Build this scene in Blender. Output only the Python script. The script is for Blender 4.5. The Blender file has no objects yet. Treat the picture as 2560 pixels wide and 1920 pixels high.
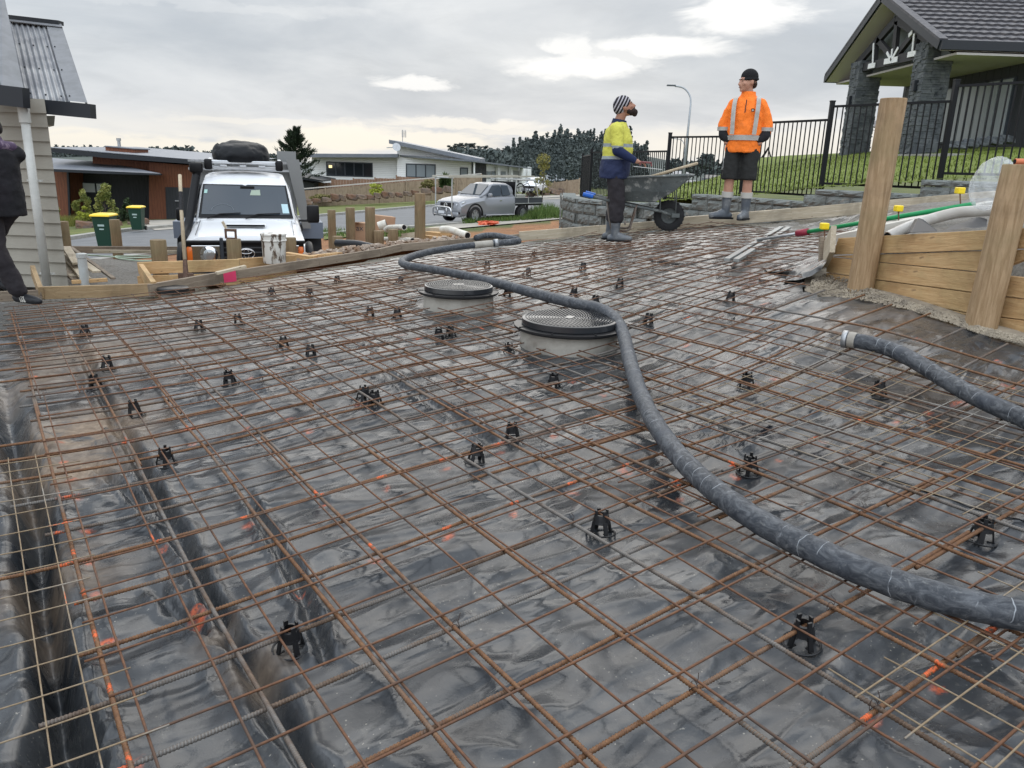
import bpy, bmesh, math, random
import numpy as np
from mathutils import Vector, Matrix
random.seed(7); RNG = np.random.RandomState(11)
SC = bpy.context.scene
COL = SC.collection
# ---------------------------------------------------------------- camera (metric reconstruction: 0.2 m mesh cells)
FPX = 773.0; H0 = 1.33
_vp = np.array([(923-1106)*.463/FPX, 5850*.463/FPX, 1.0]); _up = -_vp/np.linalg.norm(_vp)
_fw = np.array([0, 0, 1.0])-_up*_up[2]; _fw /= np.linalg.norm(_fw); _rt = np.cross(_fw, _up)
MW = np.array([_rt, _fw, _up])
cam = bpy.data.cameras.new('camera'); camo = bpy.data.objects.new('camera', cam); COL.objects.link(camo)
cam.sensor_width = 36; cam.lens = 36*FPX/1024; cam.clip_start = 0.05; cam.clip_end = 6000
_X, _Y, _Z = MW@[1, 0, 0], MW@[0, -1, 0], MW@[0, 0, -1]
camo.matrix_world = Matrix(((_X[0], _Y[0], _Z[0], 0), (_X[1], _Y[1], _Z[1], 0), (_X[2], _Y[2], _Z[2], H0), (0, 0, 0, 1)))
SC.camera = camo
SC.view_settings.view_transform = 'Standard'; SC.view_settings.look = 'None'
SC.view_settings.exposure = 0.0; SC.view_settings.gamma = 1.0
K2 = 1024/2212.0
def ray(u, v):                       # u,v in pixels of a 2212 px wide picture
    return MW@np.array([(u*K2-512)/FPX, (v*K2-384)/FPX, 1.0])
def P(u, v, d):                      # point at optical-axis depth d (metres)
    return Vector(ray(u, v)*d+np.array([0, 0, H0]))
def horizon_dir(u, v):
    r = ray(u, v); return math.atan2(r[0], r[1]), math.asin(r[2]/np.linalg.norm(r))
# ---------------------------------------------------------------- world
SUN_EL, SUN_AZ = math.radians(36), math.radians(2)
W = bpy.data.worlds.new('World'); SC.world = W; W.use_nodes = True
nt = W.node_tree; N = nt.nodes; Lk = nt.links; N.clear()
class NB:
    def __init__(s, tree): s.t = tree; s.n = tree.nodes; s.l = tree.links
    def node(s, typ, **kw):
        n = s.n.new(typ)
        for k, v in kw.items(): setattr(n, k, v)
        return n
    def put(s, n, i, v):
        if v is None: return
        if isinstance(v, bpy.types.NodeSocket): s.l.new(v, n.inputs[i])
        else: n.inputs[i].default_value = v
    def math(s, op, a, b=None, c=None, clamp=False):
        n = s.node('ShaderNodeMath', operation=op); n.use_clamp = clamp
        s.put(n, 0, a); s.put(n, 1, b); s.put(n, 2, c); return n.outputs[0]
    def mix(s, f, a, b, mode='MIX'):
        n = s.node('ShaderNodeMix', data_type='RGBA', blend_type=mode); n.clamp_factor = True
        s.put(n, 0, f)
        for i, v in ((6, a), (7, b)):
            if not isinstance(v, bpy.types.NodeSocket): v = (*v[:3], 1)
            s.put(n, i, v)
        return n.outputs[2]
    def noise(s, vec, scale, detail=4, rough=.5, dist=0, dim='3D'):
        n = s.node('ShaderNodeTexNoise', noise_dimensions=dim); s.put(n, 'Vector', vec) if vec is not None else None
        n.inputs['Scale'].default_value = scale; n.inputs['Detail'].default_value = detail
        n.inputs['Roughness'].default_value = rough; n.inputs['Distortion'].default_value = dist
        return n.outputs[0]
    def ramp(s, f, a, b, lo=0.0, hi=1.0):
        n = s.node('ShaderNodeMapRange', interpolation_type='SMOOTHSTEP'); n.clamp = True
        for i, v in enumerate((f, a, b, lo, hi)): s.put(n, i, v)
        return n.outputs[0]
    def comb(s, x, y, z):
        n = s.node('ShaderNodeCombineXYZ'); s.put(n, 0, x); s.put(n, 1, y); s.put(n, 2, z); return n.outputs[0]
    def sep(s, v):
        n = s.node('ShaderNodeSeparateXYZ'); s.put(n, 0, v); return n.outputs
    def mapping(s, v, scale=(1, 1, 1), rot=(0, 0, 0)):
        n = s.node('ShaderNodeMapping'); s.put(n, 0, v); n.inputs['Scale'].default_value = scale; n.inputs['Rotation'].default_value = rot
        return n.outputs[0]
b = NB(nt)
tc = b.node('ShaderNodeTexCoord').outputs['Generated']
x, y, z = b.sep(tc)
az = b.math('ARCTAN2', x, y); el = b.math('ARCSINE', z)
cv = b.comb(b.math('MULTIPLY', az, 1.0), b.math('MULTIPLY', el, 3.6), 0.0)
n1 = b.noise(cv, 3.2, 7, .55, .4); n2 = b.noise(cv, 9.0, 6, .6, .6)
n3 = b.noise(b.comb(az, b.math('MULTIPLY', el, 7.0), 3.0), 5.0, 6, .55, .3)
base = b.mix(b.ramp(n1, .3, .72), (.375, .42, .48), (.60, .63, .665))
base = b.mix(b.ramp(n2, .48, .8, 0, .45), base, (.37, .405, .45))
# pale band towards the horizon, warm on the left
hz = b.ramp(el, math.radians(4.6), math.radians(.2))
hz = b.math('MULTIPLY', hz, b.ramp(n3, .30, .62, .15, 1.0))
warm = b.mix(b.math('MULTIPLY', b.ramp(az, math.radians(8), math.radians(-22)), b.ramp(el, math.radians(4), math.radians(1.5))), (.67, .69, .71), (.75, .735, .69))
sky = b.mix(b.math('MULTIPLY', hz, .85), base, warm)
n4 = b.noise(b.comb(az, b.math('MULTIPLY', el, 3.0), 7.0), 17.0, 6, .6, .5)
wob = b.math('MULTIPLY', b.math('SUBTRACT', n2, .5), .16); wob2 = b.math('ADD', b.math('MULTIPLY', b.math('SUBTRACT', n4, .5), .055), b.math('MULTIPLY', b.math('SUBTRACT', n2, .5), .03))
mask = None
for u, v, su, sv, amp in ((905, 176, 66, 12, .9), (1250, 148, 110, 17, 1), (1430, 100, 120, 17, .95), (1600, 22, 90, 36, 1), (1235, 118, 40, 30, .8), (1330, 120, 90, 22, .55), (770, 296, 120, 24, 1), (900, 305, 140, 16, .9),
                          (560, 262, 150, 7, .4), (1000, 268, 150, 10, .8), (1150, 288, 120, 8, .6), (560, 322, 200, 16, .8), (200, 312, 150, 20, .95), (1800, 320, 400, 34, .75), (2150, 10, 120, 12, .8), (1750, 270, 120, 12, .5), (450, 10, 260, 9, .2)):
    a0, e0 = horizon_dir(u, v); sa, se = su/1670, sv/1670
    dx = b.math('DIVIDE', b.math('SUBTRACT', b.math('ADD', az, wob), a0), sa)
    dy = b.math('DIVIDE', b.math('SUBTRACT', b.math('ADD', el, b.math('MULTIPLY', wob2, .5)), e0), se)
    r = b.math('SQRT', b.math('ADD', b.math('MULTIPLY', dx, dx), b.math('MULTIPLY', dy, dy)))
    m = b.ramp(r, 1.55, .75, 0, amp)
    mask = m if mask is None else b.math('MAXIMUM', mask, m)
bright = b.mix(b.ramp(el, math.radians(1), math.radians(5)), (.80, .76, .67), (.77, .78, .79))
sky = b.mix(b.math('MULTIPLY', mask, .92), sky, bright)
st = b.node('ShaderNodeTexSky', sky_type='NISHITA'); st.sun_disc = False; st.sun_elevation = SUN_EL; st.sun_rotation = SUN_AZ
st.air_density = 1.5; st.dust_density = 3
skyn = b.mix(1.0, st.outputs[0], (.08, .08, .08), 'MULTIPLY')
sky = b.mix(.08, sky, skyn)
fill_gain = b.ramp(el, math.radians(20), math.radians(50), 1.0, 1.9)  # brightens the unseen sky overhead, added to light the scene
bk = b.ramp(y, .25, -.5, 1.0, 2.1); fill_gain = b.math('MULTIPLY', fill_gain, bk)  # also brightens the unseen sky behind the camera, for surfaces facing it
sky = b.mix(1.0, sky, b.comb(fill_gain, fill_gain, fill_gain), 'MULTIPLY')
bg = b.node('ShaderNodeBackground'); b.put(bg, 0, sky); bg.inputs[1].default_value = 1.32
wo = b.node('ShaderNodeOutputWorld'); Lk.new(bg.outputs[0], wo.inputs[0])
sun = bpy.data.lights.new('sun', 'SUN'); suno = bpy.data.objects.new('sun', sun); COL.objects.link(suno)
sun.energy = 1.1; sun.angle = math.radians(60); sun.color = (1, .95, .87)
suno.rotation_euler = Vector((math.sin(SUN_AZ)*math.cos(SUN_EL), math.cos(SUN_AZ)*math.cos(SUN_EL), math.sin(SUN_EL))).to_track_quat('Z', 'Y').to_euler()
# ---------------------------------------------------------------- slab surface (height of the reinforcement above datum)
_C = np.array([(-1.3,2.1),(-.4,2.7),(-2,3.8),(.5,1.9),(1.1,2.7),(1.6,2.2),(-.6,4.6),(1.2,3.8),(2.2,4.7),(2.56,3.8),(-4.4,6.9),(-.4,6),(.4,4.9),(1.2,8.8),(2.9,9.6),(-2.6,8.8),(-1.3,9.9),(4.3,7.6),(2.6,6),(.8,10.6),(3.9,10),(-3.2,4),(-2.5,2.2),(0,1.2),(-4.2,5.2),(.8,10.9),(3.6,10.3),(4.26,9.9),(5.3,9.3),(-1.6,10.3),(-2.8,9.1),(1,13.5),(6,12.5),(-3,13)], float)
_h = np.array([-0.045,0.041,-0.01,0.08,0.149,0.164,0.123,0.184,0.43,0.33,-0.067,0.167,0.172,0.444,0.637,0.065,0.165,0.8,0.58,0.331,0.636,0,0.004,0.023,-0.03,.37,.71,.84,1.0,.17,.07,.62,1.25,.3])
def _k(r): return np.where(r > 1e-9, r*r*np.log(np.maximum(r, 1e-9)), 0)
_n = len(_C); _K = _k(np.linalg.norm(_C[:, None]-_C[None], axis=2))+np.eye(_n)*.015
_Pm = np.c_[np.ones(_n), _C]; _w = np.linalg.solve(np.block([[_K, _Pm], [_Pm.T, np.zeros((3, 3))]]), np.r_[_h, 0, 0, 0])
def S(x, y):
    x = np.asarray(x, float); y = np.asarray(y, float)
    r = np.hypot(x[..., None]-_C[:, 0], y[..., None]-_C[:, 1])
    return _k(r)@_w[:_n]+_w[_n]+_w[_n+1]*x+_w[_n+2]*y
def G(u, v, dz=0.0):                 # picture point -> point on the slab surface raised by dz
    r = ray(u, v); t = 3.0
    for _ in range(60):
        p = r*t; g = p[2]+H0-dz-float(S(p[0], p[1])); t += g/max(.15, -r[2])*.8
    p = r*t; return Vector((p[0], p[1], p[2]+H0))
def Zm(ox, oy, w):                   # zoomed crops of the photograph
    k = w/2212*2212/2560
    return lambda u, v: (ox*2212/2560+u*k, oy*2212/2560+v*k)
def zr(x, y): return -1.32+.054*(x+2.4)-.02*(y-33)
def R_(u, v, dz=0.0):                # picture point -> point on the street plane
    r = ray(u, v); t = (-1.32+.054*2.4+.66-H0+dz)/(r[2]-.054*r[0]+.02*r[1])
    return Vector((r[0]*t, r[1]*t, r[2]*t+H0))
def onplane(u, v, p0, dr):           # picture point -> vertical plane through p0 along dr
    n = np.array([dr[1], -dr[0], 0.0]); r = ray(u, v); t = (n@(np.array(p0)-[0, 0, H0]))/(n@r)
    return Vector(r*t+np.array([0, 0, H0]))
TH = math.radians(34.5); TD = Vector((math.cos(TH), math.sin(TH))); LD = Vector((math.sin(TH), -math.cos(TH)))
def AB(a, bb): return (TD.x*a+LD.x*bb, TD.y*a+LD.y*bb)
# ---------------------------------------------------------------- mesh building
class MB:
    def __init__(s): s.v = []; s.f = []; s.uv = []; s.m = []; s.cur = 0; s.hasuv = False
    def add(s, vs, fs, uvs=None):
        o = len(s.v); s.v += [tuple(p) for p in vs]
        for i, f in enumerate(fs):
            s.f.append([o+k for k in f]); s.m.append(s.cur)
            if uvs: s.uv.append(uvs[i]); s.hasuv = True
            else: s.uv.append([(0, 0)]*len(f))
        return s
    def box(s, c, size, rot=None, bev=0):
        hx, hy, hz = size[0]/2, size[1]/2, size[2]/2
        if bev > 0:
            bm = bmesh.new(); bmesh.ops.create_cube(bm, size=1)
            for v in bm.verts: v.co = Vector((v.co.x*size[0], v.co.y*size[1], v.co.z*size[2]))
            bmesh.ops.bevel(bm, geom=bm.edges[:], offset=bev, segments=2, affect='EDGES', profile=.5)
            bm.verts.index_update()
            vs = [v.co.copy() for v in bm.verts]; fs = [[v.index for v in f.verts] for f in bm.faces]; bm.free()
        else:
            vs = [Vector((x, y, z)) for x in (-hx, hx) for y in (-hy, hy) for z in (-hz, hz)]
            fs = [(0, 1, 3, 2), (4, 6, 7, 5), (0, 4, 5, 1), (2, 3, 7, 6), (0, 2, 6, 4), (1, 5, 7, 3)]
        M = rot if rot is not None else Matrix.Identity(3)
        if isinstance(M, (int, float)): M = Matrix.Rotation(M, 3, 'Z')
        c = Vector(c); return s.add([M@v+c for v in vs], fs)
    def beam(s, p0, p1, w, h, up=(0, 0, 1), bev=0):   # box from p0 to p1, w sideways, h along up
        p0, p1 = Vector(p0), Vector(p1); d = p1-p0; L = d.length; d = d/L
        side = d.cross(Vector(up)).normalized(); u = side.cross(d)
        M = Matrix((d, side, u)).transposed()
        return s.box((p0+p1)/2, (L, w, h), M, bev)
    def tube(s, pts, r, n=8, caps=True, closed=False):
        pts = [Vector(p) for p in pts]; m = len(pts)
        rs = r if hasattr(r, '__len__') else [r]*m
        T = []
        for i in range(m):
            a = pts[i-1] if (i > 0 or closed) else pts[i]; c = pts[(i+1) % m] if (i < m-1 or closed) else pts[i]
            t = c-a; T.append(t.normalized() if t.length > 1e-9 else Vector((0, 0, 1)))
        ref = Vector((0, 0, 1)) if abs(T[0].z) < .9 else Vector((1, 0, 0))
        u = (ref-T[0]*ref.dot(T[0])).normalized(); vs = []; Ls = [0]
        for i in range(m):
            if i: Ls.append(Ls[-1]+(pts[i]-pts[i-1]).length)
            u = (u-T[i]*u.dot(T[i])).normalized(); w = T[i].cross(u)
            for k in range(n):
                a = 2*math.pi*k/n; vs.append(pts[i]+(u*math.cos(a)+w*math.sin(a))*rs[i])
        fs = []; uvs = []
        for i in range(m if closed else m-1):
            j = (i+1) % m
            for k in range(n):
                k2 = (k+1) % n; fs.append((i*n+k, i*n+k2, j*n+k2, j*n+k))
                l0, l1 = Ls[i], (Ls[j] if j else Ls[-1]+.01); uvs.append([(l0, k/n), (l0, (k+1)/n), (l1, (k+1)/n), (l1, k/n)])
        if caps and not closed:
            fs.append(tuple(range(n-1, -1, -1))); uvs.append([(0, 0)]*n)
            fs.append(tuple(range((m-1)*n, m*n))); uvs.append([(Ls[-1], 0)]*n)
        return s.add(vs, fs, uvs)
    def cyl(s, p0, p1, r0, r1=None, n=16, caps=True): return s.tube([p0, p1], [r0, r0 if r1 is None else r1], n, caps)
    def lathe(s, prof, c=(0, 0, 0), n=24, M=None):
        vs = []; fs = []
        for i, (r, z) in enumerate(prof):
            for k in range(n):
                a = 2*math.pi*k/n; v = Vector((r*math.cos(a), r*math.sin(a), z)); vs.append((M@v if M else v)+Vector(c))
        for i in range(len(prof)-1):
            for k in range(n):
                k2 = (k+1) % n; fs.append((i*n+k, i*n+k2, (i+1)*n+k2, (i+1)*n+k))
        if prof[0][0] > 1e-4: fs.append(tuple(range(n-1, -1, -1)))
        if prof[-1][0] > 1e-4: fs.append(tuple(range((len(prof)-1)*n, len(prof)*n)))
        return s.add(vs, fs)
    def prism(s, poly, off):            # poly: 3D points, extruded by vector off
        poly = [Vector(p) for p in poly]; off = Vector(off); n = len(poly)
        return s.add(poly+[p+off for p in poly], [tuple(range(n))[::-1], tuple(range(n, 2*n))]+[(i, (i+1) % n, n+(i+1) % n, n+i) for i in range(n)])
    def ell(s, c, r, M=None, nu=14, nv=9):
        vs = []; fs = []
        for i in range(nv+1):
            t = math.pi*i/nv
            for k in range(nu):
                a = 2*math.pi*k/nu; v = Vector((r[0]*math.sin(t)*math.cos(a), r[1]*math.sin(t)*math.sin(a), r[2]*math.cos(t)))
                vs.append((M@v if M else v)+Vector(c))
        for i in range(nv):
            for k in range(nu): fs.append((i*nu+k, (i+1)*nu+k, (i+1)*nu+(k+1) % nu, i*nu+(k+1) % nu))
        return s.add(vs, fs)
    def caps(s, pts, rs, n=12):         # chain of round-ended tapered limbs
        pts = [Vector(p) for p in pts]
        for p, r in zip(pts, rs): s.ell(p, (r, r, r), nu=n, nv=8)
        for i in range(len(pts)-1): s.tube([pts[i], pts[i+1]], [rs[i], rs[i+1]], n)
        return s
    def loft(s, secs, caps=True):       # list of rings with equal point count
        n = len(secs[0]); vs = [p for r in secs for p in r]; fs = []
        for i in range(len(secs)-1):
            for k in range(n): fs.append((i*n+k, i*n+(k+1) % n, (i+1)*n+(k+1) % n, (i+1)*n+k))
        if caps: fs.append(tuple(range(n-1, -1, -1))); fs.append(tuple(range((len(secs)-1)*n, len(secs)*n)))
        return s.add(vs, fs)
    def grid(s, rows):
        n = len(rows[0]); vs = [p for r in rows for p in r]
        return s.add(vs, [(i*n+k, i*n+k+1, (i+1)*n+k+1, (i+1)*n+k) for i in range(len(rows)-1) for k in range(n-1)])
    def build(s, name, mat=None, parent=None, smooth=False, mats=None, loc=None, bevel=0, remesh=0, sm=0, auto=None, disp=None):
        me = bpy.data.meshes.new(name); me.from_pydata(s.v, [], s.f)
        if s.hasuv:
            uv = me.uv_layers.new(name='UVMap'); flat = [c for f in s.uv for p in f for c in p]; uv.data.foreach_set('uv', flat)
        for m in (mats or ([mat] if mat else [])): me.materials.append(m)
        if mats: me.polygons.foreach_set('material_index', s.m)
        if smooth: me.polygons.foreach_set('use_smooth', [True]*len(me.polygons))
        me.update(); o = bpy.data.objects.new(name, me); COL.objects.link(o)
        if not remesh and not smooth and bevel: pass
        if parent is not None: o.parent = parent
        if loc is not None: o.location = loc
        if remesh:
            md = o.modifiers.new('remesh', 'REMESH'); md.mode = 'VOXEL'; md.voxel_size = remesh; md.use_smooth_shade = True
            if sm: m2 = o.modifiers.new('smooth', 'SMOOTH'); m2.factor = .6; m2.iterations = sm
        if disp:
            tx_ = bpy.data.textures.new(name+'_creases', 'CLOUDS'); tx_.noise_scale = disp[1]; tx_.noise_depth = 2; m4 = o.modifiers.new('creases', 'DISPLACE'); m4.texture = tx_; m4.strength = disp[0]; m4.mid_level = .5; m4.texture_coords = 'LOCAL'
        if bevel:
            m3 = o.modifiers.new('bevel', 'BEVEL'); m3.width = bevel; m3.segments = 2; m3.limit_method = 'ANGLE'
        if auto:
            try: me.set_sharp_from_angle(angle=math.radians(auto))
            except Exception: pass
        return o
def tag(o, label=None, cat=None, group=None, kind=None):
    if label: o['label'] = label
    if cat: o['category'] = cat
    if group: o['group'] = group
    if kind: o['kind'] = kind
    return o
def empty(name, loc, rz=0, label=None, cat=None, group=None):
    o = bpy.data.objects.new(name, None); COL.objects.link(o); o.location = loc; o.rotation_euler = (0, 0, rz); o.empty_display_size = .1
    return tag(o, label, cat, group)
def kids(o): return [c for c in list(COL.objects) if c.parent == o]
def copy_tree(o, parent=None):
    c = o.copy(); COL.objects.link(c)
    if parent is not None: c.parent = parent
    for ch in kids(o): copy_tree(ch, c)
    return c
def smoothpath(pts, n=8):
    pts = [Vector(p) for p in pts]; out = []
    for i in range(len(pts)-1):
        p0, p1, p2, p3 = pts[max(i-1, 0)], pts[i], pts[i+1], pts[min(i+2, len(pts)-1)]
        for k in range(n):
            t = k/n; out.append(.5*((2*p1)+(p2-p0)*t+(2*p0-5*p1+4*p2-p3)*t*t+(3*p1-p0-3*p2+p3)*t**3))
    return out+[pts[-1]]
# numpy value noise
_G = RNG.rand(256, 256)
def vn(x, y):
    xi = np.floor(x).astype(int); yi = np.floor(y).astype(int); fx = x-xi; fy = y-yi
    fx = fx*fx*(3-2*fx); fy = fy*fy*(3-2*fy); g = lambda i, j: _G[i & 255, j & 255]
    return (g(xi, yi)*(1-fx)+g(xi+1, yi)*fx)*(1-fy)+(g(xi, yi+1)*(1-fx)+g(xi+1, yi+1)*fx)*fy
def fbm(x, y, o=4):
    r = 0; a = .5
    for i in range(o): r = r+a*vn(x+i*17.3, y+i*9.1); x = x*2.03; y = y*2.03; a *= .5
    return r
# ---------------------------------------------------------------- materials
MT = {}
def mat(name, col, rough=.6, metal=0, var=None, vs=6.0, vcut=(.35, .7), bump=0, bs=30, coord='Object', spec=.35, stretch=None, var2=None, v2s=40, v2cut=(.6, .7), alpha=1, trans=0, coat=0, emit=None, rvar=0, dist=.4):
    if name in MT: return MT[name]
    m = bpy.data.materials.new(name); m.use_nodes = True; t = NB(m.node_tree)
    p = m.node_tree.nodes['Principled BSDF']
    tc = t.node('ShaderNodeTexCoord').outputs[coord]
    if stretch: tc = t.mapping(tc, stretch)
    c = (*col, 1)
    if var:
        nz = t.noise(tc, vs, 5, .6, dist); c = t.mix(t.ramp(nz, *vcut), col, var)
        if rvar: t.put(p, 'Roughness', t.ramp(nz, vcut[0], vcut[1], max(rough-rvar, .05), min(rough+rvar, 1)))
    if var2: c = t.mix(t.ramp(t.noise(tc, v2s, 4, .6, .2), *v2cut), c if not isinstance(c, tuple) else c[:3], var2)
    t.put(p, 'Base Color', c)
    if not (var and rvar): p.inputs['Roughness'].default_value = rough
    p.inputs['Metallic'].default_value = metal; p.inputs['Specular IOR Level'].default_value = spec
    p.inputs['Alpha'].default_value = alpha; p.inputs['Transmission Weight'].default_value = trans; p.inputs['Coat Weight'].default_value = coat
    if emit: p.inputs['Emission Color'].default_value = (*emit[0], 1); p.inputs['Emission Strength'].default_value = emit[1]
    if bump:
        bn = t.node('ShaderNodeBump'); bn.inputs['Strength'].default_value = min(1, bump); bn.inputs['Distance'].default_value = .01 if bump <= 1 else .01*bump
        t.put(bn, 'Height', t.noise(tc, bs, 5, .6)); t.put(p, 'Normal', bn.outputs[0])
    MT[name] = m; return m
def wood(name, c1, c2, knot=(.12, .07, .035), rough=.75, axis=0, scale=1.0, green=None):
    if name in MT: return MT[name]
    m = bpy.data.materials.new(name); m.use_nodes = True; t = NB(m.node_tree); p = m.node_tree.nodes['Principled BSDF']
    tc = t.node('ShaderNodeTexCoord').outputs['Object']
    st = [14*scale, 14*scale, 14*scale]; st[axis] = 1.2*scale
    g = t.noise(t.mapping(tc, tuple(st)), 3.0, 8, .65, .8)
    c = t.mix(t.ramp(g, .32, .7), c1, c2)
    g2 = t.noise(t.mapping(tc, (.9, .9, .9)), 3.1, 4, .5, .5)
    if green: c = t.mix(t.ramp(g2, .45, .7, 0, .65), c, green)
    st2 = [5, 5, 5]; st2[axis] = 2.6
    k = t.noise(t.mapping(tc, tuple(st2)), 2.4, 2, .3, 0)
    c = t.mix(t.ramp(k, .755, .80, 0, .8), c, knot)
    g3 = t.noise(t.mapping(tc, tuple(st)), 9.0, 6, .7, .4)
    c = t.mix(t.ramp(g3, .55, .8, 0, .45), c, knot)
    c = t.mix(t.ramp(t.noise(tc, 2.3, 5, .6, .8), .48, .72, 0, .5), c, tuple(q*.45 for q in c1))
    t.put(p, 'Base Color', c); p.inputs['Roughness'].default_value = rough
    bn = t.node('ShaderNodeBump'); bn.inputs['Strength'].default_value = .9; bn.inputs['Distance'].default_value = .006
    t.put(bn, 'Height', t.math('ADD', g, g3)); t.put(p, 'Normal', bn.outputs[0]); MT[name] = m; return m
def rustmat(name, c1, c2, c3, rib=False, freq=125.0, amount=1.0, metalpatch=.5):
    m = bpy.data.materials.new(name); m.use_nodes = True; t = NB(m.node_tree); p = m.node_tree.nodes['Principled BSDF']
    tc = t.node('ShaderNodeTexCoord').outputs['Object']
    n1 = t.noise(tc, 2.3, 5, .6, .3); n2 = t.noise(tc, 60, 4, .6, 0)
    c = t.mix(t.ramp(n2, .3, .7), c1, c2)
    c = t.mix(t.ramp(n1, metalpatch, metalpatch+.14, 0, .85), c, c3)
    at = t.node('ShaderNodeAttribute'); at.attribute_name = 'paint'
    c = t.mix(t.math('MULTIPLY', at.outputs['Fac'], t.ramp(t.noise(tc, 90, 3, .5), .36, .56, 0, .95)), c, (.72, .13, .035))
    t.put(p, 'Base Color', c); p.inputs['Roughness'].default_value = .62; p.inputs['Metallic'].default_value = .25
    if rib:
        uv = t.node('ShaderNodeUVMap').outputs[0]; u, v, _ = t.sep(uv)
        ph = t.math('ADD', t.math('MULTIPLY', u, freq*6.2832), t.math('MULTIPLY', v, 6.2832))
        h = t.ramp(t.math('SINE', ph), -.2, .9)
        bn = t.node('ShaderNodeBump'); bn.inputs['Strength'].default_value = .9; bn.inputs['Distance'].default_value = .0015
        t.put(bn, 'Height', h); t.put(p, 'Normal', bn.outputs[0])
        c = t.mix(t.math('MULTIPLY', h, .35), c, c1 if c1[0] > c3[0] else c2); t.put(p, 'Base Color', c)
    MT[name] = m; return m
def setattr_pts(me, name, vals):
    a = me.attributes.new(name, 'FLOAT', 'POINT'); a.data.foreach_set('value', np.asarray(vals, dtype=np.float32))
def finish(): pass
# ================================================================ SLAB: polythene sheet, mats, bars
DUST = []
def Zp(ox, oy, w):
    f = Zm(ox, oy, w); return lambda pts: [f(*p) for p in pts]
SPOTS = [(1111,1106),(1237,1063),(1355,1021),(1195,944),(1081,975),(965,1011),(836,1053),(969,1159),(811,1209),(415,954),(540,821),(534,923),(530,797),(130,955),(137,994),(152,1035),(166,1080),
 (62,755),(70,772),(75,791),(80,814),(165,1082),(187,1144),(187,1209),(206,1292),(229,1387),(352,1183),(536,1132),(701,1093),(814,1207),(425,1318),(431,1332),(645,1269),(296,1654),
 (1674,816),(1629,828),(1588,1029),(1682,994),(1354,1020),(1483,746),(2073,871),(2060,873),(2005,895),(1936,915),(1773,957),(1654,657),(1982,731),(2155,785),(2172,836),(2185,838),(1368,632),(1237,824),(1304,853),
 (1482,745),(1537,628),(623,776),(773,871),(1470,1080),(1886,1568),(2027,1481),(874,848),(965,824),(625,903),(667,933),(868,723),(1080,689),(1345,1016)]
BMARK = [(688,1063),(525,1108),(337,1159),(144,1213),(139,1069),(150,1127),(127,1145),(806,1181),(630,1239),(420,1309),(161,1194),(184,1282),(202,1374),(187,1391),(232,1490),(266,1644),(154,1295),(962,1131),(1111,1080),
 (1235,1037),(1108,1079),(1074,951),(1283,893),(1183,920),(1348,998),(1680,963),(1580,1000),(1462,848),(1543,829),(1462,1045),(825,1024),(805,1180),(956,985),(2011,1447),(2018,1437),(1872,1544),(2146,1356),(1551,1551),
 (528,895),(404,921),(266,951),(429,816),(322,833),(192,834),(1855,911),(1768,938),(1998,867),(900,730),(1040,713),(905,741),(1155,753),(1290,700),(1480,690),(760,640),(690,660),(640,820),(1400,870)]
SPW = np.array([tuple(G(u, v, -.065))[:2] for u, v in SPOTS]); BMW = np.array([tuple(G(u, v, 0))[:2] for u, v in BMARK])
def polyline_dist(X, Y, pts):
    d = np.full(X.shape, 9.0); tt = np.zeros(X.shape); L = 0; n = len(pts)-1
    for i in range(n):
        a, c = np.array(pts[i][:2]), np.array(pts[i+1][:2]); ab = c-a; q = ab@ab
        t = np.clip(((X-a[0])*ab[0]+(Y-a[1])*ab[1])/q, 0, 1)
        dd = np.hypot(X-a[0]-t*ab[0], Y-a[1]-t*ab[1]); k = dd < d; tt = np.where(k, (i+t)/n, tt); d = np.minimum(d, dd)
    return d, tt
def inpoly(X, Y, poly):
    ins = np.zeros(X.shape, bool); n = len(poly)
    for i in range(n):
        x0, y0 = poly[i][:2]; x1, y1 = poly[(i+1) % n][:2]
        c = ((y0 > Y) != (y1 > Y)) & (X < (x1-x0)*(Y-y0)/(y1-y0+1e-12)+x0); ins ^= c
    return ins
g0 = lambda u, v: tuple(G(u, v, -.06))[:2]
SHEETPOLY = [(-4.2, 1.0), (-1.9, .5), (2.2, .5), (4.2, 1.6), g0(2420, 800), g0(2212, 740), g0(2120, 716), g0(2060, 690), g0(1960, 655), g0(1850, 634), g0(1775, 640), g0(1735, 626), g0(1795, 572), g0(1800, 540), g0(1880, 505), g0(2110, 462),
             g0(2160, 436), g0(1800, 469), g0(1500, 494), g0(1230, 513), g0(1037, 529), g0(868, 552), g0(605, 600), g0(513, 617), g0(385, 641), g0(95, 650), g0(0, 655), g0(-60, 665), (-6.2, 5.0)]
GRO = [([(150,690),(165,735),(215,840),(262,930),(300,990),(345,1085),(390,1150),(425,1230),(455,1290),(510,1380),(560,1455),(600,1540),(650,1625),(690,1659),(740,1720)], .028, .065),
       ([(525,1045),(560,1110),(600,1180),(640,1245),(665,1310),(680,1380)], .020, .04),
       ([(180,985),(215,1010),(262,1050),(330,1110),(400,1190)], .018, .03),
       ([(330,1255),(350,1285),(390,1320),(430,1340),(470,1370),(500,1400)], .022, .035),
       ([(10,800),(18,900),(31,945),(47,1000),(67,1068),(72,1114),(78,1220),(95,1330),(110,1400),(118,1480),(128,1560),(138,1659),(150,1740)], .055, .20),
       ([(145,1490),(165,1560),(180,1640),(190,1720)], .03, .05),
       ([(705,1430),(690,1370),(686,1330)], .02, .03),
       ([(820,780),(860,830),(905,850),(970,890),(1030,930),(1075,960)], .03, .03),
       ([(1500,920),(1560,945),(1640,985)], .03, .02)]
ys = [.55]
while ys[-1] < 11.9: ys.append(ys[-1]+.0035+.0048*ys[-1])
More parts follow.
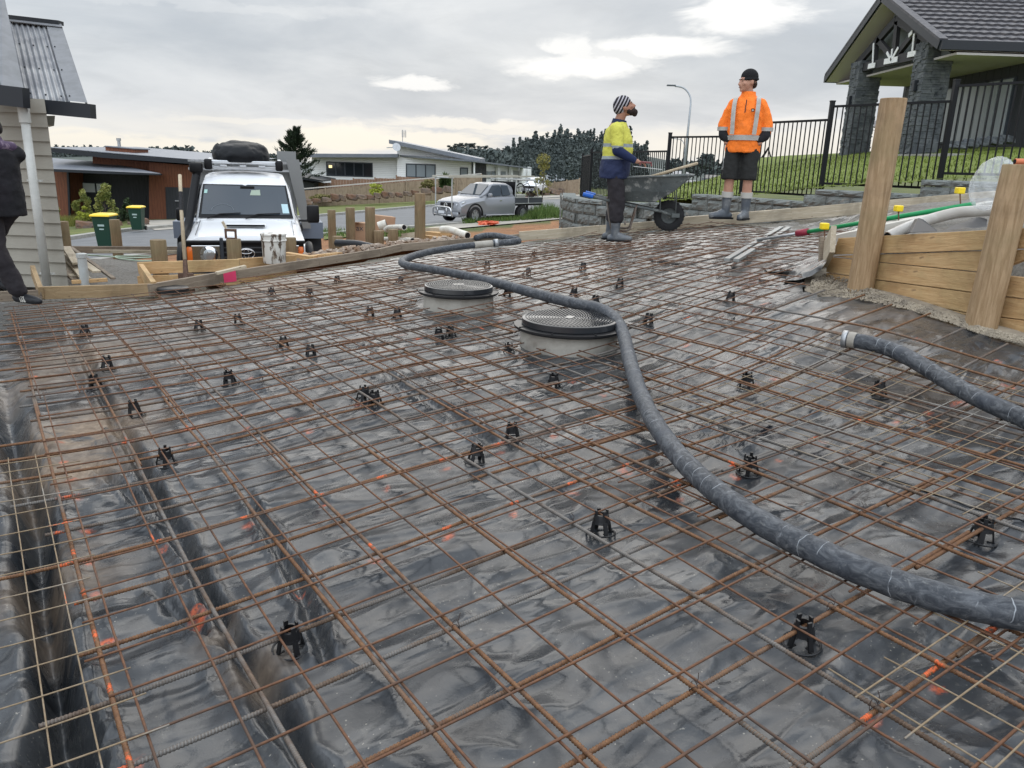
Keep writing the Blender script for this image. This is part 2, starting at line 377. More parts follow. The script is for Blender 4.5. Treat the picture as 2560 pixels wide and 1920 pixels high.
ys = np.array(ys); ss = np.linspace(-1.15, .95, 560)
Yg, Sg = np.meshgrid(ys, ss, indexing='ij'); Xg = Sg*(Yg+1.0)
Zs = S(Xg, Yg)-.068
ua = Xg*TD.x+Yg*TD.y; ub = Xg*LD.x+Yg*LD.y
def wrinkle(ua, ub):
    wx = fbm(ua*1.3, ub*1.3, 3)*1.6; wy = fbm(ua*1.1+40, ub*1.1+9, 3)*1.6
    r1 = 1-np.abs(2*fbm(ua*1.0+wx, ub*3.4+wy, 3)-1)*2.2; r1 = np.clip(r1, 0, 1)**2
    r2 = 1-np.abs(2*fbm(ua*4.2+wy*2, ub*2.0+wx*2+31, 3)-1)*2.2; r2 = np.clip(r2, 0, 1)**3
    return .022*(fbm(ua*1.6, ub*1.6, 3)-.5)+.020*(r1-.3)+.012*(r2-.2)+.003*(fbm(ua*11+wx*3, ub*16+wy*3, 3)-.5)
Zs = Zs+wrinkle(ua, ub)
for pts, wd, dep in GRO:
    wp = [tuple(G(u, v, -.06))[:2] for u, v in pts]; d, tt = polyline_dist(Xg, Yg, wp)
    wv = wd*(.75+.6*vn(tt*14+len(pts), tt*0+3)); e = np.clip(1-d/(wv*1.5), 0, 1); env = np.clip(tt*8, 0, 1)*np.clip((1-tt)*8, 0, 1)
    Zs = Zs-dep*env*(e*e*(3-2*e))+.018*env*np.exp(-((d-wv*1.9)/(wv*.55))**2)
# left margin of the slab drops away into the footing trench
Zs = Zs-np.clip((-.22-ua)*.5, 0, .22)
# raised flap beside the timber wall, flattened round the pits
MH = []
def mh(u, v, r):
    c = G(u, v, -.06); return (c.x+c.x/c.y*r, c.y+r, float(S(c.x, c.y+r))-.06)
MH1 = mh(990, 681, .30); MH2 = mh(1226, 779, .335)
for cx, cy, cz in (MH1, MH2):
    d = np.hypot(Xg-cx, Yg-cy); k = np.clip((d-.36)/.25, 0, 1); Zs = Zs*k+(cz)*(1-k)
ok = inpoly(Xg, Yg, SHEETPOLY)
for cx, cy, r in ((MH1[0], MH1[1], .27), (MH2[0], MH2[1], .30)): ok &= np.hypot(Xg-cx, Yg-cy) > r
ny, nx = Xg.shape; idx = -np.ones(Xg.shape, int)
fm = ok[:-1, :-1] & ok[1:, :-1] & ok[:-1, 1:] & ok[1:, 1:]
use = np.zeros(Xg.shape, bool); use[:-1, :-1] |= fm; use[1:, :-1] |= fm; use[:-1, 1:] |= fm; use[1:, 1:] |= fm
idx[use] = np.arange(use.sum()); I, J = np.nonzero(fm)
F = np.stack([idx[I, J], idx[I, J+1], idx[I+1, J+1], idx[I+1, J]], 1)
V = np.stack([Xg[use], Yg[use], Zs[use]], 1)
me = bpy.data.meshes.new('plastic_sheet'); me.from_pydata(V.tolist(), [], F.tolist()); me.polygons.foreach_set('use_smooth', [True]*len(me.polygons))
pv = np.zeros(len(V)); r_ = np.random.RandomState(3)
for q in SPW:
    a = r_.rand()*3; dx = V[:, 0]-q[0]; dy = V[:, 1]-q[1]; ca, sa = math.cos(a), math.sin(a)
    l, w = .012+.012*r_.rand(), .008+.006*r_.rand()
    dd = np.sqrt(((dx*ca+dy*sa)/l)**2+((dy*ca-dx*sa)/w)**2); pv = np.maximum(pv, np.clip(1.7-dd, 0, 1)*(.55+.45*r_.rand()))
setattr_pts(me, 'paint', pv)
# dry dust and mud lying in patches (position in plan)
def blob(u, v, ru, rv): c = G(u, v, -.06); return np.clip(1.3-np.hypot((V[:, 0]-c.x)/ru, (V[:, 1]-c.y)/rv), 0, 1)
mud = np.zeros(len(V))
for u, v, ru, rv, a_ in ((190, 930, .35, .5, 1), (130, 800, .25, .7, .6), (200, 760, .5, .6, .8), (150, 1010, .25, .3, 1), (470, 1370, .06, .12, .4), (560, 1440, .10, .12, .5), (330, 740, .8, 1.2, .35), (700, 615, 1.6, .6, .9), (500, 630, 1.3, .4, 1), (1900, 690, .5, .5, .35), (2050, 830, .6, .6, .2), (130, 1250, .2, .3, .6)):
    mud = np.maximum(mud, blob(u, v, ru, rv)*a_)
setattr_pts(me, 'mud', mud)
me.update(); sheet = bpy.data.objects.new('plastic_sheet', me); COL.objects.link(sheet)
tag(sheet, 'wrinkled wet black plastic sheet spread under the steel reinforcement', 'plastic sheet')
m = bpy.data.materials.new('polythene'); m.use_nodes = True; t = NB(m.node_tree); p = m.node_tree.nodes['Principled BSDF']
tc = t.node('ShaderNodeTexCoord').outputs['Object']
rotc = t.mapping(tc, (1, 1, 1), (0, 0, -TH))
film = t.noise(t.mapping(rotc, (.7, 1.2, 1)), 1.5, 5, .55, .6); fine = t.noise(rotc, 24, 6, .68, .4); speck = t.noise(rotc, 75, 3, .6, 0)
c = t.mix(t.ramp(film, .30, .72), (.024, .027, .031), (.060, .063, .066))
c = t.mix(t.math('MULTIPLY', t.ramp(fine, .52, .74, 0, .5), t.ramp(film, .35, .6)), c, (.14, .135, .12))
sx, sy, sz = t.sep(tc)
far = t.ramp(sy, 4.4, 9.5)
c = t.mix(t.math('MULTIPLY', far, .62), c, (.25, .235, .21))  # paler with distance in the colour, standing in for sheen at grazing view
at = t.node('ShaderNodeAttribute'); at.attribute_name = 'mud'
mm = t.math('MULTIPLY', at.outputs['Fac'], t.ramp(t.noise(tc, 5.5, 6, .65, .8), .30, .52))
c = t.mix(mm, c, t.mix(t.ramp(fine, .3, .7), (.15, .105, .07), (.27, .205, .145)))
vsp = t.node('ShaderNodeTexVoronoi'); t.put(vsp, 'Vector', tc); vsp.inputs['Scale'].default_value = 42; vsp.inputs['Randomness'].default_value = 1
spl = t.math('MAXIMUM', t.math('MULTIPLY', t.ramp(speck, .68, .72), t.ramp(film, .42, .6)), t.math('MULTIPLY', t.ramp(vsp.outputs['Distance'], .13, .07), t.ramp(t.noise(tc, 3.1, 5, .65, .5), .46, .62, 0, .8)))
c = t.mix(spl, c, (.30, .28, .24))
wet = t.ramp(t.noise(rotc, 3.3, 5, .6, 1.0), .42, .6)
at2 = t.node('ShaderNodeAttribute'); at2.attribute_name = 'paint'
pm = t.math('MULTIPLY', at2.outputs['Fac'], t.ramp(t.noise(tc, 60, 4, .6), .3, .55))
c = t.mix(pm, c, (.60, .12, .04))
t.put(p, 'Base Color', c)
ro = t.math('ADD', t.ramp(wet, 0, 1, .30, .12), t.math('MULTIPLY', mm, .4), clamp=True); t.put(p, 'Roughness', ro)
def fold(scv, sc, det, dist, w, off=0):
    n_ = t.noise(t.mapping(rotc, scv, (0, 0, off)), sc, det, .5, dist); return t.ramp(t.math('ABSOLUTE', t.math('SUBTRACT', n_, .5)), w, 0.0)
und = t.noise(t.mapping(rotc, (.8, 1.9, 1)), 2.0, 2.2, .42, .7)
hh = t.math('MULTIPLY', und, 2.5)
for scv, sc, det, dist, w, amp, off in (((.35, 1.5, 1), 1.3, 1.5, .7, .10, .22, 0), ((1.2, .5, 1), 1.2, 1.5, .8, .07, .13, .35), ((.6, 1.8, 1), 3.2, 1.5, .8, .13, .09, .2)):
    hh = t.math('ADD', hh, t.math('MULTIPLY', fold(scv, sc, det, dist, w, off), amp))
hh = t.math('ADD', hh, t.math('MULTIPLY', fine, .03))
bn = t.node('ShaderNodeBump'); bn.inputs['Strength'].default_value = 1.0; bn.inputs['Distance'].default_value = .030
t.put(bn, 'Height', hh)
bn2 = t.node('ShaderNodeBump'); bn2.inputs['Strength'].default_value = .2; bn2.inputs['Distance'].default_value = .002
t.put(bn2, 'Height', t.noise(rotc, 95, 4, .6, .5)); t.l.new(bn.outputs[0], bn2.inputs['Normal']); t.put(p, 'Normal', bn2.outputs[0])
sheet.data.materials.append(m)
def sheet_z(x, y):
    i = min(max(int(np.searchsorted(ys, y)), 1), len(ys)-1); fy_ = (y-ys[i-1])/(ys[i]-ys[i-1]); s_ = x/(y+1.0); j = int((s_-ss[0])/(ss[1]-ss[0])); j = min(max(j, 0), len(ss)-2); fx_ = (s_-ss[j])/(ss[1]-ss[0])
    return float((Zs[i-1, j]*(1-fx_)+Zs[i-1, j+1]*fx_)*(1-fy_)+(Zs[i, j]*(1-fx_)+Zs[i, j+1]*fx_)*fy_)
LAPM = mat('lap_plastic', (.012, .014, .018), .16, bump=.4, bs=9, spec=.45)
for px_, w_, lb_ in (([(1560,903),(1640,930),(1728,957),(1850,995),(1950,1025),(2050,1058),(2143,1088),(2280,1132)], .07, 'long dark glossy lap strip of plastic between the two hoses'), ([(1640,612),(1700,606),(1752,596)], .10, 'short dark plastic lap near the corner of the timber wall'), ([(1395,560),(1500,572),(1590,580)], .05, 'dark plastic lap strip in front of the screed bars')):
    cl = smoothpath([Vector((*tuple(G(u, v, -.06))[:2], 0)) for u, v in px_], 10); rows = []
    for i, q in enumerate(cl):
        d_ = (cl[min(i+1, len(cl)-1)]-cl[max(i-1, 0)]).normalized(); n_ = Vector((-d_.y, d_.x, 0)); wv_ = w_*(.8+.4*float(vn(np.array(i*.3), np.array(1.7)))); rows.append([])
        for k in range(7): f = k/6-.5; e = q+n_*wv_*f*2; rows[-1].append(Vector((e.x, e.y, sheet_z(e.x, e.y)+.004+.012*max(0, f)*float(vn(np.array(i*.5), np.array(4.1))))))
    tag(MB().grid(rows).build('plastic_lap', LAPM, smooth=True), lb_, 'plastic lap')
# ---------------------------------------------------------------- subgrade under and around the sheet
gx = np.linspace(-9, 7.5, 110); gy = np.linspace(-2.0, 12.0, 100)
# ---------------------------------------------------------------- reinforcement
RUST = rustmat('rusted_wire', (.092, .042, .022), (.155, .067, .029), (.066, .043, .031))
RUSTB = rustmat('rusted_ribbed_bar', (.20, .098, .042), (.115, .054, .028), (.13, .120, .105), rib=True, metalpatch=.5)
RUSTB2 = rustmat('dull_ribbed_bar', (.15, .10, .065), (.09, .055, .035), (.17, .165, .155), rib=True, metalpatch=.42)
LIGHTW = rustmat('new_wire', (.26, .20, .13), (.20, .14, .08), (.27, .26, .24), metalpatch=.5)
def wire_pts(fixed, lo, hi, alongT, dz, step=.06, amp=.006, seed=0, zamp=.007):
    n = max(2, int((hi-lo)/step)+1); s = np.linspace(lo, hi, n)
    w = (vn(s*1.1+seed*7.7, s*0+seed)-.5)*2*amp; wz = (vn(s*1.7+seed*3.1, s*0+seed+50)-.5)*2*zamp
    if alongT: x = TD.x*s+LD.x*(fixed+w); y = TD.y*s+LD.y*(fixed+w)
    else: x = TD.x*(fixed+w)+LD.x*s; y = TD.y*(fixed+w)+LD.y*s
    z = S(x, y)+dz+wz
    return np.stack([x, y, z], 1)
def rightlim(bb): return 4.25 if bb > -3.35 else 8.1
def visible_runs(pts, rad=.35):
    ok = np.ones(len(pts), bool)
    for cx, cy, _ in (MH1, MH2): ok &= np.hypot(pts[:, 0]-cx, pts[:, 1]-cy) > rad
    ok &= inpoly(pts[:, 0], pts[:, 1], SP2)
    runs = []; cur = []
    for q, o in zip(pts, ok):
        if o: cur.append(q)
        elif cur: runs.append(cur); cur = []
    if cur: runs.append(cur)
    return [r for r in runs if len(r) > 2]
SP2 = [(-6, .3), (-2.1, .25), (2.4, .25), (4.6, 1.6)]+[(p_[0], p_[1]) for p_ in SHEETPOLY[4:-2]]+[(-6.6, 6.6)]
def paint_attr(o, rad=.022):
    V = np.array([v.co for v in o.data.vertices]); 
    val = np.zeros(len(V))
    for q in BMW: val = np.maximum(val, np.hypot(V[:, 0]-q[0], V[:, 1]-q[1]) < rad)
    setattr_pts(o.data, 'paint', val)
LW = dict(m1=[-.03+.2*k for k in range(0, 2)])
def mat_sheet(a0, a1, b0, b1, pa, pb, r=.0034, material=None, label='', seed=0, over=.07, dzz=0, bl=None, al=None, step=.07):
    mb = MB()
    As = al if al is not None else [a for a in np.arange(math.ceil((a0-pa)/.2)*.2+pa, a1, .2)]
    Bs = bl if bl is not None else [q for q in np.arange(math.ceil((b0-pb)/.2)*.2+pb, b1, .2)]
    for i, a in enumerate(As):
        for run in visible_runs(wire_pts(a, min(Bs)-over*(.4+.9*random.random()), max(Bs)+over*(.4+.9*random.random()), False, .004+dzz, step, seed=seed+i)): mb.tube(run, r, 6)
    for i, q in enumerate(Bs):
        for run in visible_runs(wire_pts(q, min(As)-over*(.4+.9*random.random()), max(As)+over*(.4+.9*random.random()), True, .011+dzz, step, seed=seed+60+i)): mb.tube(run, r, 6)
    if not mb.v: return None
    o = mb.build('mesh_panel', material or RUST, smooth=True); paint_attr(o, .018)
    return tag(o, label, 'steel mesh', 'welded steel mesh panels over the plastic sheet')
NB1 = [-4.89, -4.69, -4.49, -4.29, -4.095, -3.895, -3.69, -3.49, -3.305, -3.12, -2.935, -2.75, -2.565, -2.37, -2.172, -1.973, -1.77, -1.57, -1.36, -1.155, -.958, -.76, -.56]
mat_sheet(.1, 2.1, -5, -.5, 0, 0, .0038, label='rusty square steel mesh panel in the near left foreground', seed=1, bl=NB1, al=[.175, .377, .567, .765, .965, 1.166, 1.365, 1.564, 1.755, 1.945, 2.14], step=.045)
mat_sheet(2.0, 4.3, -5, -.5, .115, .095, .0038, label='rusty square steel mesh panel under the thick hose at right', seed=130, dzz=.008, al=[2.03, 2.12, 2.32, 2.515, 2.715, 2.92, 3.11, 3.31, 3.5, 3.7, 3.9, 4.1], step=.045)
mat_sheet(.1, 2.1, -8.3, -4.75, .155, .13, .0038, label='rusty steel mesh panel beside the timber edging and small round lid', seed=260, dzz=.006)
mat_sheet(2.0, 4.3, -8.6, -4.75, .03, .06, .0038, label='rusty steel mesh panel behind the two manhole covers', seed=390, dzz=.01)
mat_sheet(4.1, 6.4, -8.6, -3.4, .07, .02, .0038, label='steel mesh panel near the wheelbarrow and the man in yellow', seed=520, dzz=.003, step=.1)
mat_sheet(6.2, 8.3, -8.6, -3.4, .11, .16, .0038, label='steel mesh panel rising to the man in orange', seed=650, dzz=.006, step=.1)
# new thin mesh pieces
_e = [G(*Zm(160, 1440, 480)(u, v)) for u, v in ((585, 20), (680, 240), (770, 462), (838, 750), (912, 1085), (1075, 1410))]
_eb = [(q.x*LD.x+q.y*LD.y) for q in _e]; _eb += [_eb[-1]+.15*(k+1) for k in range(3)]; _eb = [_eb[0]-.15*k for k in range(8, 0, -1)]+_eb
_ea = [(q.x*TD.x+q.y*TD.y) for q in (G(55, 1240), G(128, 1240))]
mat_sheet(-1.6, .3, 0, 0, 0, 0, .0024, LIGHTW, 'pale new thin steel mesh at the bottom left corner', seed=800, bl=_eb, al=[_ea[0]-.45, _ea[0]-.3, _ea[0]-.15, _ea[0], _ea[1]], over=.13, dzz=.012, step=.05)
def AB_of(u, v): q = G(u, v); return q.x*TD.x+q.y*TD.y, q.x*LD.x+q.y*LD.y
z7 = Zm(2080, 1440, 480)
_tb = [AB_of(*z7(750, 1150))[1], AB_of(*z7(1790, 1240))[1]]; _la = [AB_of(*z7(520, 1500))[0], AB_of(*z7(1250, 1410))[0], AB_of(*z7(1800, 800))[0]]
_la.append(_la[2]+(_la[2]-_la[1]))
mat_sheet(0, 1, 0, 0, 0, 0, .0024, LIGHTW, 'pale new thin steel mesh at the bottom right corner', seed=900, bl=[_tb[0]-.0, _tb[1], _tb[1]+(_tb[1]-_tb[0]), _tb[1]+2*(_tb[1]-_tb[0])], al=_la, over=.1, dzz=.018, step=.05)
mat_sheet(2.75, 4.3, -2.7, -.9, .03, .0, .0022, LIGHTW, 'pale new thin steel mesh under the hose end by the timber wall', seed=1000, dzz=.016, bl=[-2.65+.15*k for k in range(11)], al=[2.8+.15*k for k in range(10)], over=.08)
# ribbed bars
def bar(fixed, lo, hi, alongT, dz, seed, mtl):
    coarse = wire_pts(fixed, lo, hi, alongT, dz, .05, amp=.008, seed=seed, zamp=.004)
    objs = []
    for run in visible_runs(coarse, .37):
        mb = MB()
        run = np.array(run); near = np.hypot(run[:, 0], run[:, 1]) < 3.3
        L = np.r_[0, np.cumsum(np.linalg.norm(np.diff(run, axis=0), axis=1))]
        s_ = []; s = 0.0
        while s < L[-1]:
            s_.append(s); k = min(len(near)-1, int(np.searchsorted(L, s))); s += .005 if near[k] else .05
        s_.append(L[-1]); s_ = np.array(s_)
        pts = np.stack([np.interp(s_, L, run[:, k]) for k in range(3)], 1)
        kk = np.searchsorted(L, s_).clip(0, len(near)-1); rs = np.where(near[kk], np.where(np.arange(len(s_)) % 2, .0055, .0076), .0066)
        mb.tube(pts, rs, 8); o = mb.build('ribbed_bar', mtl, smooth=True); paint_attr(o, .021); objs.append(o)
    return objs
TB = [-.80, -1.105, -1.40, -1.707, -1.983, -2.265, -2.548, -2.82, -3.092, -3.392, -3.67, -3.945, -4.175, -4.50, -4.79, -5.08, -5.37, -5.66, -5.95, -6.24, -6.54, -6.83, -7.12, -7.42, -7.71, -8.0]
LB = [.125, .452, .742, 1.0, 1.347, 1.643, 1.913, 2.21, 2.51, 2.818, 3.06, 3.37, 3.68, 4.03, 4.27, 4.46]
k = 0
for i, q in enumerate(TB):
    cuts = [random.uniform(-.16, .10)]
    lap = 2.0+.9*((i*.37) % 1.0); R = (4.8+.25*max(0, -2-q) if q > -4 else 6.3)+random.uniform(-.04, .04)
    for lo, hi, off in ((cuts[0], lap+.35, 0), (lap, R, .014)):
        o = bar(q+off, lo, hi, True, -.014, 20+k, [RUSTB, RUSTB2][(i*7+(off > 0)*3) % 5 in (1, 3)]); k += 1
        for o_ in o: tag(o_, 'rusty ribbed steel bar lying across the black plastic sheet', 'reinforcing bar', 'ribbed bars running to the right')
for i, a in enumerate(LB):
    lap = -4.9+1.6*((i*.61) % 1.0)
    far = -8.1 if a < 3.5 else (-3.6 if a < 4.1 else -3.9)
    if a > 4.1: lap = -2.9
    for lo, hi, off in ((far, lap+.35, .013), (lap, -.35, 0)):
        if hi-lo < .5: continue
        o = bar(a+off, lo, hi, False, -.003, 120+k, [RUSTB, RUSTB2][(i*5+(off > 0)*2) % 4 in (1,)]); k += 1
        for o_ in o: tag(o_, 'rusty ribbed steel bar running away from the camera', 'reinforcing bar', 'ribbed bars running to the back left')
# tie wires at some crossings
TIE = mat('tie_wire_dark', (.05, .035, .03), .6, .4)
for i, (q, a) in enumerate(((-1.105, 1.347), (-1.105, 1.913), (-1.707, 1.0), (-1.40, .452), (-1.983, 1.643), (-.80, 1.643), (-1.707, 2.21), (-2.265, .742), (-2.548, 1.913), (-1.40, 2.51))):
    x_, y_ = AB(a, q); z_ = float(S(x_, y_)); R = random.Random(i); c_ = Vector((x_, y_, z_)); mb = MB()
    mb.tube([c_+Vector((.012*math.cos(t_), .012*math.sin(t_), -.016+.026*abs(math.sin(t_*1.0)))) for t_ in np.linspace(0, 6.0, 14)], .0011, 5); mb.tube([c_+Vector((.006, 0, .008)), c_+Vector((.010, .006, .022)), c_+Vector((.004+R.uniform(-.01, .01), .012, .034))], .0012, 5)
    tag(mb.build('tie_wire', TIE), 'twisted dark tie wire where two ribbed bars cross', 'tie wire', 'tie wires on the bar crossings')
# ---------------------------------------------------------------- bar chairs
BLK = mat('black_plastic', (.012, .012, .013), .38)
def chair_proto():
    r = empty('bar_chair', (0, 0, 0))
    mb = MB(); mb.tube([(.052*math.cos(a), .052*math.sin(a), .004) for a in np.linspace(0, 2*math.pi, 29)[:-1]], .0035, 6, closed=True)
    for k in range(4):
        a = k*math.pi/2+.4; mb.beam((.02*math.cos(a), .02*math.sin(a), .004), (.052*math.cos(a), .052*math.sin(a), .004), .006, .004)
    mb.build('base_ring', BLK, r)
    mb = MB()
    for k in range(4):
        a = k*math.pi/2+.4; c, s_ = math.cos(a), math.sin(a)
        mb.beam((.040*c, .040*s_, .002), (.030*c, .030*s_, .048), .016, .006, (c, s_, 0))
        mb.beam((.0235*c, .0235*s_, .066), (.022*c, .022*s_, .090), .013, .006, (c, s_, 0))
    mb.lathe([(.0325, .040), (.030, .050), (.0265, .074), (.019, .075), (.023, .050), (.0325, .040)], n=14)
    mb.build('leg_crown', BLK, r)
    return r
CH = [(185,726),(232,797),(208,840),(293,898),(358,1003),(430,714),(516,701),(588,640),(669,642),(614,752),(672,772),(497,830),(785,866),(811,877),(729,614),(799,685),(859,688),(861,615),(948,733),(974,730),(1099,768),(1195,838),(1107,950),(1028,1000),(1052,580),(1137,596),(1154,557),(1238,643),(1258,586),(1285,661),(1338,622),(1399,703),(1576,654),(1613,836),(1898,859),(1298,1152),(1617,1022),(1731,1392),(2117,1168),(628,1402),(1095,641)]
pr = chair_proto()
CHL = {39: 'black bar chair in the bottom left foreground beside the deep fold', 37: 'black bar chair closest to the camera under the thick hose', 35: 'black bar chair alone in the middle of the foreground', 38: 'black bar chair at the right edge below the hose end', 36: 'black bar chair just right of the hose bend', 17: 'front one of the pair of bar chairs left of centre', 16: 'rear one of the pair of bar chairs left of centre', 23: 'black bar chair in the centre, nearer of two in line', 22: 'black bar chair in the centre, farther of two in line', 4: 'nearest bar chair on the left side beside the dusty sheet', 3: 'second nearest bar chair on the left side', 2: 'upright bar chair on the left rising above the bars', 21: 'bar chair in front of the nearer manhole', 20: 'bar chair directly left of the nearer manhole riser', 34: 'bar chair between the hose and the shorter hose end', 33: 'bar chair right of the hose on the crossing bars', 32: 'bar chair on crumpled sheet near the timber wall', 40: 'bar chair beside the farther manhole frame', 18: 'left one of two bar chairs between the manholes', 19: 'right one of two bar chairs between the manholes', 11: 'bar chair left of centre beside a pale fold'}
for i, (u, v) in enumerate(CH):
    o = pr if i == 0 else copy_tree(pr)
    q = G(u, v, -.068); o.location = q; o.rotation_euler = (random.uniform(-.12, .12), random.uniform(-.12, .12), random.random()*6)
    if i in (17, 25): o.rotation_euler = (.1, .45, 1.0)
    tag(o, CHL.get(i, 'small black plastic spacer standing on the sheet between the bars'), 'bar chair', 'black bar chairs under the mesh')
# ---------------------------------------------------------------- manholes
CONC = mat('pit_concrete', (.38, .355, .31), .85, var=(.27, .245, .21), vs=5, bump=.5, bs=40, var2=(.10, .08, .06), v2s=3, v2cut=(.62, .75))
LIDM = mat('lid_plastic', (.022, .024, .027), .22, var=(.10, .10, .10), vs=3, vcut=(.5, .8), rvar=.1)
def manhole(c, r, name, label, grp, seed):
    root = empty(name, c, seed, label, 'manhole cover', grp)
    MB().lathe([(r-.07, -.05), (r, -.05), (r, .125), (r-.07, .125)], n=56).build('concrete_riser', CONC, root, smooth=True, auto=40)
    fr = MB().lathe([(r-.03, .125), (r+.035, .125), (r+.045, .135), (r+.045, .148), (r+.03, .15), (r-.01, .15)], n=56).build('frame_ring', BLK, root, smooth=True, auto=40)
    mb = MB()
    for k in range(8):
        a = k*math.pi/4; mb.beam((r*math.cos(a), r*math.sin(a), .152), ((r+.04)*math.cos(a), (r+.04)*math.sin(a), .152), .01, .006)
    mb.build('rib', BLK, fr)
    R = r-.01
    lid = MB().lathe([(R, .15), (R+.004, .155), (R+.001, .192), (R-.008, .197), (0, .198)], n=64).build('lid', LIDM, root, smooth=True, auto=40)
    mb = MB()
    for q in range(2, 16):
        rr = R*q/16.2; n = int(2*math.pi*rr/.026)
        for k in range(n):
            a = 2*math.pi*(k+.5*(q % 2))/n
            mb.box((rr*math.cos(a), rr*math.sin(a), .1985), (.009, .014, .005), a+(.6 if seed < 1 else 0))
    mb.box((0, 0, .1995), (.09, .05, .005))
    mb.build('tread_pattern', LIDM, lid)
    return root
manhole((MH1[0], MH1[1], MH1[2]-.0), .30, 'manhole', 'farther round black manhole cover on a concrete riser with radial tread', 'manhole covers rising from the slab', .2)
manhole((MH2[0], MH2[1], MH2[2]-.0), .335, 'manhole', 'nearer round black manhole cover on a concrete riser touched by the hose', 'manhole covers rising from the slab', 1.2)
c = G(364, 641, -.06)
r = empty('pit_lid', (c.x, c.y+.12, c.z+.0), 0, 'small round black lid at the foot of the timber edging', 'pit lid')
MB().lathe([(.12, -.04), (.12, .03)], n=32).build('riser_pipe', CONC, r)
MB().lathe([(.15, .03), (.155, .035), (.155, .07), (.14, .082), (.02, .084), (0, .084)], n=40).build('lid', BLK, r, smooth=True, auto=40)
# ---------------------------------------------------------------- hoses
HM = bpy.data.materials.new('dusty_rubber'); HM.use_nodes = True; t = NB(HM.node_tree); p = HM.node_tree.nodes['Principled BSDF']
tc = t.node('ShaderNodeTexCoord').outputs['Object']; uv = t.node('ShaderNodeUVMap').outputs[0]; u_, v_, _ = t.sep(uv)
d1 = t.noise(t.comb(t.math('MULTIPLY', u_, 9), t.math('MULTIPLY', v_, 4), 0), 2.0, 7, .68, 1.4); d2 = t.noise(tc, 45, 5, .7, .8)
c = t.mix(t.ramp(d1, .34, .74), (.024, .028, .035), (.115, .122, .132))
c = t.mix(t.ramp(d2, .54, .74, 0, .38), c, (.26, .26, .25))
c = t.mix(t.ramp(t.noise(tc, 3.2, 4, .6, .5), .5, .68, 0, .7), c, (.040, .048, .062))
cr = t.math('ABSOLUTE', t.math('SINE', t.math('ADD', t.math('MULTIPLY', u_, 44), t.math('MULTIPLY', t.noise(tc, 9, 3, .5), 3.0))))
ck = t.math('MULTIPLY', t.ramp(cr, .09, .02), t.ramp(t.noise(tc, 7, 3, .6), .5, .58)); c = t.mix(t.math('MULTIPLY', ck, .7), c, (.36, .38, .40))
t.put(p, 'Base Color', c); p.inputs['Roughness'].default_value = .6; p.inputs['Specular IOR Level'].default_value = .35
bn = t.node('ShaderNodeBump'); bn.inputs['Strength'].default_value = .5; bn.inputs['Distance'].default_value = .002
t.put(bn, 'Height', t.math('ADD', d2, t.math('MULTIPLY', d1, .6))); t.put(p, 'Normal', bn.outputs[0])
STEELG = mat('galvanised_steel', (.42, .43, .44), .42, .75, var=(.30, .30, .30), vs=14)
HR = .043
def hose_pts(px, dz): return smoothpath([G(u, v, dz+HR+(e[0] if e else 0)) for u, v, *e in px], 14)
hp = hose_pts([(1122,520),(1104,523),(1075,525),(1010,531),(960,538),(915,547),(882,557),(868,566),(882,574),(930,581),(1000,594),(1080,613),(1160,635),(1240,655,.02),(1298,668,.035),(1331,692,.02),(1347,725),(1362,785),(1385,855),(1425,930),(1485,1005),(1565,1075),(1655,1135),(1760,1188),(1870,1237),(2000,1282),(2120,1312),(2212,1330),(2330,1345)], .018)
hs = empty('concrete_hose', (0, 0, 0), 0, 'long thick dusty black pump hose winding from the back over the mesh', 'hose')
MB().tube(hp, [HR*(1+.02*math.sin(i*.7)) for i in range(len(hp))], 22).build('hose_body', HM, hs, smooth=True)
def collar(hp, i0, i1, parent, m, nm, k=1.12): return MB().tube(hp[i0:i1], [HR*k]*(i1-i0), 22).build(nm, m, parent, smooth=True)
collar(hp, 28, 31, hs, STEELG, 'coupling', 1.3); collar(hp, 31, 40, hs, CONC, 'dusty_sleeve', 1.07)
hp0 = hose_pts([(1030,512),(1062,509),(1095,514),(1125,520),(1150,519)], .018)
h0 = MB().tube(hose_pts([(1028,514),(1045,509),(1070,508.5),(1095,513),(1118,517)], .02), HR*.95, 18).build('hose_tail', HM, hs, smooth=True)
hp2 = hose_pts([(1829,733),(1850,736),(1885,743),(1930,757),(1985,785),(2045,822),(2105,856),(2170,886),(2260,925),(2400,990)], .015)
h2 = empty('concrete_hose', (0, 0, 0), 0, 'shorter dusty pump hose with open steel end near the timber wall', 'hose')
MB().tube(hp2, HR, 22).build('hose_body', HM, h2, smooth=True)
MB().tube([hp2[0]-(hp2[1]-hp2[0]).normalized()*.02]+hp2[:3], [HR*1.2]*4, 22).build('coupling', STEELG, h2, smooth=True)
MB().tube(hp2[4:15], [HR*1.09]*11, 22).build('dusty_sleeve', CONC, h2, smooth=True)
# ---------------------------------------------------------------- terrain
DIRT = mat('site_dirt', (.17, .10, .058), .95, var=(.28, .15, .075), vs=2.2, bump=1, bs=9, var2=(.12, .10, .08), v2s=14)
def heightsheet(name, xs, ys, fn, m, uvw=None, kind='structure'):
    rows = [[(x, y, fn(x, y)) for x in xs] for y in ys]
    o = MB().grid(rows).build(name, m, smooth=True); o['kind'] = kind; return o
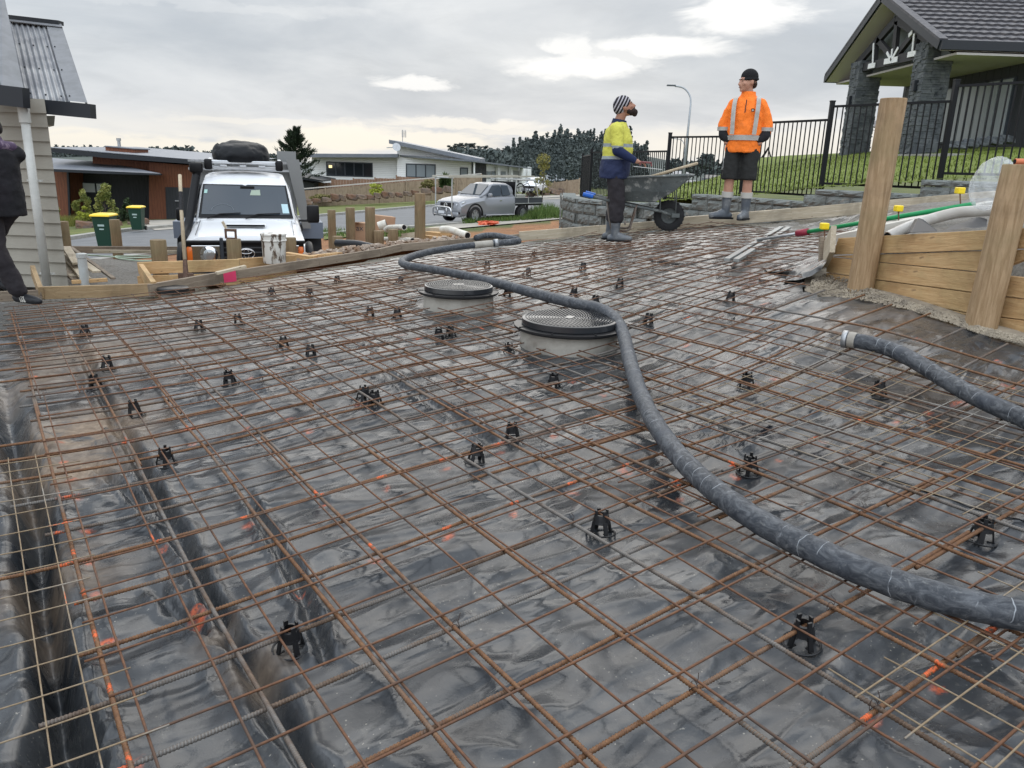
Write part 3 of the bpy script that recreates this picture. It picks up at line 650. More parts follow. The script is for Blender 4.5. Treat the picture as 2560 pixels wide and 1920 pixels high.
# ================================================================ SETTING
def edge(n, f=.0): return n
fx = np.arange(-8.5, 9.01, .14); fy = np.arange(-1.5, 17, .14)
xs = np.r_[-420, -250, -140, -90, -60, -42, -32, -25, -20, -16, -13, -11, -9.5, fx, 10, 11.5, 13, 15, 18, 22, 28, 36, 50, 80, 130, 230, 420]
ysg = np.r_[-30, -12, -5, -3, fy, 18, 19, 20, 21.5, 23, 25, 27, 29, 31, 33, 35.5, 38, 41, 44, 48, 52, 57, 63, 70, 78, 90, 110, 140, 200, 300, 450]
XX, YY = np.meshgrid(xs, ysg)
def segdist(X, Y, poly):
    d = np.full(X.shape, 1e9)
    for i in range(len(poly)):
        a, c = np.array(poly[i][:2]), np.array(poly[(i+1) % len(poly)][:2]); ab = c-a; q = ab@ab+1e-9
        t = np.clip(((X-a[0])*ab[0]+(Y-a[1])*ab[1])/q, 0, 1); d = np.minimum(d, np.hypot(X-a[0]-t*ab[0], Y-a[1]-t*ab[1]))
    return d
SUBPOLY = SHEETPOLY
ins = inpoly(XX, YY, SUBPOLY); dd = segdist(XX, YY, SUBPOLY); dd = np.where(ins, 0, dd)
zst = zr(XX, YY)+.10*(fbm(XX*.5, YY*.5, 3)-.5)*np.clip((30-YY)/10, 0, 1)
zin = S(np.clip(XX, -6.5, 5.6), np.clip(YY, -.5, 11.5))-np.where(ins, .15, .085)
zo = np.maximum(zst, zin-.30-.75*np.maximum(dd-.25, 0))
grav = (XX < -4.45) & (YY < 12.6) & (YY > 7); zo = np.where(grav & ~ins, -.36+.02*fbm(XX*3, YY*3, 3), zo)
# filled ground behind the timber wall at right, and the bed below the block wall
fill = (XX > 2.55+.0*YY) & (XX+.32*YY > 4.75) & (YY > 2.5) & (YY < 9.3)
zo = np.where(fill & ~ins, np.clip(.86+.09*(XX-3)+.02*(YY-5), .8, 1.25), zo)
bed = (YY > 9.3) & (XX > 1.0) & (YY < 15) & ~ins; zo = np.where(bed, np.maximum(zin-.25-.12*dd, -.2), zo)
din = np.where(ins, segdist(XX, YY, SUBPOLY), 0); zin = np.where(ins & (din > .25), zin-.35, zin)
k = np.clip((dd-.22)/.14, 0, 1); ZZ = np.where(ins, zin, zin*(1-k)+zo*k)
ZZ = np.where(ins & (dd > -1) & (TD.x*XX+TD.y*YY < -.1), ZZ-np.clip((-.1-(TD.x*XX+TD.y*YY))*.5, 0, .3)-.05, ZZ)
gm = MB(); gm.grid([[(float(XX[i, j]), float(YY[i, j]), float(ZZ[i, j])) for j in range(len(xs))] for i in range(len(ysg))])
ground = gm.build('ground', smooth=True); ground['kind'] = 'structure'
def polyw(pts): return [tuple(R_(u, v))[:2] for u, v in pts]
xf, yf = XX.ravel(), YY.ravel()
gravel_a = np.where(grav.ravel() | (fill.ravel()), 1.0, np.where((yf < 13.5) & (dd.ravel() < .5), .75, 0.0))
dirt_poly = polyw([(1016, 500), (1110, 488), (1240, 474), (1262, 520), (900, 540), (640, 545), (700, 505), (905, 505)])
dd_a = np.maximum(inpoly(xf, yf, dirt_poly), (yf < 27)*1.0)*(1-gravel_a)
setattr_pts(ground.data, 'gravel', gravel_a); setattr_pts(ground.data, 'dirt', dd_a.astype(float))
m = bpy.data.materials.new('ground_cover'); m.use_nodes = True; t = NB(m.node_tree); p = m.node_tree.nodes['Principled BSDF']
tc = t.node('ShaderNodeTexCoord').outputs['Object']
gr = t.mix(t.ramp(t.noise(tc, .35, 6, .65), .35, .65), (.060, .085, .018), (.13, .135, .032)); gr = t.mix(t.ramp(t.noise(tc, 7, 5, .7), .45, .7, 0, .6), gr, (.035, .05, .014))
di = t.mix(t.ramp(t.noise(tc, 1.6, 6, .65, .6), .35, .65), (.30, .135, .05), (.19, .085, .035)); di = t.mix(t.ramp(t.noise(tc, 10, 5, .7), .5, .75, 0, .6), di, (.38, .22, .11))
vo = t.node('ShaderNodeTexVoronoi'); t.put(vo, 'Vector', tc); vo.inputs['Scale'].default_value = 26
gv = t.mix(t.ramp(t.noise(tc, 30, 4, .7), .3, .7), (.075, .068, .058), (.21, .195, .17)); gv = t.mix(t.ramp(vo.outputs['Distance'], .0, .6, .0, .5), gv, (.30, .28, .25))
gv = t.mix(t.ramp(t.noise(tc, 1.1, 3, .6), .45, .65, 0, .5), gv, (.10, .075, .05))
a1 = t.node('ShaderNodeAttribute'); a1.attribute_name = 'dirt'; a2 = t.node('ShaderNodeAttribute'); a2.attribute_name = 'gravel'
c = t.mix(a1.outputs['Fac'], gr, di); c = t.mix(a2.outputs['Fac'], c, gv); t.put(p, 'Base Color', c); p.inputs['Roughness'].default_value = .95
bn = t.node('ShaderNodeBump'); bn.inputs['Strength'].default_value = 1; bn.inputs['Distance'].default_value = .04; t.put(bn, 'Height', t.math('ADD', t.noise(tc, 18, 5, .7), t.noise(tc, 2.5, 4, .6))); t.put(p, 'Normal', bn.outputs[0])
ground.data.materials.append(m)
ASPH = mat('asphalt', (.115, .12, .125), .75, var=(.15, .155, .16), vs=1.2, var2=(.19, .19, .19), v2s=60, v2cut=(.55, .7), bump=.4, bs=90)
KERBC = mat('kerb_concrete', (.34, .33, .30), .85, var=(.25, .24, .215), vs=3, bump=.3, bs=30)
PATHC = mat('path_concrete', (.37, .34, .29), .85, var=(.27, .25, .215), vs=1.2, bump=.3, bs=30)
GRASS = mat('lawn_grass', (.105, .145, .020), .9, var=(.18, .215, .036), vs=9, vcut=(.35, .65), bump=2.5, bs=26, var2=(.055, .085, .012), v2s=30, v2cut=(.52, .66))
def strip(name, A, B, m, dz=.012, n=24, kind='structure', thick=0):
    a = smoothpath([R_(u, v) for u, v in A], 6); c = smoothpath([R_(u, v) for u, v in B], 6)
    def rs(L, n):
        ds = [0]
        for i in range(1, len(L)): ds.append(ds[-1]+(L[i]-L[i-1]).length)
        out = []
        for k in range(n+1):
            s = ds[-1]*k/n; i = min(max(int(np.searchsorted(ds, s)), 1), len(L)-1); f = (s-ds[i-1])/(ds[i]-ds[i-1]+1e-9); out.append(L[i-1].lerp(L[i], f))
        return out
    a, c = rs(a, n), rs(c, n); rows = []
    for q, r in zip(a, c): rows.append([q.lerp(r, k/6)+Vector((0, 0, dz)) for k in range(7)])
    o = MB().grid(rows).build(name, m, smooth=True); o['kind'] = kind; return o, a, c
far_e = [(60, 531), (147, 521), (275, 502), (420, 489), (669, 471), (894, 450), (1010, 441), (1127, 433), (1239, 427), (1420, 417)]
near_e = [(40, 600), (147, 575), (400, 545), (708, 508), (905, 492), (1040, 480), (1158, 466), (1240, 452), (1330, 440), (1480, 428)]
road, fe, ne = strip('road', far_e, near_e, ASPH, .03, 60)
def kerb(line, name, w=.16, h=.11, off=1):
    mb = MB(); L = [v+Vector((0, 0, .03)) for v in line]
    for i in range(len(L)-1):
        d = (L[i+1]-L[i]).normalized(); s_ = Vector((-d.y, d.x, 0))*w*off
        mb.add([L[i], L[i]+s_, L[i]+s_+Vector((0, 0, h)), L[i]+Vector((0, 0, h)), L[i+1], L[i+1]+s_, L[i+1]+s_+Vector((0, 0, h)), L[i+1]+Vector((0, 0, h))], [(3, 2, 6, 7), (0, 3, 7, 4), (1, 5, 6, 2)])
    o = mb.build(name, KERBC); o['kind'] = 'structure'; return o
kerb(fe, 'road_kerb', .32, .13, 1); kerb(ne, 'road_kerb', .3, .1, -1)
strip('footpath', [(905, 497), (960, 489), (1098, 472), (1180, 466.5), (1240, 463)], [(905, 505), (973, 497), (1118, 484), (1200, 476), (1250, 471)], PATHC, .05, 20)
strip('driveway', [(305, 486), (312, 478), (405, 476), (470, 474)], [(335, 499.5), (345, 499), (410, 494), (470, 489)], PATHC, .05, 14)
strip('driveway', [(1150, 424), (1180, 423), (1250, 421)], [(1165, 432), (1200, 431), (1262, 427)], PATHC, .05, 8)
strip('grass_verge', [(640, 438), (760, 430), (899, 419), (1040, 414)], [(640, 470.5), (669, 468.5), (894, 447.5), (1127, 431)], mat('verge_grass', (.085, .115, .022), .9, var=(.15, .15, .04), vs=1.2, bump=2, bs=12, var2=(.05, .07, .015), v2s=9), .06, 30)
strip('grass_verge', [(700, 512), (905, 493.5), (1040, 481), (1158, 467), (1240, 453)], [(700, 520), (905, 497), (960, 490), (1098, 473), (1240, 463.5)], mat('verge_grass', (0, 0, 0)), .045, 30)
strip('grass_verge', [(110, 505), (180, 497), (262, 488), (320, 484)], [(110, 526), (160, 518), (262, 501.5), (310, 498)], mat('verge_grass', (0, 0, 0)), .05, 14)
# ---------------------------------------------------------------- lawn on the right
LP = [(1.85, 20.56, .5), (1.92, 24.66, .3), (3.01, 16.27, .72), (4.12, 14.76, .9), (4.94, 13.05, 1.12), (6.05, 11.54, 1.3), (7.3, 9.9, 1.45), (9.5, 8.2, 1.7), (9.6, 23.55, 1.86), (10.49, 20.98, 1.93), (12, 18.7, 2.05), (9, 30, 1.8), (15, 14, 2.2), (16, 28, 2.2)]
for u, v, d in ((1710, 351, 24), (1640, 365, 24), (1527, 392, 22)): q = P(u, v, d); LP.append((q.x, q.y, q.z))
Lc = np.array(LP)[:, :2]; nl = len(LP); KL = _k(np.linalg.norm(Lc[:, None]-Lc[None], axis=2))+np.eye(nl)*.3; PL = np.c_[np.ones(nl), Lc]
wl = np.linalg.solve(np.block([[KL, PL], [PL.T, np.zeros((3, 3))]]), np.r_[np.array(LP)[:, 2], 0, 0, 0])
def LAWN(x, y):
    x = np.asarray(x, float); y = np.asarray(y, float); r = np.hypot(x[..., None]-Lc[:, 0], y[..., None]-Lc[:, 1]); return _k(r)@wl[:nl]+wl[nl]+wl[nl+1]*x+wl[nl+2]*y
LPOLY = [(1.3, 20.7), (1.3, 17.2), (1.6, 15.9), (2.3, 15.45), (3.05, 15.7), (3.95, 14.4), (4.75, 12.75), (5.85, 11.2), (7.1, 9.6), (9.2, 7.9), (17, 6), (17, 31), (9, 31), (6.6, 25.7), (5.6, 24.2), (2.2, 26), (1.4, 25)]
lx = np.arange(1, 17.1, .2); ly = np.arange(6, 31.2, .2); LX, LY = np.meshgrid(lx, ly); LZ = LAWN(LX, LY)+.05*(fbm(LX*1.5, LY*1.5, 3)-.5)
li = inpoly(LX, LY, LPOLY); ld = segdist(LX, LY, LPOLY); LZ = np.where(li, LZ, LZ-2.5*ld)
keep = li | (ld < .9); front = (LX+LY*.85 < 17.6) & ~li; keep &= ~(front & (LY < 20.5)); keep &= ~((LX < 1.6) & ~li)
mb = MB(); ii = -np.ones(LX.shape, int); kf = keep[:-1, :-1] & keep[1:, :-1] & keep[:-1, 1:] & keep[1:, 1:]
us = np.zeros(LX.shape, bool)
for a_, b_ in ((0, 0), (1, 0), (0, 1), (1, 1)): us[a_:a_+kf.shape[0], b_:b_+kf.shape[1]] |= kf
ii[us] = np.arange(us.sum()); I, J = np.nonzero(kf)
mb.add(np.stack([LX[us], LY[us], LZ[us]], 1).tolist(), np.stack([ii[I, J], ii[I, J+1], ii[I+1, J+1], ii[I+1, J]], 1).tolist())
o = mb.build('lawn', GRASS, smooth=True); o['kind'] = 'structure'
# grass blades on the lawn and verges
mb = MB(); rr = random.Random(5)
def blade(mb, p, h, w=.01):
    a = rr.random()*6.28; l = Vector((math.cos(a), math.sin(a), 0)); b2 = rr.random()*6.28; t_ = Vector((math.cos(b2), math.sin(b2), 0))*h*.4
    mb.add([p-l*w, p+l*w, p+t_+Vector((0, 0, h))], [(0, 1, 2)])
cnt = 0
while cnt < 15000:
    x_, y_ = rr.uniform(1.3, 11), rr.uniform(9, 26)
    if inpoly(np.array(x_), np.array(y_), LPOLY): blade(mb, Vector((x_, y_, float(LAWN(x_, y_))-.02)), rr.uniform(.03, .08), .012); cnt += 1
tag(mb.build('lawn_blades', GRASS), 'short green grass on the bank behind the black fence', 'grass', kind='stuff')
WEED = mat('weeds', (.055, .105, .02), .8, var=(.12, .17, .04), vs=6); WEEDY = mat('dry_weeds', (.24, .20, .08), .85, var=(.12, .13, .04), vs=6)
mb = MB()
for k_ in range(5200):
    f = rr.random(); u = 1000+f*262; v = (482-f*24)+rr.uniform(-3, 9)*(.4+f); q = R_(u, v); hh_ = (.25+.6*max(0, math.sin(f*9+2))*f)*rr.uniform(.5, 1.3); blade(mb, q, hh_, .022)
for k_ in range(900):
    q = R_(rr.uniform(690, 905), rr.uniform(500, 514)); blade(mb, q, rr.uniform(.1, .3), .02)
tag(mb.build('roadside_weeds', WEED), 'green weeds growing between the road and the footpath', 'weeds', kind='stuff')
# ---------------------------------------------------------------- leafy plants
def leafball(mb, c, r, n, s=.05, rnd=rr, flat=1.0, hollow=.35):
    c = Vector(c)
    for _ in range(n):
        while True:
            d = Vector((rnd.uniform(-1, 1), rnd.uniform(-1, 1), rnd.uniform(-1, 1)))
            if hollow < d.length < 1: break
        q = c+Vector((d.x*r[0], d.y*r[1], d.z*r[2])); a = Vector((rnd.uniform(-1, 1), rnd.uniform(-1, 1), rnd.uniform(-1, 1))).normalized(); b_ = a.cross(Vector((rnd.uniform(-1, 1), rnd.uniform(-1, 1), rnd.uniform(-1, 1)))).normalized()
        z = s*rnd.uniform(.6, 1.4); mb.add([q-a*z, q+b_*z*.45, q+a*z, q-b_*z*.45], [(0, 1, 2, 3)])
LEAFY = mat('shrub_leaf_yellow', (.11, .14, .03), .6, var=(.27, .27, .07), vs=2.5, vcut=(.4, .6)); LEAFD = mat('shrub_leaf_dark', (.018, .035, .012), .6, var=(.04, .065, .02), vs=2)
CONIF = mat('conifer_needles', (.012, .022, .012), .8, var=(.028, .045, .018), vs=1.5); BARK = mat('bark', (.09, .065, .045), .9, var=(.16, .13, .10), vs=8, bump=1)
def tree(name, base, label, cat, clumps, trunk, mleaf, n, s, group=None, limbs=True):
    base = Vector(base); root = empty(name, base, 0, label, cat, group); mb = MB()
    h = trunk[1]; lean = trunk[2] if len(trunk) > 2 else 0
    tp = [Vector((lean*k*k*h, 0, h*k)) for k in (0, .3, .6, 1)]; mb.tube(tp, [trunk[0], trunk[0]*.8, trunk[0]*.6, trunk[0]*.3], 7)
    for c, r in clumps:
        c = Vector(c); st = tp[1].lerp(tp[3], min(1, max(0, (c.z-h*.35)/h))); mb.tube([st, st.lerp(c, .6)+Vector((0, 0, -.1*r[2])), c], [trunk[0]*.4, trunk[0]*.25, trunk[0]*.1], 5)
    mb.build('trunk', BARK, root); mb = MB()
    tot = sum(r[0]*r[1]*r[2] for _, r in clumps)
    for c, r in clumps: leafball(mb, c, r, int(n*(r[0]*r[1]*r[2])/tot)+30, s)
    mb.build('crown', mleaf, root); return root
def px(d): return d/1670.0
def shrub(u, v, d, hpx, wpx, mleaf, label, seed, n=1500, cat='shrub', name='garden_shrub', group=None):
    b0 = P(u, v, d); h = hpx*px(d); w = wpx*px(d)/2; R = random.Random(seed); cl = []
    for _ in range(15):
        f = R.random(); cl.append(((R.uniform(-.8, .8)*w*(1.15-f*.7), R.uniform(-.6, .6)*w, h*(.25+.68*f)), (w*R.uniform(.22, .42), w*.35, h*R.uniform(.07, .15))))
    return tree(name, b0, label, cat, cl, (.03, h*.8), mleaf, n, .05*d/35, group)
shrub(187, 492, 44, 78, 42, LEAFY, 'yellow green loose shrub in front of the dark recess window', 1, 1700)
shrub(232, 495, 42, 95, 50, LEAFY, 'tallest yellow green shrub beside the green rubbish bins', 2, 2300)
shrub(278, 492, 45, 60, 34, LEAFD, 'dark green bush to the right of the tall yellow shrub', 3, 1500)
shrub(180, 487, 43, 42, 26, mat('lime_leaf', (.26, .30, .03), .6, var=(.38, .40, .06), vs=3), 'lime green rounded bush low in the left garden bed', 4, 1200)
shrub(118, 480, 43, 66, 26, LEAFY, 'yellow green shrub half hidden by the weatherboard corner', 5, 900)
mb = MB()
for k_ in range(2600):
    q = P(rr.uniform(118, 178), 489+rr.uniform(-2, 3), rr.uniform(42, 45)); blade(mb, q-Vector((0, 0, .4)), rr.uniform(.4, 1.1), .03)
tag(mb.build('bed_grasses', mat('bed_grass', (.22, .21, .05), .8, var=(.12, .15, .03), vs=3)), 'yellowish tufted grasses filling the left garden bed', 'grasses', kind='stuff')
# rocks
ORD = 'first second third fourth fifth sixth seventh eighth ninth tenth eleventh twelfth thirteenth fourteenth fifteenth sixteenth seventeenth'.split()
ROCK = mat('field_rock', (.13, .10, .08), .9, var=(.20, .13, .085), vs=1.6, bump=1.5, bs=6, var2=(.24, .22, .20), v2s=2.5, v2cut=(.58, .7)); ROCKB = mat('rock_brown', (.16, .085, .05), .9, var=(.10, .08, .07), vs=2, bump=1.5, bs=6)
def rock(u, v, d, wpx_, hpx_, m, label, group, seed):
    R = random.Random(seed); c = P(u, v, d); w = wpx_*px(d)/2*R.uniform(.8, 1.05); h = hpx_*px(d)*(.72 if d > 60 else .9)*R.uniform(.8, 1.1)
    bm = bmesh.new(); bmesh.ops.create_icosphere(bm, subdivisions=3, radius=1)
    o3 = [R.random()*20 for _ in range(3)]
    for vv in bm.verts:
        q = vv.co; f = .75+.5*float(fbm(np.array(q.x*1.3+o3[0]+q.z), np.array(q.y*1.3+o3[1]-q.z), 3)); pl = max(abs(q.x+.3*q.y), abs(q.y-.2*q.z), abs(q.z+.2*q.x)); f *= .8/max(pl, .55)
        vv.co = Vector((q.x*f*w, q.y*f*w*.8, q.z*f*h*.55+h*.35))
    me = bpy.data.meshes.new('boulder'); bm.to_mesh(me); bm.free(); me.materials.append(m)
    o = bpy.data.objects.new('boulder', me); COL.objects.link(o); o.location = c; o.rotation_euler = (0, 0, R.random()*.5); return tag(o, label, 'boulder', group)
RL = ['broad brown boulder in the left garden', 'large squared brown boulder left of the yellow lidded bin', 'grey brown boulder behind the post by the bin', 'small boulder beside the squared one', 'pointed pale boulder left of the far green bin', 'low boulder at the right end of the left garden']
for i, (u, v, w, h) in enumerate([(184, 493, 42, 20), (223, 494, 28, 28), (252, 493, 26, 22), (207, 488, 20, 14), (312, 484, 29, 22), (284, 490, 18, 14)]): rock(u, v, 40+i*.3, w, h, [ROCKB, ROCK][i % 2], RL[i], 'boulders edging the left garden', i)
RP = [(660,441,30,20,0),(684,438,24,16,1),(706,436,22,18,0),(724,434,22,24,1),(740,433,15,20,0),(760,431,26,18,1),(782,430,26,18,0),(800,430,20,14,1),(815,428,20,24,0),(832,427,18,24,1),(846,426,16,20,0),(862,425,22,18,1),(880,423,24,18,0),(897,421,18,16,1),(920,420,26,24,0),(945,417,24,22,1),(968,415,22,20,0)]
for i, (u, v, w, h, mi) in enumerate(RP): rock(u, v, 66, w, h, [ROCK, ROCKB][mi], ORD[i]+' boulder from the left in the row along the paling fence', 'boulders along the paling fence', 20+i)
for i, (u, v, w, h) in enumerate([(1150, 423, 26, 14), (1175, 421, 30, 16), (1200, 420, 34, 22), (1222, 419, 30, 18), (1186, 413, 30, 14)]): rock(u, v, 92, w, h, ROCK, ['leftmost pale boulder of the heap by the far fence', 'second pale boulder of the heap by the far fence', 'widest pale boulder of the heap by the far fence', 'rightmost pale boulder of the heap by the far fence', 'top pale boulder of the heap by the far fence'][i], 'boulder heap by the far fence', 50+i)
shrub(702, 437, 67, 22, 60, WEEDY, 'dry yellowish tussock growing over the boulders at left', 11, 1200, 'tussock', 'tussock')
shrub(815, 428, 67.5, 30, 60, mat('lime_leaf', (0, 0, 0)), 'lime green tussock behind the middle of the boulder row', 12, 900, 'tussock', 'tussock')
shrub(925, 418, 67.5, 30, 40, WEEDY, 'dry tussock behind the tall timber post', 13, 900, 'tussock', 'tussock')
# cabbage tree
def spiky(u, v, d, hpx, wpx, label, seed):
    b0 = P(u, v, d); R = random.Random(seed); h = hpx*px(d); w = wpx*px(d)/2; root = empty('cabbage_tree', b0, 0, label, 'cabbage tree'); MB().tube([(0, 0, 0), (0, 0, h*.45)], [.12, .09], 7).build('trunk', BARK, root); mb = MB()
    for _ in range(520):
        a = R.random()*6.28; e = R.uniform(-.5, 1.4); c = Vector((0, 0, h*R.choice((.3, .38, .45)))); d_ = Vector((math.cos(a)*math.cos(e), math.sin(a)*math.cos(e), math.sin(e))); L = w*R.uniform(.7, 1.15); s_ = d_.cross(Vector((0, 0, 1))).normalized()*.05
        mid = c+d_*L*.6; tip = c+d_*L-Vector((0, 0, L*.15*(1.2-e))); mb.add([c-s_, c+s_, mid+s_, tip, mid-s_], [(0, 1, 2, 3, 4)])
    mb.build('crown', mat('spiky_leaf', (.05, .085, .03), .6, var=(.11, .15, .05), vs=1.5), root)
spiky(963, 414, 68, 52, 38, 'spiky cabbage tree growing behind the fence above the silver ute', 1)
spiky(1003, 412, 76, 38, 26, 'smaller spiky cabbage tree by the white house door', 2)
# conifer
def conifer(u, v, d, hpx, wpx, label, n=7000, seed=4):
    b0 = P(u, v, d); R = random.Random(seed); h = hpx*px(d); w = wpx*px(d)/2*1.35; root = empty('conifer_tree', b0, 0, label, 'conifer'); MB().tube([(0, 0, 0), (0, 0, h*.95)], [.18, .03], 7).build('trunk', BARK, root); mb = MB()
    for i in range(120):
        f = (i+R.random())/120; z = h*(.05+.93*f); L = w*(1-f*.93)**.75*R.uniform(.6, 1.2); a = R.random()*6.28; rise = R.uniform(.25, .9)
        for k in range(int(n/120)):
            g = R.random()**.7; q = Vector((math.cos(a)*L*g, math.sin(a)*L*g, z+L*g*g*rise*.8)); j = .13*(1-g*.4)
            q += Vector((R.uniform(-j, j), R.uniform(-j, j), R.uniform(-j, j)))*1.4; dr = Vector((math.cos(a), math.sin(a), rise*1.4)).normalized()*.26+Vector((R.uniform(-.1, .1), R.uniform(-.1, .1), R.uniform(-.05, .16)))
            s_ = Vector((R.uniform(-1, 1), R.uniform(-1, 1), R.uniform(-1, 1)))*.05; mb.add([q-s_, q+s_, q+dr], [(0, 1, 2)])
    for k in range(500):
        q = Vector((R.gauss(0, .06), R.gauss(0, .06), h*R.uniform(.85, 1.03))); mb.add([q, q+Vector((.05, .02, 0)), q+Vector((R.uniform(-.15, .15), 0, .3))], [(0, 1, 2)])
    mb.build('crown', CONIF, root)
conifer(641, 392, 74, 106, 78, 'dark pointed conifer between the white ute and the white house', 8000)
# young street tree
yb = P(1170, 452, 44); r_t = empty('young_tree', yb, 0, 'slim young street tree with yellow green leaves left of the black fence', 'tree')
MB().tube([(0, 0, 0), (.03, 0, 1.4), (0, 0, 3.1)], [.035, .028, .012], 6).build('trunk', BARK, r_t)
mb = MB(); k44 = px(44)
for c, r, n in (((-.02, 0, 2.72), (.42, .4, .36), 420), ((.05, 0, 2.35), (.36, .3, .22), 220), ((-.25, 0, 1.55), (.28, .3, .22), 130), ((.28, 0, 1.45), (.26, .25, .2), 110), ((.2, 0, 1.05), (.22, .2, .18), 70), ((-.3, 0, 1.0), (.22, .2, .25), 90), ((0, 0, 1.9), (.18, .2, .3), 70)): leafball(mb, c, r, n, .06, hollow=.0)
mb.build('crown', mat('young_leaf', (.22, .20, .05), .6, var=(.32, .27, .07), vs=5, var2=(.10, .11, .03), v2s=6, v2cut=(.5, .6)), r_t)
# ---------------------------------------------------------------- distant hills and woods
HILLM = mat('hill_bush', (.075, .088, .082), 1, var=(.10, .115, .098), vs=.06, bump=1, bs=.6)  # hill tone lightened in the colour in place of distance haze
def ridge(name, prof, d, m, depth=120):
    rows = []
    for f, dz in ((0, 1.0), (.25, .8), (.6, .4), (1, 0)):
        rows.append([])
        for u, v in prof:
            q = P(u, v, d*(1-.0)); g = q*(1-(depth/d)*f); zb = zr(q.x, q.y); rows[-1].append(Vector((g.x, g.y, zb-2+(q.z-zb+2)*dz)))
    rows.insert(0, [Vector((a.x*1.2, a.y*1.2, -14)) for a in rows[0]])
    o = MB().grid(rows).build(name, m, smooth=True); o['kind'] = 'structure'
ridge('hills', [(60, 331), (130, 332), (200, 331), (300, 338), (360, 339), (430, 344), (520, 350), (620, 352), (700, 352)], 380, HILLM, 200)
ridge('hills', [(880, 352), (940, 342), (990, 334), (1030, 334), (1080, 336), (1120, 334), (1150, 326), (1200, 322), (1250, 320), (1300, 318), (1360, 326), (1400, 338), (1460, 350), (1520, 354), (1700, 356), (1900, 362)], 300, HILLM, 180)
FOR = mat('forest_crowns', (.072, .088, .086), 1, var=(.115, .134, .122), vs=.25)  # far foliage lightened in the colour to stand in for haze
def fartree(mb, q, h, w, R, n=26, s0=.10, s1=.30):
    for _ in range(n):
        f = R.random(); a = R.random()*6.28; r = w*(1-f*.85)*R.uniform(.2, 1); c = q+Vector((math.cos(a)*r, math.sin(a)*r*.6, h*(.15+.85*f))); s = h*.25*R.uniform(s0, s1)*2.2
        v1 = Vector((R.uniform(-1, 1), R.uniform(-1, 1), R.uniform(-1, 1))).normalized()*s; v2 = v1.cross(Vector((R.uniform(-1, 1), R.uniform(-1, 1), R.uniform(-1, 1)))).normalized()*s; mb.add([c-v1, c+v2, c+v1, c-v2], [(0, 1, 2, 3)])
mb = MB(); R = random.Random(9)
def profv(prof, u): return float(np.interp(u, [p_[0] for p_ in prof], [p_[1] for p_ in prof]))
PR = [(1100, 345), (1130, 334), (1150, 326), (1200, 322), (1250, 318), (1300, 316), (1360, 324), (1385, 336), (1420, 350)]
for i in range(900):
    f = R.random()**.9; u = R.uniform(1105, 1395); v = profv(PR, u)+f*75; d = 285-f*150; q = P(u, v, d); h = R.uniform(7, 12)*d/280; fartree(mb, q-Vector((0, 0, h*.4)), h*R.uniform(.8, 1.15), h*.2, R, 150, .035, .10)
for i in range(260):
    u = R.uniform(965, 1140); f = R.random(); v = profv([(960, 337), (1140, 335)], u)+4+f*12; fartree(mb, P(u, v, 280-f*50)-Vector((0, 0, 3)), R.uniform(4, 7), 2.2, R, 16)
tag(mb.build('hill_forest', FOR), 'dark pine forest covering the hill behind the houses', 'forest', kind='stuff')
mb = MB()
for i in range(420):
    u = R.uniform(95, 620); v = profv([(60, 332), (130, 333), (200, 333), (240, 336), (300, 340), (360, 338), (430, 343), (620, 352)], u)+R.random()*4; h = R.uniform(2.5, 6)*(1.3 if 325 < u < 420 else 1); fartree(mb, P(u, v, 365)-Vector((0, 0, h*.3)), h, h*.55, R, 20)
tag(mb.build('ridge_trees', FOR), 'line of distant trees along the skyline behind the brown house', 'forest', kind='stuff')
# umbrella pines on the skyline
def umb_pine(h, w, seed):
    R = random.Random(seed); root = empty('tall_pine', (0, 0, 0)); mb = MB(); mb.tube([(0, 0, 0), (.2, 0, h*.5), (0, 0, h*.95)], [.35, .25, .1], 5)
    cl = []
    for k in range(8):
        f = R.uniform(.5, 1); cl.append(Vector((R.uniform(-1, 1)*w*(1.25-f), R.uniform(-.5, .5)*w, h*f)))
        mb.tube([(0, 0, h*(f-.15)), cl[-1]], [.14, .06], 4)
    mb.build('trunk', BARK, root); mb = MB()
    for c in cl: leafball(mb, c, (w*.42, w*.4, h*.055), 60, .9, R, hollow=0)
    mb.build('crown', FOR, root); return root
protos = [umb_pine(14, 4.5, 1), umb_pine(12, 4.2, 2), umb_pine(13, 5, 3)]; usedp = set()
for i, (u, v, s) in enumerate([(972, 332, .62), (984, 333, .85), (997, 333, .9), (1009, 333, .8), (1021, 334, .92), (1033, 334, .72), (1046, 335, .7), (1060, 335, .62), (1074, 336, .6), (1092, 337, .58), (1110, 337, .62)]):
    pr_ = protos[i % 3]
    o = pr_ if (i % 3) not in usedp else copy_tree(pr_); usedp.add(i % 3)
    o.location = P(u, v+2, 275); o.scale = (s*.52, s*.52, s*.36*1.0); o.rotation_euler = (0, 0, i*1.3)
    tag(o, ORD[i]+' bare stemmed pine from the left on the skyline above the white house roof', 'pine tree', 'pines along the skyline')
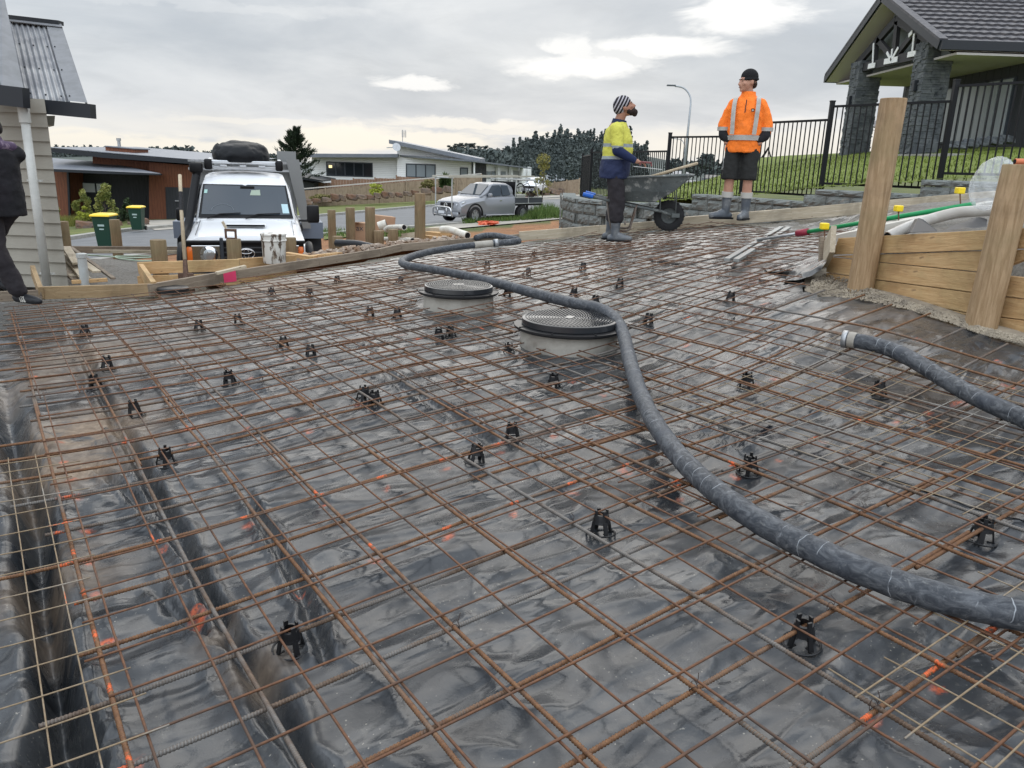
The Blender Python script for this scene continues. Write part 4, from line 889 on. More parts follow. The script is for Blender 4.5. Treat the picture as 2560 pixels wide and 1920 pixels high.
# ---------------------------------------------------------------- building helpers
def Fy(u, v, Y): r = ray(u, v); t_ = Y/r[1]; return Vector((r[0]*t_, Y, r[2]*t_+H0))
def wallpoly(name, pts, Y, th, m, parent, **kw): return MB().prism([Fy(u, v, Y) for u, v in pts], (0, th, 0)).build(name, m, parent, **kw)
def rectpart(name, u0, v0, u1, v1, Y, th, m, parent):
    a, c = Fy(u0, v1, Y), Fy(u1, v0, Y); mb = MB(); mb.box(((a.x+c.x)/2, Y+th/2, (a.z+c.z)/2), (c.x-a.x, th, c.z-a.z)); return mb.build(name, m, parent)
def window(u0, v0, u1, v1, Y, parent, fm, gm_, nm=1, fr=.07, proud=.06, frname='window', glname='pane'):
    a, c = Fy(u0, v1, Y), Fy(u1, v0, Y); mb = MB(); w, h = c.x-a.x, c.z-a.z; cx, cz = (a.x+c.x)/2, (a.z+c.z)/2
    for x_ in [a.x+fr/2+(w-fr)*k/nm for k in range(nm+1)]: mb.box((x_, Y-proud/2, cz), (fr, proud, h))
    for z_ in (a.z+fr/2, c.z-fr/2): mb.box((cx, Y-proud/2+.003, z_), (w-.004, proud-.01, fr))
    f = mb.build(frname, fm, parent)
    MB().box((cx, Y-.012, cz), (w-.01, .014, h-.01)).build(glname, gm_, f); return f
GLASS = mat('dark_glass', (.02, .025, .03), .08, spec=.8); GLASSL = mat('curtained_glass', (.30, .33, .34), .25, spec=.7); DARKF = mat('dark_frame', (.04, .048, .058), .45)
def clad(name, c1, c2, pitch, horiz, depth=.012, rough=.7):
    m = bpy.data.materials.new(name); m.use_nodes = True; t = NB(m.node_tree); p = m.node_tree.nodes['Principled BSDF']; tc = t.node('ShaderNodeTexCoord').outputs['Object']; x, y, z = t.sep(tc)
    co = z if horiz else t.math('ADD', x, t.math('MULTIPLY', y, .6)); fr = t.math('FRACT', t.math('DIVIDE', co, pitch)); g = t.ramp(fr, .0, .10)
    c = t.mix(t.ramp(t.noise(t.mapping(tc, (1, 1, 8) if horiz else (8, 8, 1)), 2, 4, .6), .3, .7), c1, c2); c = t.mix(g, tuple(q*.35 for q in c1), c); t.put(p, 'Base Color', c); p.inputs['Roughness'].default_value = rough
    bn = t.node('ShaderNodeBump'); bn.inputs['Strength'].default_value = 1; bn.inputs['Distance'].default_value = depth*2; t.put(bn, 'Height', t.math('MULTIPLY', t.math('SUBTRACT', 1.0, fr), g) if horiz else g); t.put(p, 'Normal', bn.outputs[0]); MT[name] = m; return m
CEDAR = clad('cedar_cladding', (.150, .048, .022), (.205, .070, .030), .18, False); CHARC = clad('charcoal_cladding', (.022, .024, .028), (.03, .032, .036), .2, False)
WHITEB = clad('white_weatherboard', (.84, .84, .83), (.88, .88, .86), .20, True); DROOF = mat('dark_roof', (.045, .052, .064), .4, .3, var=(.06, .068, .08), vs=2); LROOF = mat('grey_roof', (.15, .165, .19), .45, .2, var=(.19, .20, .22), vs=2); FASC = mat('dark_fascia', (.014, .017, .022), .45)
# brown house
h1 = empty('brown_house', Fy(285, 480, 50), 0, 'low brown timber house with dark mono pitched roofs behind the green bins', 'house'); h1.location = (0, 0, 0)
wallpoly('cedar_wall', [(322, 350), (470, 362), (470, 486), (322, 484)], 50, 9, CEDAR, h1)
wallpoly('cedar_wall', [(100, 366), (146, 368), (149, 486), (100, 486)], 50.2, 8, CEDAR, h1)
wallpoly('recess_wall', [(140, 364), (323, 372), (323, 486), (140, 486)], 52, 7, CHARC, h1)
wallpoly('upper_wall', [(200, 338), (324, 350), (324, 378), (200, 366)], 51, 7, CEDAR, h1)
MB().prism([Fy(100, 319, 48.8), Fy(225, 332, 48.8), Fy(475, 350.5, 48.8), Fy(475, 358.5, 48.8), Fy(225, 341, 48.8), Fy(100, 327, 48.8)], (0, 12, .1)).build('upper_roof', FASC, h1)
MB().prism([Fy(100, 318.5, 49)+Vector((0, 0, .02)), Fy(225, 331, 49)+Vector((0, 0, .02)), Fy(475, 350, 49)+Vector((0, 0, .02))], (0, 11.6, .25)).build('roof_sheeting', LROOF, h1)
MB().add([Fy(98, 340, 52.5), Fy(225, 350, 52.5), Fy(346, 373, 52), Fy(346, 375, 47), Fy(225, 369.5, 47), Fy(98, 364, 47)], [(0, 1, 4, 5), (1, 2, 3, 4)]).build('lower_roof', LROOF, h1)
MB().prism([Fy(98, 364.5, 47), Fy(225, 370, 47), Fy(347, 375.4, 47), Fy(347, 378.5, 47), Fy(225, 375.5, 47), Fy(98, 370, 47)], (0, .2, 0)).build('gutter', FASC, h1)
f_ = wallpoly('garage_door', [(357, 404), (432, 406), (432, 480), (360, 478)], 49.9, .08, CHARC, h1)
rectpart('door_handle', 378, 433, 392, 435, 49.8, .05, STEELG, f_)
ch_ = MB().prism([Fy(227, 316, 51), Fy(289, 322, 51), Fy(289, 341, 51), Fy(230, 338, 51)], (0, 2, 0)).build('chimney', CEDAR, h1); MB().prism([Fy(226, 314.5, 50.9), Fy(290, 320.5, 50.9), Fy(290, 322.5, 50.9), Fy(226, 316.7, 50.9)], (0, 2.2, 0)).build('chimney_cap', LROOF, ch_)
q = Fy(258, 318, 52); MB().cyl(q, q+Vector((0, 0, .42)), .10, n=12).cyl(q+Vector((0, 0, .4)), q+Vector((0, 0, .56)), .14, n=12).build('flue', STEELG, ch_)
window(179, 394, 207, 417, 51.95, h1, DARKF, mat('bright_blind', (.62, .66, .66), .5), 1); window(208, 395, 236, 417, 51.95, h1, DARKF, mat('bright_blind', (0, 0, 0)), 1)
MB().beam(Fy(147, 372, 49.9), Fy(152, 486, 49.9), .12, .12, (0, 1, 0)).build('downpipe', FASC, h1)
# white house
zc = Zm(700, 320, 500); z5 = Zm(1000, 320, 500)
h2_ = empty('white_house', (0, 0, 0), 0, 'white weatherboard house with grey mono pitched roofs beyond the paling fence', 'house')
wallpoly('weatherboard_wall', [zc(350, 325), zc(1302, 318), zc(1302, 640), zc(350, 640)], 90, 9, WHITEB, h2_)
wallpoly('weatherboard_wall', [zc(1296, 190), zc(2132, 360), zc(2132, 640), zc(1296, 640)], 89, 9, WHITEB, h2_)
MB().prism([Fy(*zc(225, 283), 88), Fy(*zc(1300, 288), 88), Fy(*zc(1300, 326), 88), Fy(*zc(240, 324), 88)], (0, 11, .15)).build('left_roof', LROOF, h2_)
MB().prism([Fy(*zc(1203, 128), 87.5), Fy(*zc(2215, 338), 87.5), Fy(*zc(2215, 382), 87.5), Fy(*zc(1205, 172), 87.5)], (0, 12, .1)).build('right_roof', LROOF, h2_)
w_ = window(*zc(515, 385), *zc(1025, 530), 90, h2_, DARKF, GLASS, 5, .12); rectpart('lamp_glow', *zc(540, 412), *zc(575, 440), 89.96, .02, mat('lit_window', (.8, .7, .4), .5, emit=((1, .8, .4), 1.2)), w_)
window(*zc(1393, 402), *zc(1722, 546), 89, h2_, DARKF, mat('grey_blind', (.22, .25, .27), .4), 3, .12)
f_ = rectpart('door', *zc(1988, 438), *zc(2080, 575), 88.95, .05, DARKF, h2_); rectpart('glass', *zc(2000, 450), *zc(2068, 575), 88.92, .02, mat('grey_blind', (0, 0, 0)), f_)
q = Fy(*zc(1285, 215), 86.8); MB().lathe([(0, -.0), (.25, .02), (.42, .12), (.45, .16)], q, 16, Matrix.Rotation(math.radians(70), 3, 'X')@Matrix.Rotation(.4, 3, 'Y')).tube([q, q+Vector((-1.0, -.2, -.05))], .05, 6).build('satellite_dish', STEELG, h2_)
def antenna(u, v0, v1, Y, par, n=6, wd=.45):
    a, c = Fy(u, v1, Y), Fy(u, v0, Y); mb = MB().tube([a, c], .04, 5)
    for k in range(n): z_ = c.z-.12-k*(c.z-a.z)*.10; mb.tube([(a.x-.1, Y, z_), (a.x+wd, Y-.1, z_)], .025, 4)
    mb.tube([(a.x+wd*.7, Y, c.z), (a.x+wd*.7, Y, c.z-(c.z-a.z)*.65)], .02, 4); mb.build('aerial', STEELG, par)
antenna(*[zc(1355, 0)[0]], zc(0, 20)[1], zc(0, 150)[1], 90, h2_)
# receding garage wing
p0 = Fy(*z5(795, 500), 89); p1 = Fy(*z5(1435, 560), 104); dr = ((p1-p0).normalized()); nrm = Vector((-dr.y, dr.x, 0))
def op(name, pts, off, th, m, par): return MB().prism([onplane(*z5(u, v), p0-nrm*off, dr) for u, v in pts], nrm*th).build(name, m, par)
op('garage_wall', [(798, 365), (1435, 455), (1435, 720), (798, 640)], 0, .4, mat('garage_white', (.76, .77, .76), .7, var=(.82, .82, .8), vs=1), h2_)
op('stone_panel', [(835, 380), (955, 398), (955, 640), (835, 640)], .05, .06, mat('slate_panel', (.04, .042, .048), .8, var=(.08, .08, .085), vs=3, bump=1, bs=4), h2_)
op('corner_panel', [(797, 368), (826, 372), (826, 640), (797, 640)], .08, .06, FASC, h2_)
for a, c_ in ((960, 1008), (1014, 1064), (1118, 1172)):
    f_ = op('window', [(a, 475), (c_, 480), (c_, 562), (a, 557)], .06, .05, STEELG, h2_); op('pane', [(a+6, 482), (c_-6, 487), (c_-6, 556), (a+6, 551)], .09, .02, mat('grey_blind', (0, 0, 0)), f_)
op('garage_door', [(1250, 468), (1326, 480), (1326, 600), (1250, 600)], .06, .04, mat('grey_door', (.28, .29, .29), .6), h2_)
for a in (1084, 1228, 1345, 1432): op('verandah_post', [(a, 430), (a+20, 434), (a+20, 700), (a, 700)], .5, .3, mat('garage_white', (0, 0, 0)), h2_)
MB().prism([onplane(*z5(u, v), p0-nrm*1.6, dr) for u, v in ((790, 352), (1448, 440), (1448, 452), (790, 372))], nrm*9+Vector((0, 0, .3))).build('garage_roof', LROOF, h2_)
q0, q1 = onplane(*z5(820, 380), p0-nrm*1.2, dr), onplane(*z5(820, 640), p0-nrm*1.2, dr); MB().tube([q0, q1], .1, 6).build('downpipe', mat('garage_white', (0, 0, 0)), h2_)
# low dark shed and far shed
h3 = empty('dark_shed', (0, 0, 0), 0, 'low dark shed roof between the white ute and the white house', 'shed'); wallpoly('shed_wall', [(640, 388), (678, 396), (678, 440), (640, 440)], 83, 4, CHARC, h3); MB().prism([Fy(630, 378, 82), Fy(697, 390, 82), Fy(697, 393, 82), Fy(630, 385, 82)], (0, 6, .1)).build('shed_roof', FASC, h3); antenna(652, 358, 392, 81, h3, 6, .6)
h4 = empty('far_shed', (0, 0, 0), 0, 'pale grey shed roof below the pine forest', 'shed'); MB().prism([Fy(*z5(1420, 500), 150), Fy(*z5(1820, 520), 150), Fy(*z5(1840, 580), 146), Fy(*z5(1420, 585), 146)], (0, 3, -.3)).build('shed_roof', mat('pale_roof', (.40, .42, .44), .6), h4); wallpoly('shed_wall', [z5(1430, 575), z5(1830, 575), z5(1830, 625), z5(1430, 625)], 148, 8, mat('garage_white', (0, 0, 0)), h4)
# ---------------------------------------------------------------- paling fences
PALE = wood('paling_timber', (.26, .19, .125), (.36, .28, .20), axis=2, scale=.25); PALR = wood('paling_reddish', (.22, .12, .075), (.30, .18, .12), axis=2, scale=.25)
def paling(name, A, B, Ya, Yb, m, label, capped=False, stp=0, pw=.15):
    # A,B : (u,vtop,vbottom)
    root = empty(name, (0, 0, 0), 0, label, 'fence'); mb = MB(); a, c = Fy(A[0], A[1], Ya), Fy(B[0], B[1], Yb); az, cz = Fy(A[0], A[2], Ya).z, Fy(B[0], B[2], Yb).z; L = (Vector((c.x, c.y))-Vector((a.x, a.y))).length; n = int(L/pw); ang = math.atan2(c.y-a.y, c.x-a.x)
    for i in range(n):
        f = (i+.5)/n; q = a.lerp(c, f); z0 = az+(cz-az)*f; zt = q.z if not stp else a.z+(c.z-a.z)*(math.floor(f*stp)+.5)/stp; zt += (random.random()-.5)*.03
        mb.box((q.x+.01*math.sin(ang)*(i % 2), q.y-.02*(i % 2), (z0+zt)/2), (pw*.96, .02, zt-z0), ang)
    mb.build('palings', m, root)
    if capped:
        d_ = Vector((0, -.06, .16)); MB().beam(a+d_, c+d_, .06, .10).build('rail', mat('pale_rail', (.50, .47, .43), .7), root)
    mb = MB(); step_ = max(1, stp or int(L/2.4))
    for k in range(step_+1):
        f = k/step_; q = a.lerp(c, f); z0 = az+(cz-az)*f; mb.box((q.x, q.y-.09, (z0+q.z+.15)/2), (.12, .10, q.z+.12-z0), ang)
    mb.build('fence_posts', m, root); return root
paling('paling_fence', (642, 413, 448), (1040, 379, 428), 69, 76, PALE, 'long weathered paling fence with a pale rail above the boulders', True)
paling('paling_fence', (*zc(340, 606), 440), (*zc(575, 606), 436), 85, 85, PALR, 'short reddish paling fence section beside the dark shed', False)
paling('stepped_fence', (*zc(575, 575), 440), (*zc(1290, 553), 430), 84, 84, PALR, 'reddish paling fence stepping up along the white house', False, 3)
paling('paling_fence', (*zc(1290, 535), 430), (*zc(1790, 565), 425), 83.5, 83.5, PALR, 'tallest reddish paling fence panel below the white house windows', False)
paling('paling_fence', (*z5(560, 585), 425), (*z5(1250, 640), 425), 80, 84, PALE, 'paling fence behind the tray of the silver ute', False)
paling('paling_fence', (*z5(1580, 618), 415), (*z5(1985, 565), 420), 98, 92, PALE, 'weathered paling fence right of the young tree', False)
# ---------------------------------------------------------------- street lamps
def lamp(u, vtop, vbase, d, label):
    b0 = P(u, vbase, d); z1 = P(u, 218, d).z if d < 80 else P(u, 305, d).z; s = d/54; root = empty('street_lamp', b0, 0, label, 'street lamp'); H = z1-b0.z
    if d < 80:
        arc = [P(1492, 225, d)-b0, P(1491.5, 211, d)-b0, P(1486, 199, d)-b0, P(1478, 191, d)-b0, P(1469, 187.5, d)-b0, P(1458, 186, d)-b0]; hd = P(1450, 184.5, d)-b0
    else: arc = [P(1478, 312, d)-b0, P(1473, 303, d)-b0, P(1462, 300, d)-b0, P(1452, 299, d)-b0]; hd = P(1449, 298.5, d)-b0
    MB().tube([(0, 0, 0)]+smoothpath(arc, 4), [.11]+[.06]*(len(smoothpath(arc, 4))), 8).build('pole', mat('lamp_steel', (.36, .38, .40), .5, .5), root, smooth=True)
    MB().box(hd, (.62*s**.3, .24, .10), None, .03).build('lamp_head', mat('lamp_head_grey', (.10, .11, .12), .5), root)
lamp(1474, 184, 400, 54, 'tall curved street lamp rising behind the black fence between the two men')
lamp(1481, 299, 395, 120, 'smaller distant street lamp seen through the fence')
# ---------------------------------------------------------------- block retaining wall
BLOCKM = mat('split_block', (.155, .170, .160), .95, var=(.19, .20, .19), vs=5, bump=2.5, bs=22, var2=(.25, .24, .21), v2s=9, v2cut=(.58, .7))
wl_path = [(1.22, 19.2, .60), (1.12, 17.4, .62), (1.30, 16.1, .65), (1.75, 15.35, .66), (2.4, 15.05, .67), (3.05, 15.35, .70), (3.75, 14.25, .84), (4.55, 12.65, .95), (5.25, 11.65, 1.08), (5.95, 10.75, 1.22), (7.0, 9.4, 1.36), (8.3, 8.3, 1.5)]
mb = MB(); wp = [Vector(p_) for p_ in wl_path]; Lw = [0]
for i in range(1, len(wp)): Lw.append(Lw[-1]+(wp[i].xy-wp[i-1].xy).length)
def wat(s):
    i = min(max(int(np.searchsorted(Lw, s)), 1), len(wp)-1); f = (s-Lw[i-1])/(Lw[i]-Lw[i-1]); q = wp[i-1].lerp(wp[i], f); d_ = (wp[i].xy-wp[i-1].xy).normalized(); return q, d_
def roughblock(mb, c, ang, w, h, dp, R):
    nx_, nz_ = 7, 5; M = Matrix.Rotation(ang, 3, 'Z'); vs = []
    for j in range(nz_):
        for i in range(nx_):
            e = (1 if 0 < i < nx_-1 and 0 < j < nz_-1 else 0); vs.append(M@Vector(((i/(nx_-1)-.5)*w, -dp/2-e*(.012+.035*R.random()), (j/(nz_-1)-.5)*h))+c)
    fs = [(j*nx_+i, j*nx_+i+1, (j+1)*nx_+i+1, (j+1)*nx_+i) for j in range(nz_-1) for i in range(nx_-1)]; mb.add(vs, fs)
    mb.box(c+M@Vector((0, .01, 0)), (w, dp-.02, h), ang)
R = random.Random(2); s0 = 0; row = 0
z_ = -1.4
while z_ < 1.6:
    s = .0+.2*(row % 2)
    while s < Lw[-1]-.4:
        q, d_ = wat(s+.2); q2, _ = wat(min(s+.4, Lw[-1]))
        if z_+.2 <= q.z+.03 and z_ > q.z-1.3: roughblock(mb, Vector((q.x, q.y, z_+.1)), math.atan2(d_.y, d_.x), .392, .19, .3, R)
        elif q.z+.03 > z_+.08 and z_ > q.z-1.3 and False: pass
        s += .4
    z_ += .2; row += 1
tag(mb.build('block_wall', BLOCKM), 'grey rough faced concrete block retaining wall curving under the black fence', 'retaining wall')
# cap course following the steps
mb = MB(); s = 0
while s < Lw[-1]-.4:
    q, d_ = wat(s+.2); zt = math.floor((q.z+.03+1.4)/.2)*.2-1.4; roughblock(mb, Vector((q.x, q.y, zt+.045)), math.atan2(d_.y, d_.x), .395, .085, .32, R); s += .4
o = mb.build('capping_course', BLOCKM, [o_ for o_ in COL.objects if o_.name == 'block_wall'][0])
# ---------------------------------------------------------------- black pool fence
FBLK = mat('powder_black', (.004, .0045, .006), .55, spec=.3)
fr_ = empty('black_fence', (0, 0, 0), 0, 'black metal picket fence stepping along the grass bank', 'fence')
segs = [((1.95, 24.66), (1.85, 20.56), .40, 1.60), ((1.85, 20.56), (2.43, 18.4), .47, 1.66), ((2.43, 18.4), (3.01, 16.27), .47, 1.66), ((3.01, 16.27), (4.12, 14.76), .75, 1.93), ((4.12, 14.76), (4.94, 13.05), .97, 2.15), ((4.94, 13.05), (6.05, 11.54), 1.17, 2.35), ((6.05, 11.54), (7.3, 9.95), 1.38, 2.55)]
posts = {}
for a, c, z0, z1 in segs:
    a, c = Vector((*a, 0)), Vector((*c, 0)); L = (c-a).length; d_ = (c-a)/L; mb = MB()
    for z_ in (z0, z1): mb.beam(a+Vector((0, 0, z_)), c+Vector((0, 0, z_)), .03, .035)
    n = round(L/.098)
    for k in range(1, n): q = a+d_*L*k/n; mb.box((q.x, q.y, (z0+z1)/2), (.016, .016, z1-z0-.03))
    mb.build('fence_panel', FBLK, fr_)
    for q in (a, c): k_ = (round(q.x, 2), round(q.y, 2)); o_ = posts.get(k_, (9, -9)); posts[k_] = (min(o_[0], z0), max(o_[1], z1))
for (x_, y_), (z0, z1) in posts.items(): MB().box((x_, y_, (z0-.2+z1+.07)/2), (.065, .065, z1+.07-z0+.2)).box((x_, y_, z1+.08), (.075, .075, .02)).build('fence_post', FBLK, fr_)
# ---------------------------------------------------------------- stone porch house
h5 = empty('porch_house', (0, 0, 0), 0, 'dark tiled house with stone pillared gable porch at the top right', 'house')
TILE = mat('concrete_tile', (.060, .060, .068), .6, var=(.10, .095, .10), vs=7, bump=.5, bs=20, var2=(.14, .13, .13), v2s=5); SOFF = mat('soffit_lining', (.50, .47, .46), .8); SLATE = mat('stacked_slate', (.070, .078, .085), .85, var=(.14, .15, .155), vs=4, bump=1, bs=18, var2=(.03, .035, .04), v2s=6)
TRUSS = mat('dark_timber', (.022, .022, .024), .6); WPL = mat('white_plate', (.72, .73, .72), .5)
yR, yA, yL, zE, zA = 19.25, 22.75, 26.1, 4.28, 5.92
def roofside(name, y0, z0, y1, z1, x0, x1, rows, par):
    mb = MB()
    for k in range(rows):
        f0, f1 = k/rows, (k+1)/rows; ya, za, yb, zb = y0+(y1-y0)*f0, z0+(z1-z0)*f0, y0+(y1-y0)*f1, z0+(z1-z0)*f1; n = Vector((0, -(z1-z0) if y1 > y0 else (z1-z0), abs(y1-y0))).normalized()
        lo = Vector((0, ya, za))+n*.05; hi = Vector((0, yb, zb))+n*.0
        nseg = 42
        for i in range(nseg):
            xa, xb = x0+(x1-x0)*i/nseg, x0+(x1-x0)*(i+1)/nseg; cz = .018; X1, X2 = Vector((xa, 0, 0)), Vector((xb, 0, 0)); Xm = (X1+X2)/2; up_ = n*cz
            mb.add([X1+lo, Xm+lo+up_, X2+lo, X2+hi, Xm+hi+up_, X1+hi, X1+Vector((0, ya, za))-n*.02, X2+Vector((0, ya, za))-n*.02], [(0, 1, 4, 5), (1, 2, 3, 4), (0, 6, 7, 2, 1)])
    return mb.build(name, TILE, par)
roofside('tiled_roof', yR, zE, yA, zA, 9.62, 20, 11, h5); roofside('tiled_roof', yL, zE-.05, yA, zA, 9.62, 20, 11, h5)
MB().prism([(9.6, yR+.02, zE-.10), (9.6, yA, zA-.09), (9.6, yL-.02, zE-.14), (9.6, yL-.02, zE-.19), (9.6, yA, zA-.15), (9.6, yR+.02, zE-.16)], (10.3, 0, 0)).build('rafter_lining', SOFF, h5)
MB().beam((9.55, yR, zE-.04), (9.55, yA, zA-.03), .05, .2).beam((9.55, yL, zE-.09), (9.55, yA, zA-.03), .05, .2).build('barge_board', FASC, h5)
mb = MB()
for (y0, z0) in ((yR, zE), (yL, zE-.05)):
    for k in range(12):
        f = (k+.5)/12; q = Vector((9.62, y0+(yA-y0)*f, z0+(zA-z0)*f+.07)); sgn = 1 if y0 < yA else -1; mb.box(q, (.20, abs(yA-y0)/12*1.15, .06), Matrix.Rotation(math.atan2(zA-z0, yA-y0) if sgn > 0 else -math.atan2(zA-z0, y0-yA), 3, 'X'))
for k in range(26): mb.box((9.7+k*.4, yA, zA+.075), (.41, .22, .07), Matrix.Rotation(.04, 3, 'Y'))
mb.build('ridge_tiles', TILE, h5)
MB().box((14.75, yR-.06, zE-.05), (10.4, .12, .20)).build('gutter', FASC, h5); MB().box((14.75, yL+.06, zE-.1), (10.4, .12, .20)).build('gutter', FASC, h5)
MB().box((14.9, (18.9+yL)/2+.2, 4.06), (9.9, yL-19.1, .05)).build('porch_ceiling', SOFF, h5)
def column(x_, y_, z0, z1, w, seed):
    R = random.Random(seed); mb = MB(); z_ = z0
    while z_ < z1-.03:
        h_ = R.uniform(.035, .075)
        for sx, sy, ax in ((-1, 0, 1), (1, 0, 1), (0, -1, 0), (0, 1, 0)):
            s_ = -w/2
            while s_ < w/2-.02:
                L_ = min(R.uniform(.12, .3), w/2-s_); pr_ = R.uniform(0, .035); cpos = s_+L_/2
                c = (x_+sx*(w/2-.03+pr_/2), y_+cpos, z_+h_/2) if ax else (x_+cpos, y_+sy*(w/2-.03+pr_/2), z_+h_/2); mb.box(c, (.06+pr_, L_-.004, h_-.004) if ax else (L_-.004, .06+pr_, h_-.004)); s_ += L_
        z_ += h_
    mb.box((x_, y_, (z0+z1)/2), (w-.06, w-.06, z1-z0)); col_ = mb.build('stone_pillar', SLATE, h5)
    MB().box((x_-w/2-.06, y_-.05, z0+(z1-z0)*.62), (.10, .12, .26), None, .01).build('wall_light', FASC, col_)
column(10.05, 24.3, 1.7, 4.45, .62, 1); column(10.1, 20.55, 1.8, 4.5, .62, 2)
tp0 = (9.85, 22.5, 3); tdr = (0, 1, 0); z7b = Zm(1960, 0, 600)
def TB_(pts, w, name, m, dx=0, parent=None):
    a, c = [onplane(*z7b(*p_), (9.85+dx, 22.5, 3), (0, 1)) for p_ in pts]; return MB().beam(a, c, .1 if m is TRUSS else .02, w, (1, 0, 0) if False else (0, 0, 1) if abs((c-a).normalized().z) < .8 else (0, 1, 0)).build(name, m, parent or h5)
tr = MB(); 
def tb(pts, w, th=.1, dx=0):
    a, c = [onplane(*z7b(*p_), (9.85+dx, 22.5, 3), (0, 1)) for p_ in pts]; tr.beam(a, c, w, th, (1, 0, 0))
for pts, w in (([(660, 640), (1340, 480)], .22), ([(670, 600), (1040, 180)], .2), ([(1040, 180), (1400, 400)], .2), ([(1048, 200), (1022, 500)], .18), ([(868, 365), (990, 510)], .15), ([(1050, 500), (1205, 305)], .15), ([(850, 400), (838, 600)], .14), ([(1232, 330), (1212, 470)], .14)): tb(pts, w)
trs = tr.build('gable_truss', TRUSS, h5)
for pts, w in (([(776, 612), (838, 600)], .13), ([(826, 400), (816, 600)], .06), ([(924, 570), (1045, 545)], .14), ([(948, 482), (990, 560)], .07), ([(998, 450), (985, 560)], .07), ([(1052, 440), (985, 560)], .08), ([(1140, 505), (1214, 490)], .13), ([(1200, 310), (1180, 495)], .07), ([(1150, 330), (1182, 295)], .1)): tr = MB(); tb(pts, w, .02, -.07-.004*(w < .1)); tr.build('white_bracket', WPL, trs)
MB().prism([(10.1, yR+.4, zE-.2), (10.1, yA, zA-.2), (10.1, yL-.4, zE-.25)], (.05, 0, 0)).build('gable_lining', mat('gable_grey', (.15, .17, .16), .8), h5)
hw = MB().box((12.3, 21.5, 3.0), (.3, 9.6, 2.1)).build('dark_wall', CHARC, h5)
for a, c_ in ((1478, 1530), (1575, 1640), (1648, 1692), (1712, 1776), (1782, 1842), (1832, 1890), (1896, 1952), (1985, 2072)):
    pl = [onplane(*z7b(u, v), (12.13, 20, 3), (0, 1)) for u, v in ((a+30, 830), (c_+30, 828), (c_-20, 1180), (a-20, 1190))]; ys_ = sorted((q.y for q in pl)); y0, y1 = (ys_[0]+ys_[1])/2, (ys_[2]+ys_[3])/2
    fwd = MB().box((12.12, (y0+y1)/2, 3.0), (.06, y1-y0+.1, 1.5)).build('window', DARKF, h5); MB().box((12.08, (y0+y1)/2, 3.0), (.03, y1-y0, 1.42)).build('pane', GLASSL, fwd)
MB().box((13.0, 22.5, 1.6), (6.6, 8.2, .5)).build('porch_floor', KERBC, h5)
for i in range(5): rk = rock(2070+i*26, 320-i*3, 18.5, 34, 22, SLATE, ['dark landscaping boulder below the left porch window', 'dark boulder second from the pillar below the windows', 'dark boulder in the middle below the porch windows', 'dark boulder fourth from the pillar', 'dark boulder at the right edge below the windows'][i], 'dark boulders below the porch windows', 70+i)
h6 = empty('side_house', (0, 0, 0), 0, 'low tiled roof seen beyond the porch pillars', 'house'); MB().prism([P(*z7b(705, 1162), 30), P(*z7b(860, 1105), 33), P(*z7b(1240, 935), 34), P(*z7b(1250, 1190), 30)], (1.5, .4, -.1)).build('tiled_roof', TILE, h6); MB().prism([P(*z7b(780, 1200), 30.5), P(*z7b(1180, 1190), 30.5), P(*z7b(1180, 1420), 30.5), P(*z7b(1075, 1420), 30.5), P(*z7b(1075, 1215), 30.5)], (2, 0, 0)).build('house_wall', mat('grey_render', (.14, .15, .16), .8), h6)
h7 = empty('upper_house', (0, 0, 0), 0, 'sliver of another dark roof at the top right corner', 'house'); MB().prism([P(2186, 22, 26), P(2240, -30, 26), P(2290, 30, 26)], (2, 6, 0)).build('roof_corner', TILE, h7)
# ---------------------------------------------------------------- near left weatherboard garage
h8 = empty('weatherboard_garage', (0, 0, 0), 0, 'beige weatherboard garage with corrugated roof at the left edge', 'garage')
WB = mat('beige_board', (.30, .28, .235), .75, var=(.26, .24, .20), vs=2, bump=.15, bs=60); wx = -5.20; wy = 8.93; z_ = -.22; mb = MB(); nb = 14; bh = .148
for k in range(nb):
    z0 = z_+k*bh; mb.add([(-9, wy-.030, z0), (wx+.018, wy-.030, z0), (wx+.0, wy-.006, z0+bh), (-9, wy-.006, z0+bh), (-9, wy, z0), (wx, wy, z0), (wx+.018-.5, wy+.8, z0), (wx-.5, wy+.8, z0+bh)], [(0, 1, 2, 3), (0, 4, 5, 1), (1, 6, 7, 2)])
mb.build('weatherboards', WB, h8)
MB().prism([(-9, wy, -.22), (wx, wy, -.22), (wx, wy, 1.83), (-9, wy, 1.83)], (-2.2, 2.2, 0)).build('wall_core', WB, h8)
zz = Zm(0, 0, 640); eL, eR, rR, rL = P(55, 213, 8.5), P(190, 226, 8.5), P(134, 57, 10.3), P(20, 44, 10.3)
ROOFM = mat('zinc_roof', (.27, .28, .29), .48, .4, var=(.15, .155, .17), vs=2.5, vcut=(.35, .7), rvar=.1, stretch=(1, 1, .4))
def corr(eL, eR, rL, rR, n, amp, name, m, par, f0=0, f1=1):
    nrm = (eR-eL).cross(rL-eL).normalized(); rows = []
    for j in range(13):
        g = j/12; rows.append([(eL.lerp(eR, f0+(f1-f0)*i/(n*8))).lerp(rL.lerp(rR, f0+(f1-f0)*i/(n*8)), g)+nrm*(amp*math.sin(2*math.pi*i/8)) for i in range(n*8+1)])
    return MB().grid(rows).build(name, m, par, smooth=True)
corr(eL, eR, rL, rR, 7, .012, 'corrugated_roof', ROOFM, h8, 0, .72)
nrm = (eR-eL).cross(rL-eL).normalized(); FL = mat('zinc_flashing', (.20, .205, .215), .62, .25, var=(.16, .165, .17), vs=5)
a0, a1, b0_, b1 = eL.lerp(eR, .70), eR, rL.lerp(rR, .70), rR
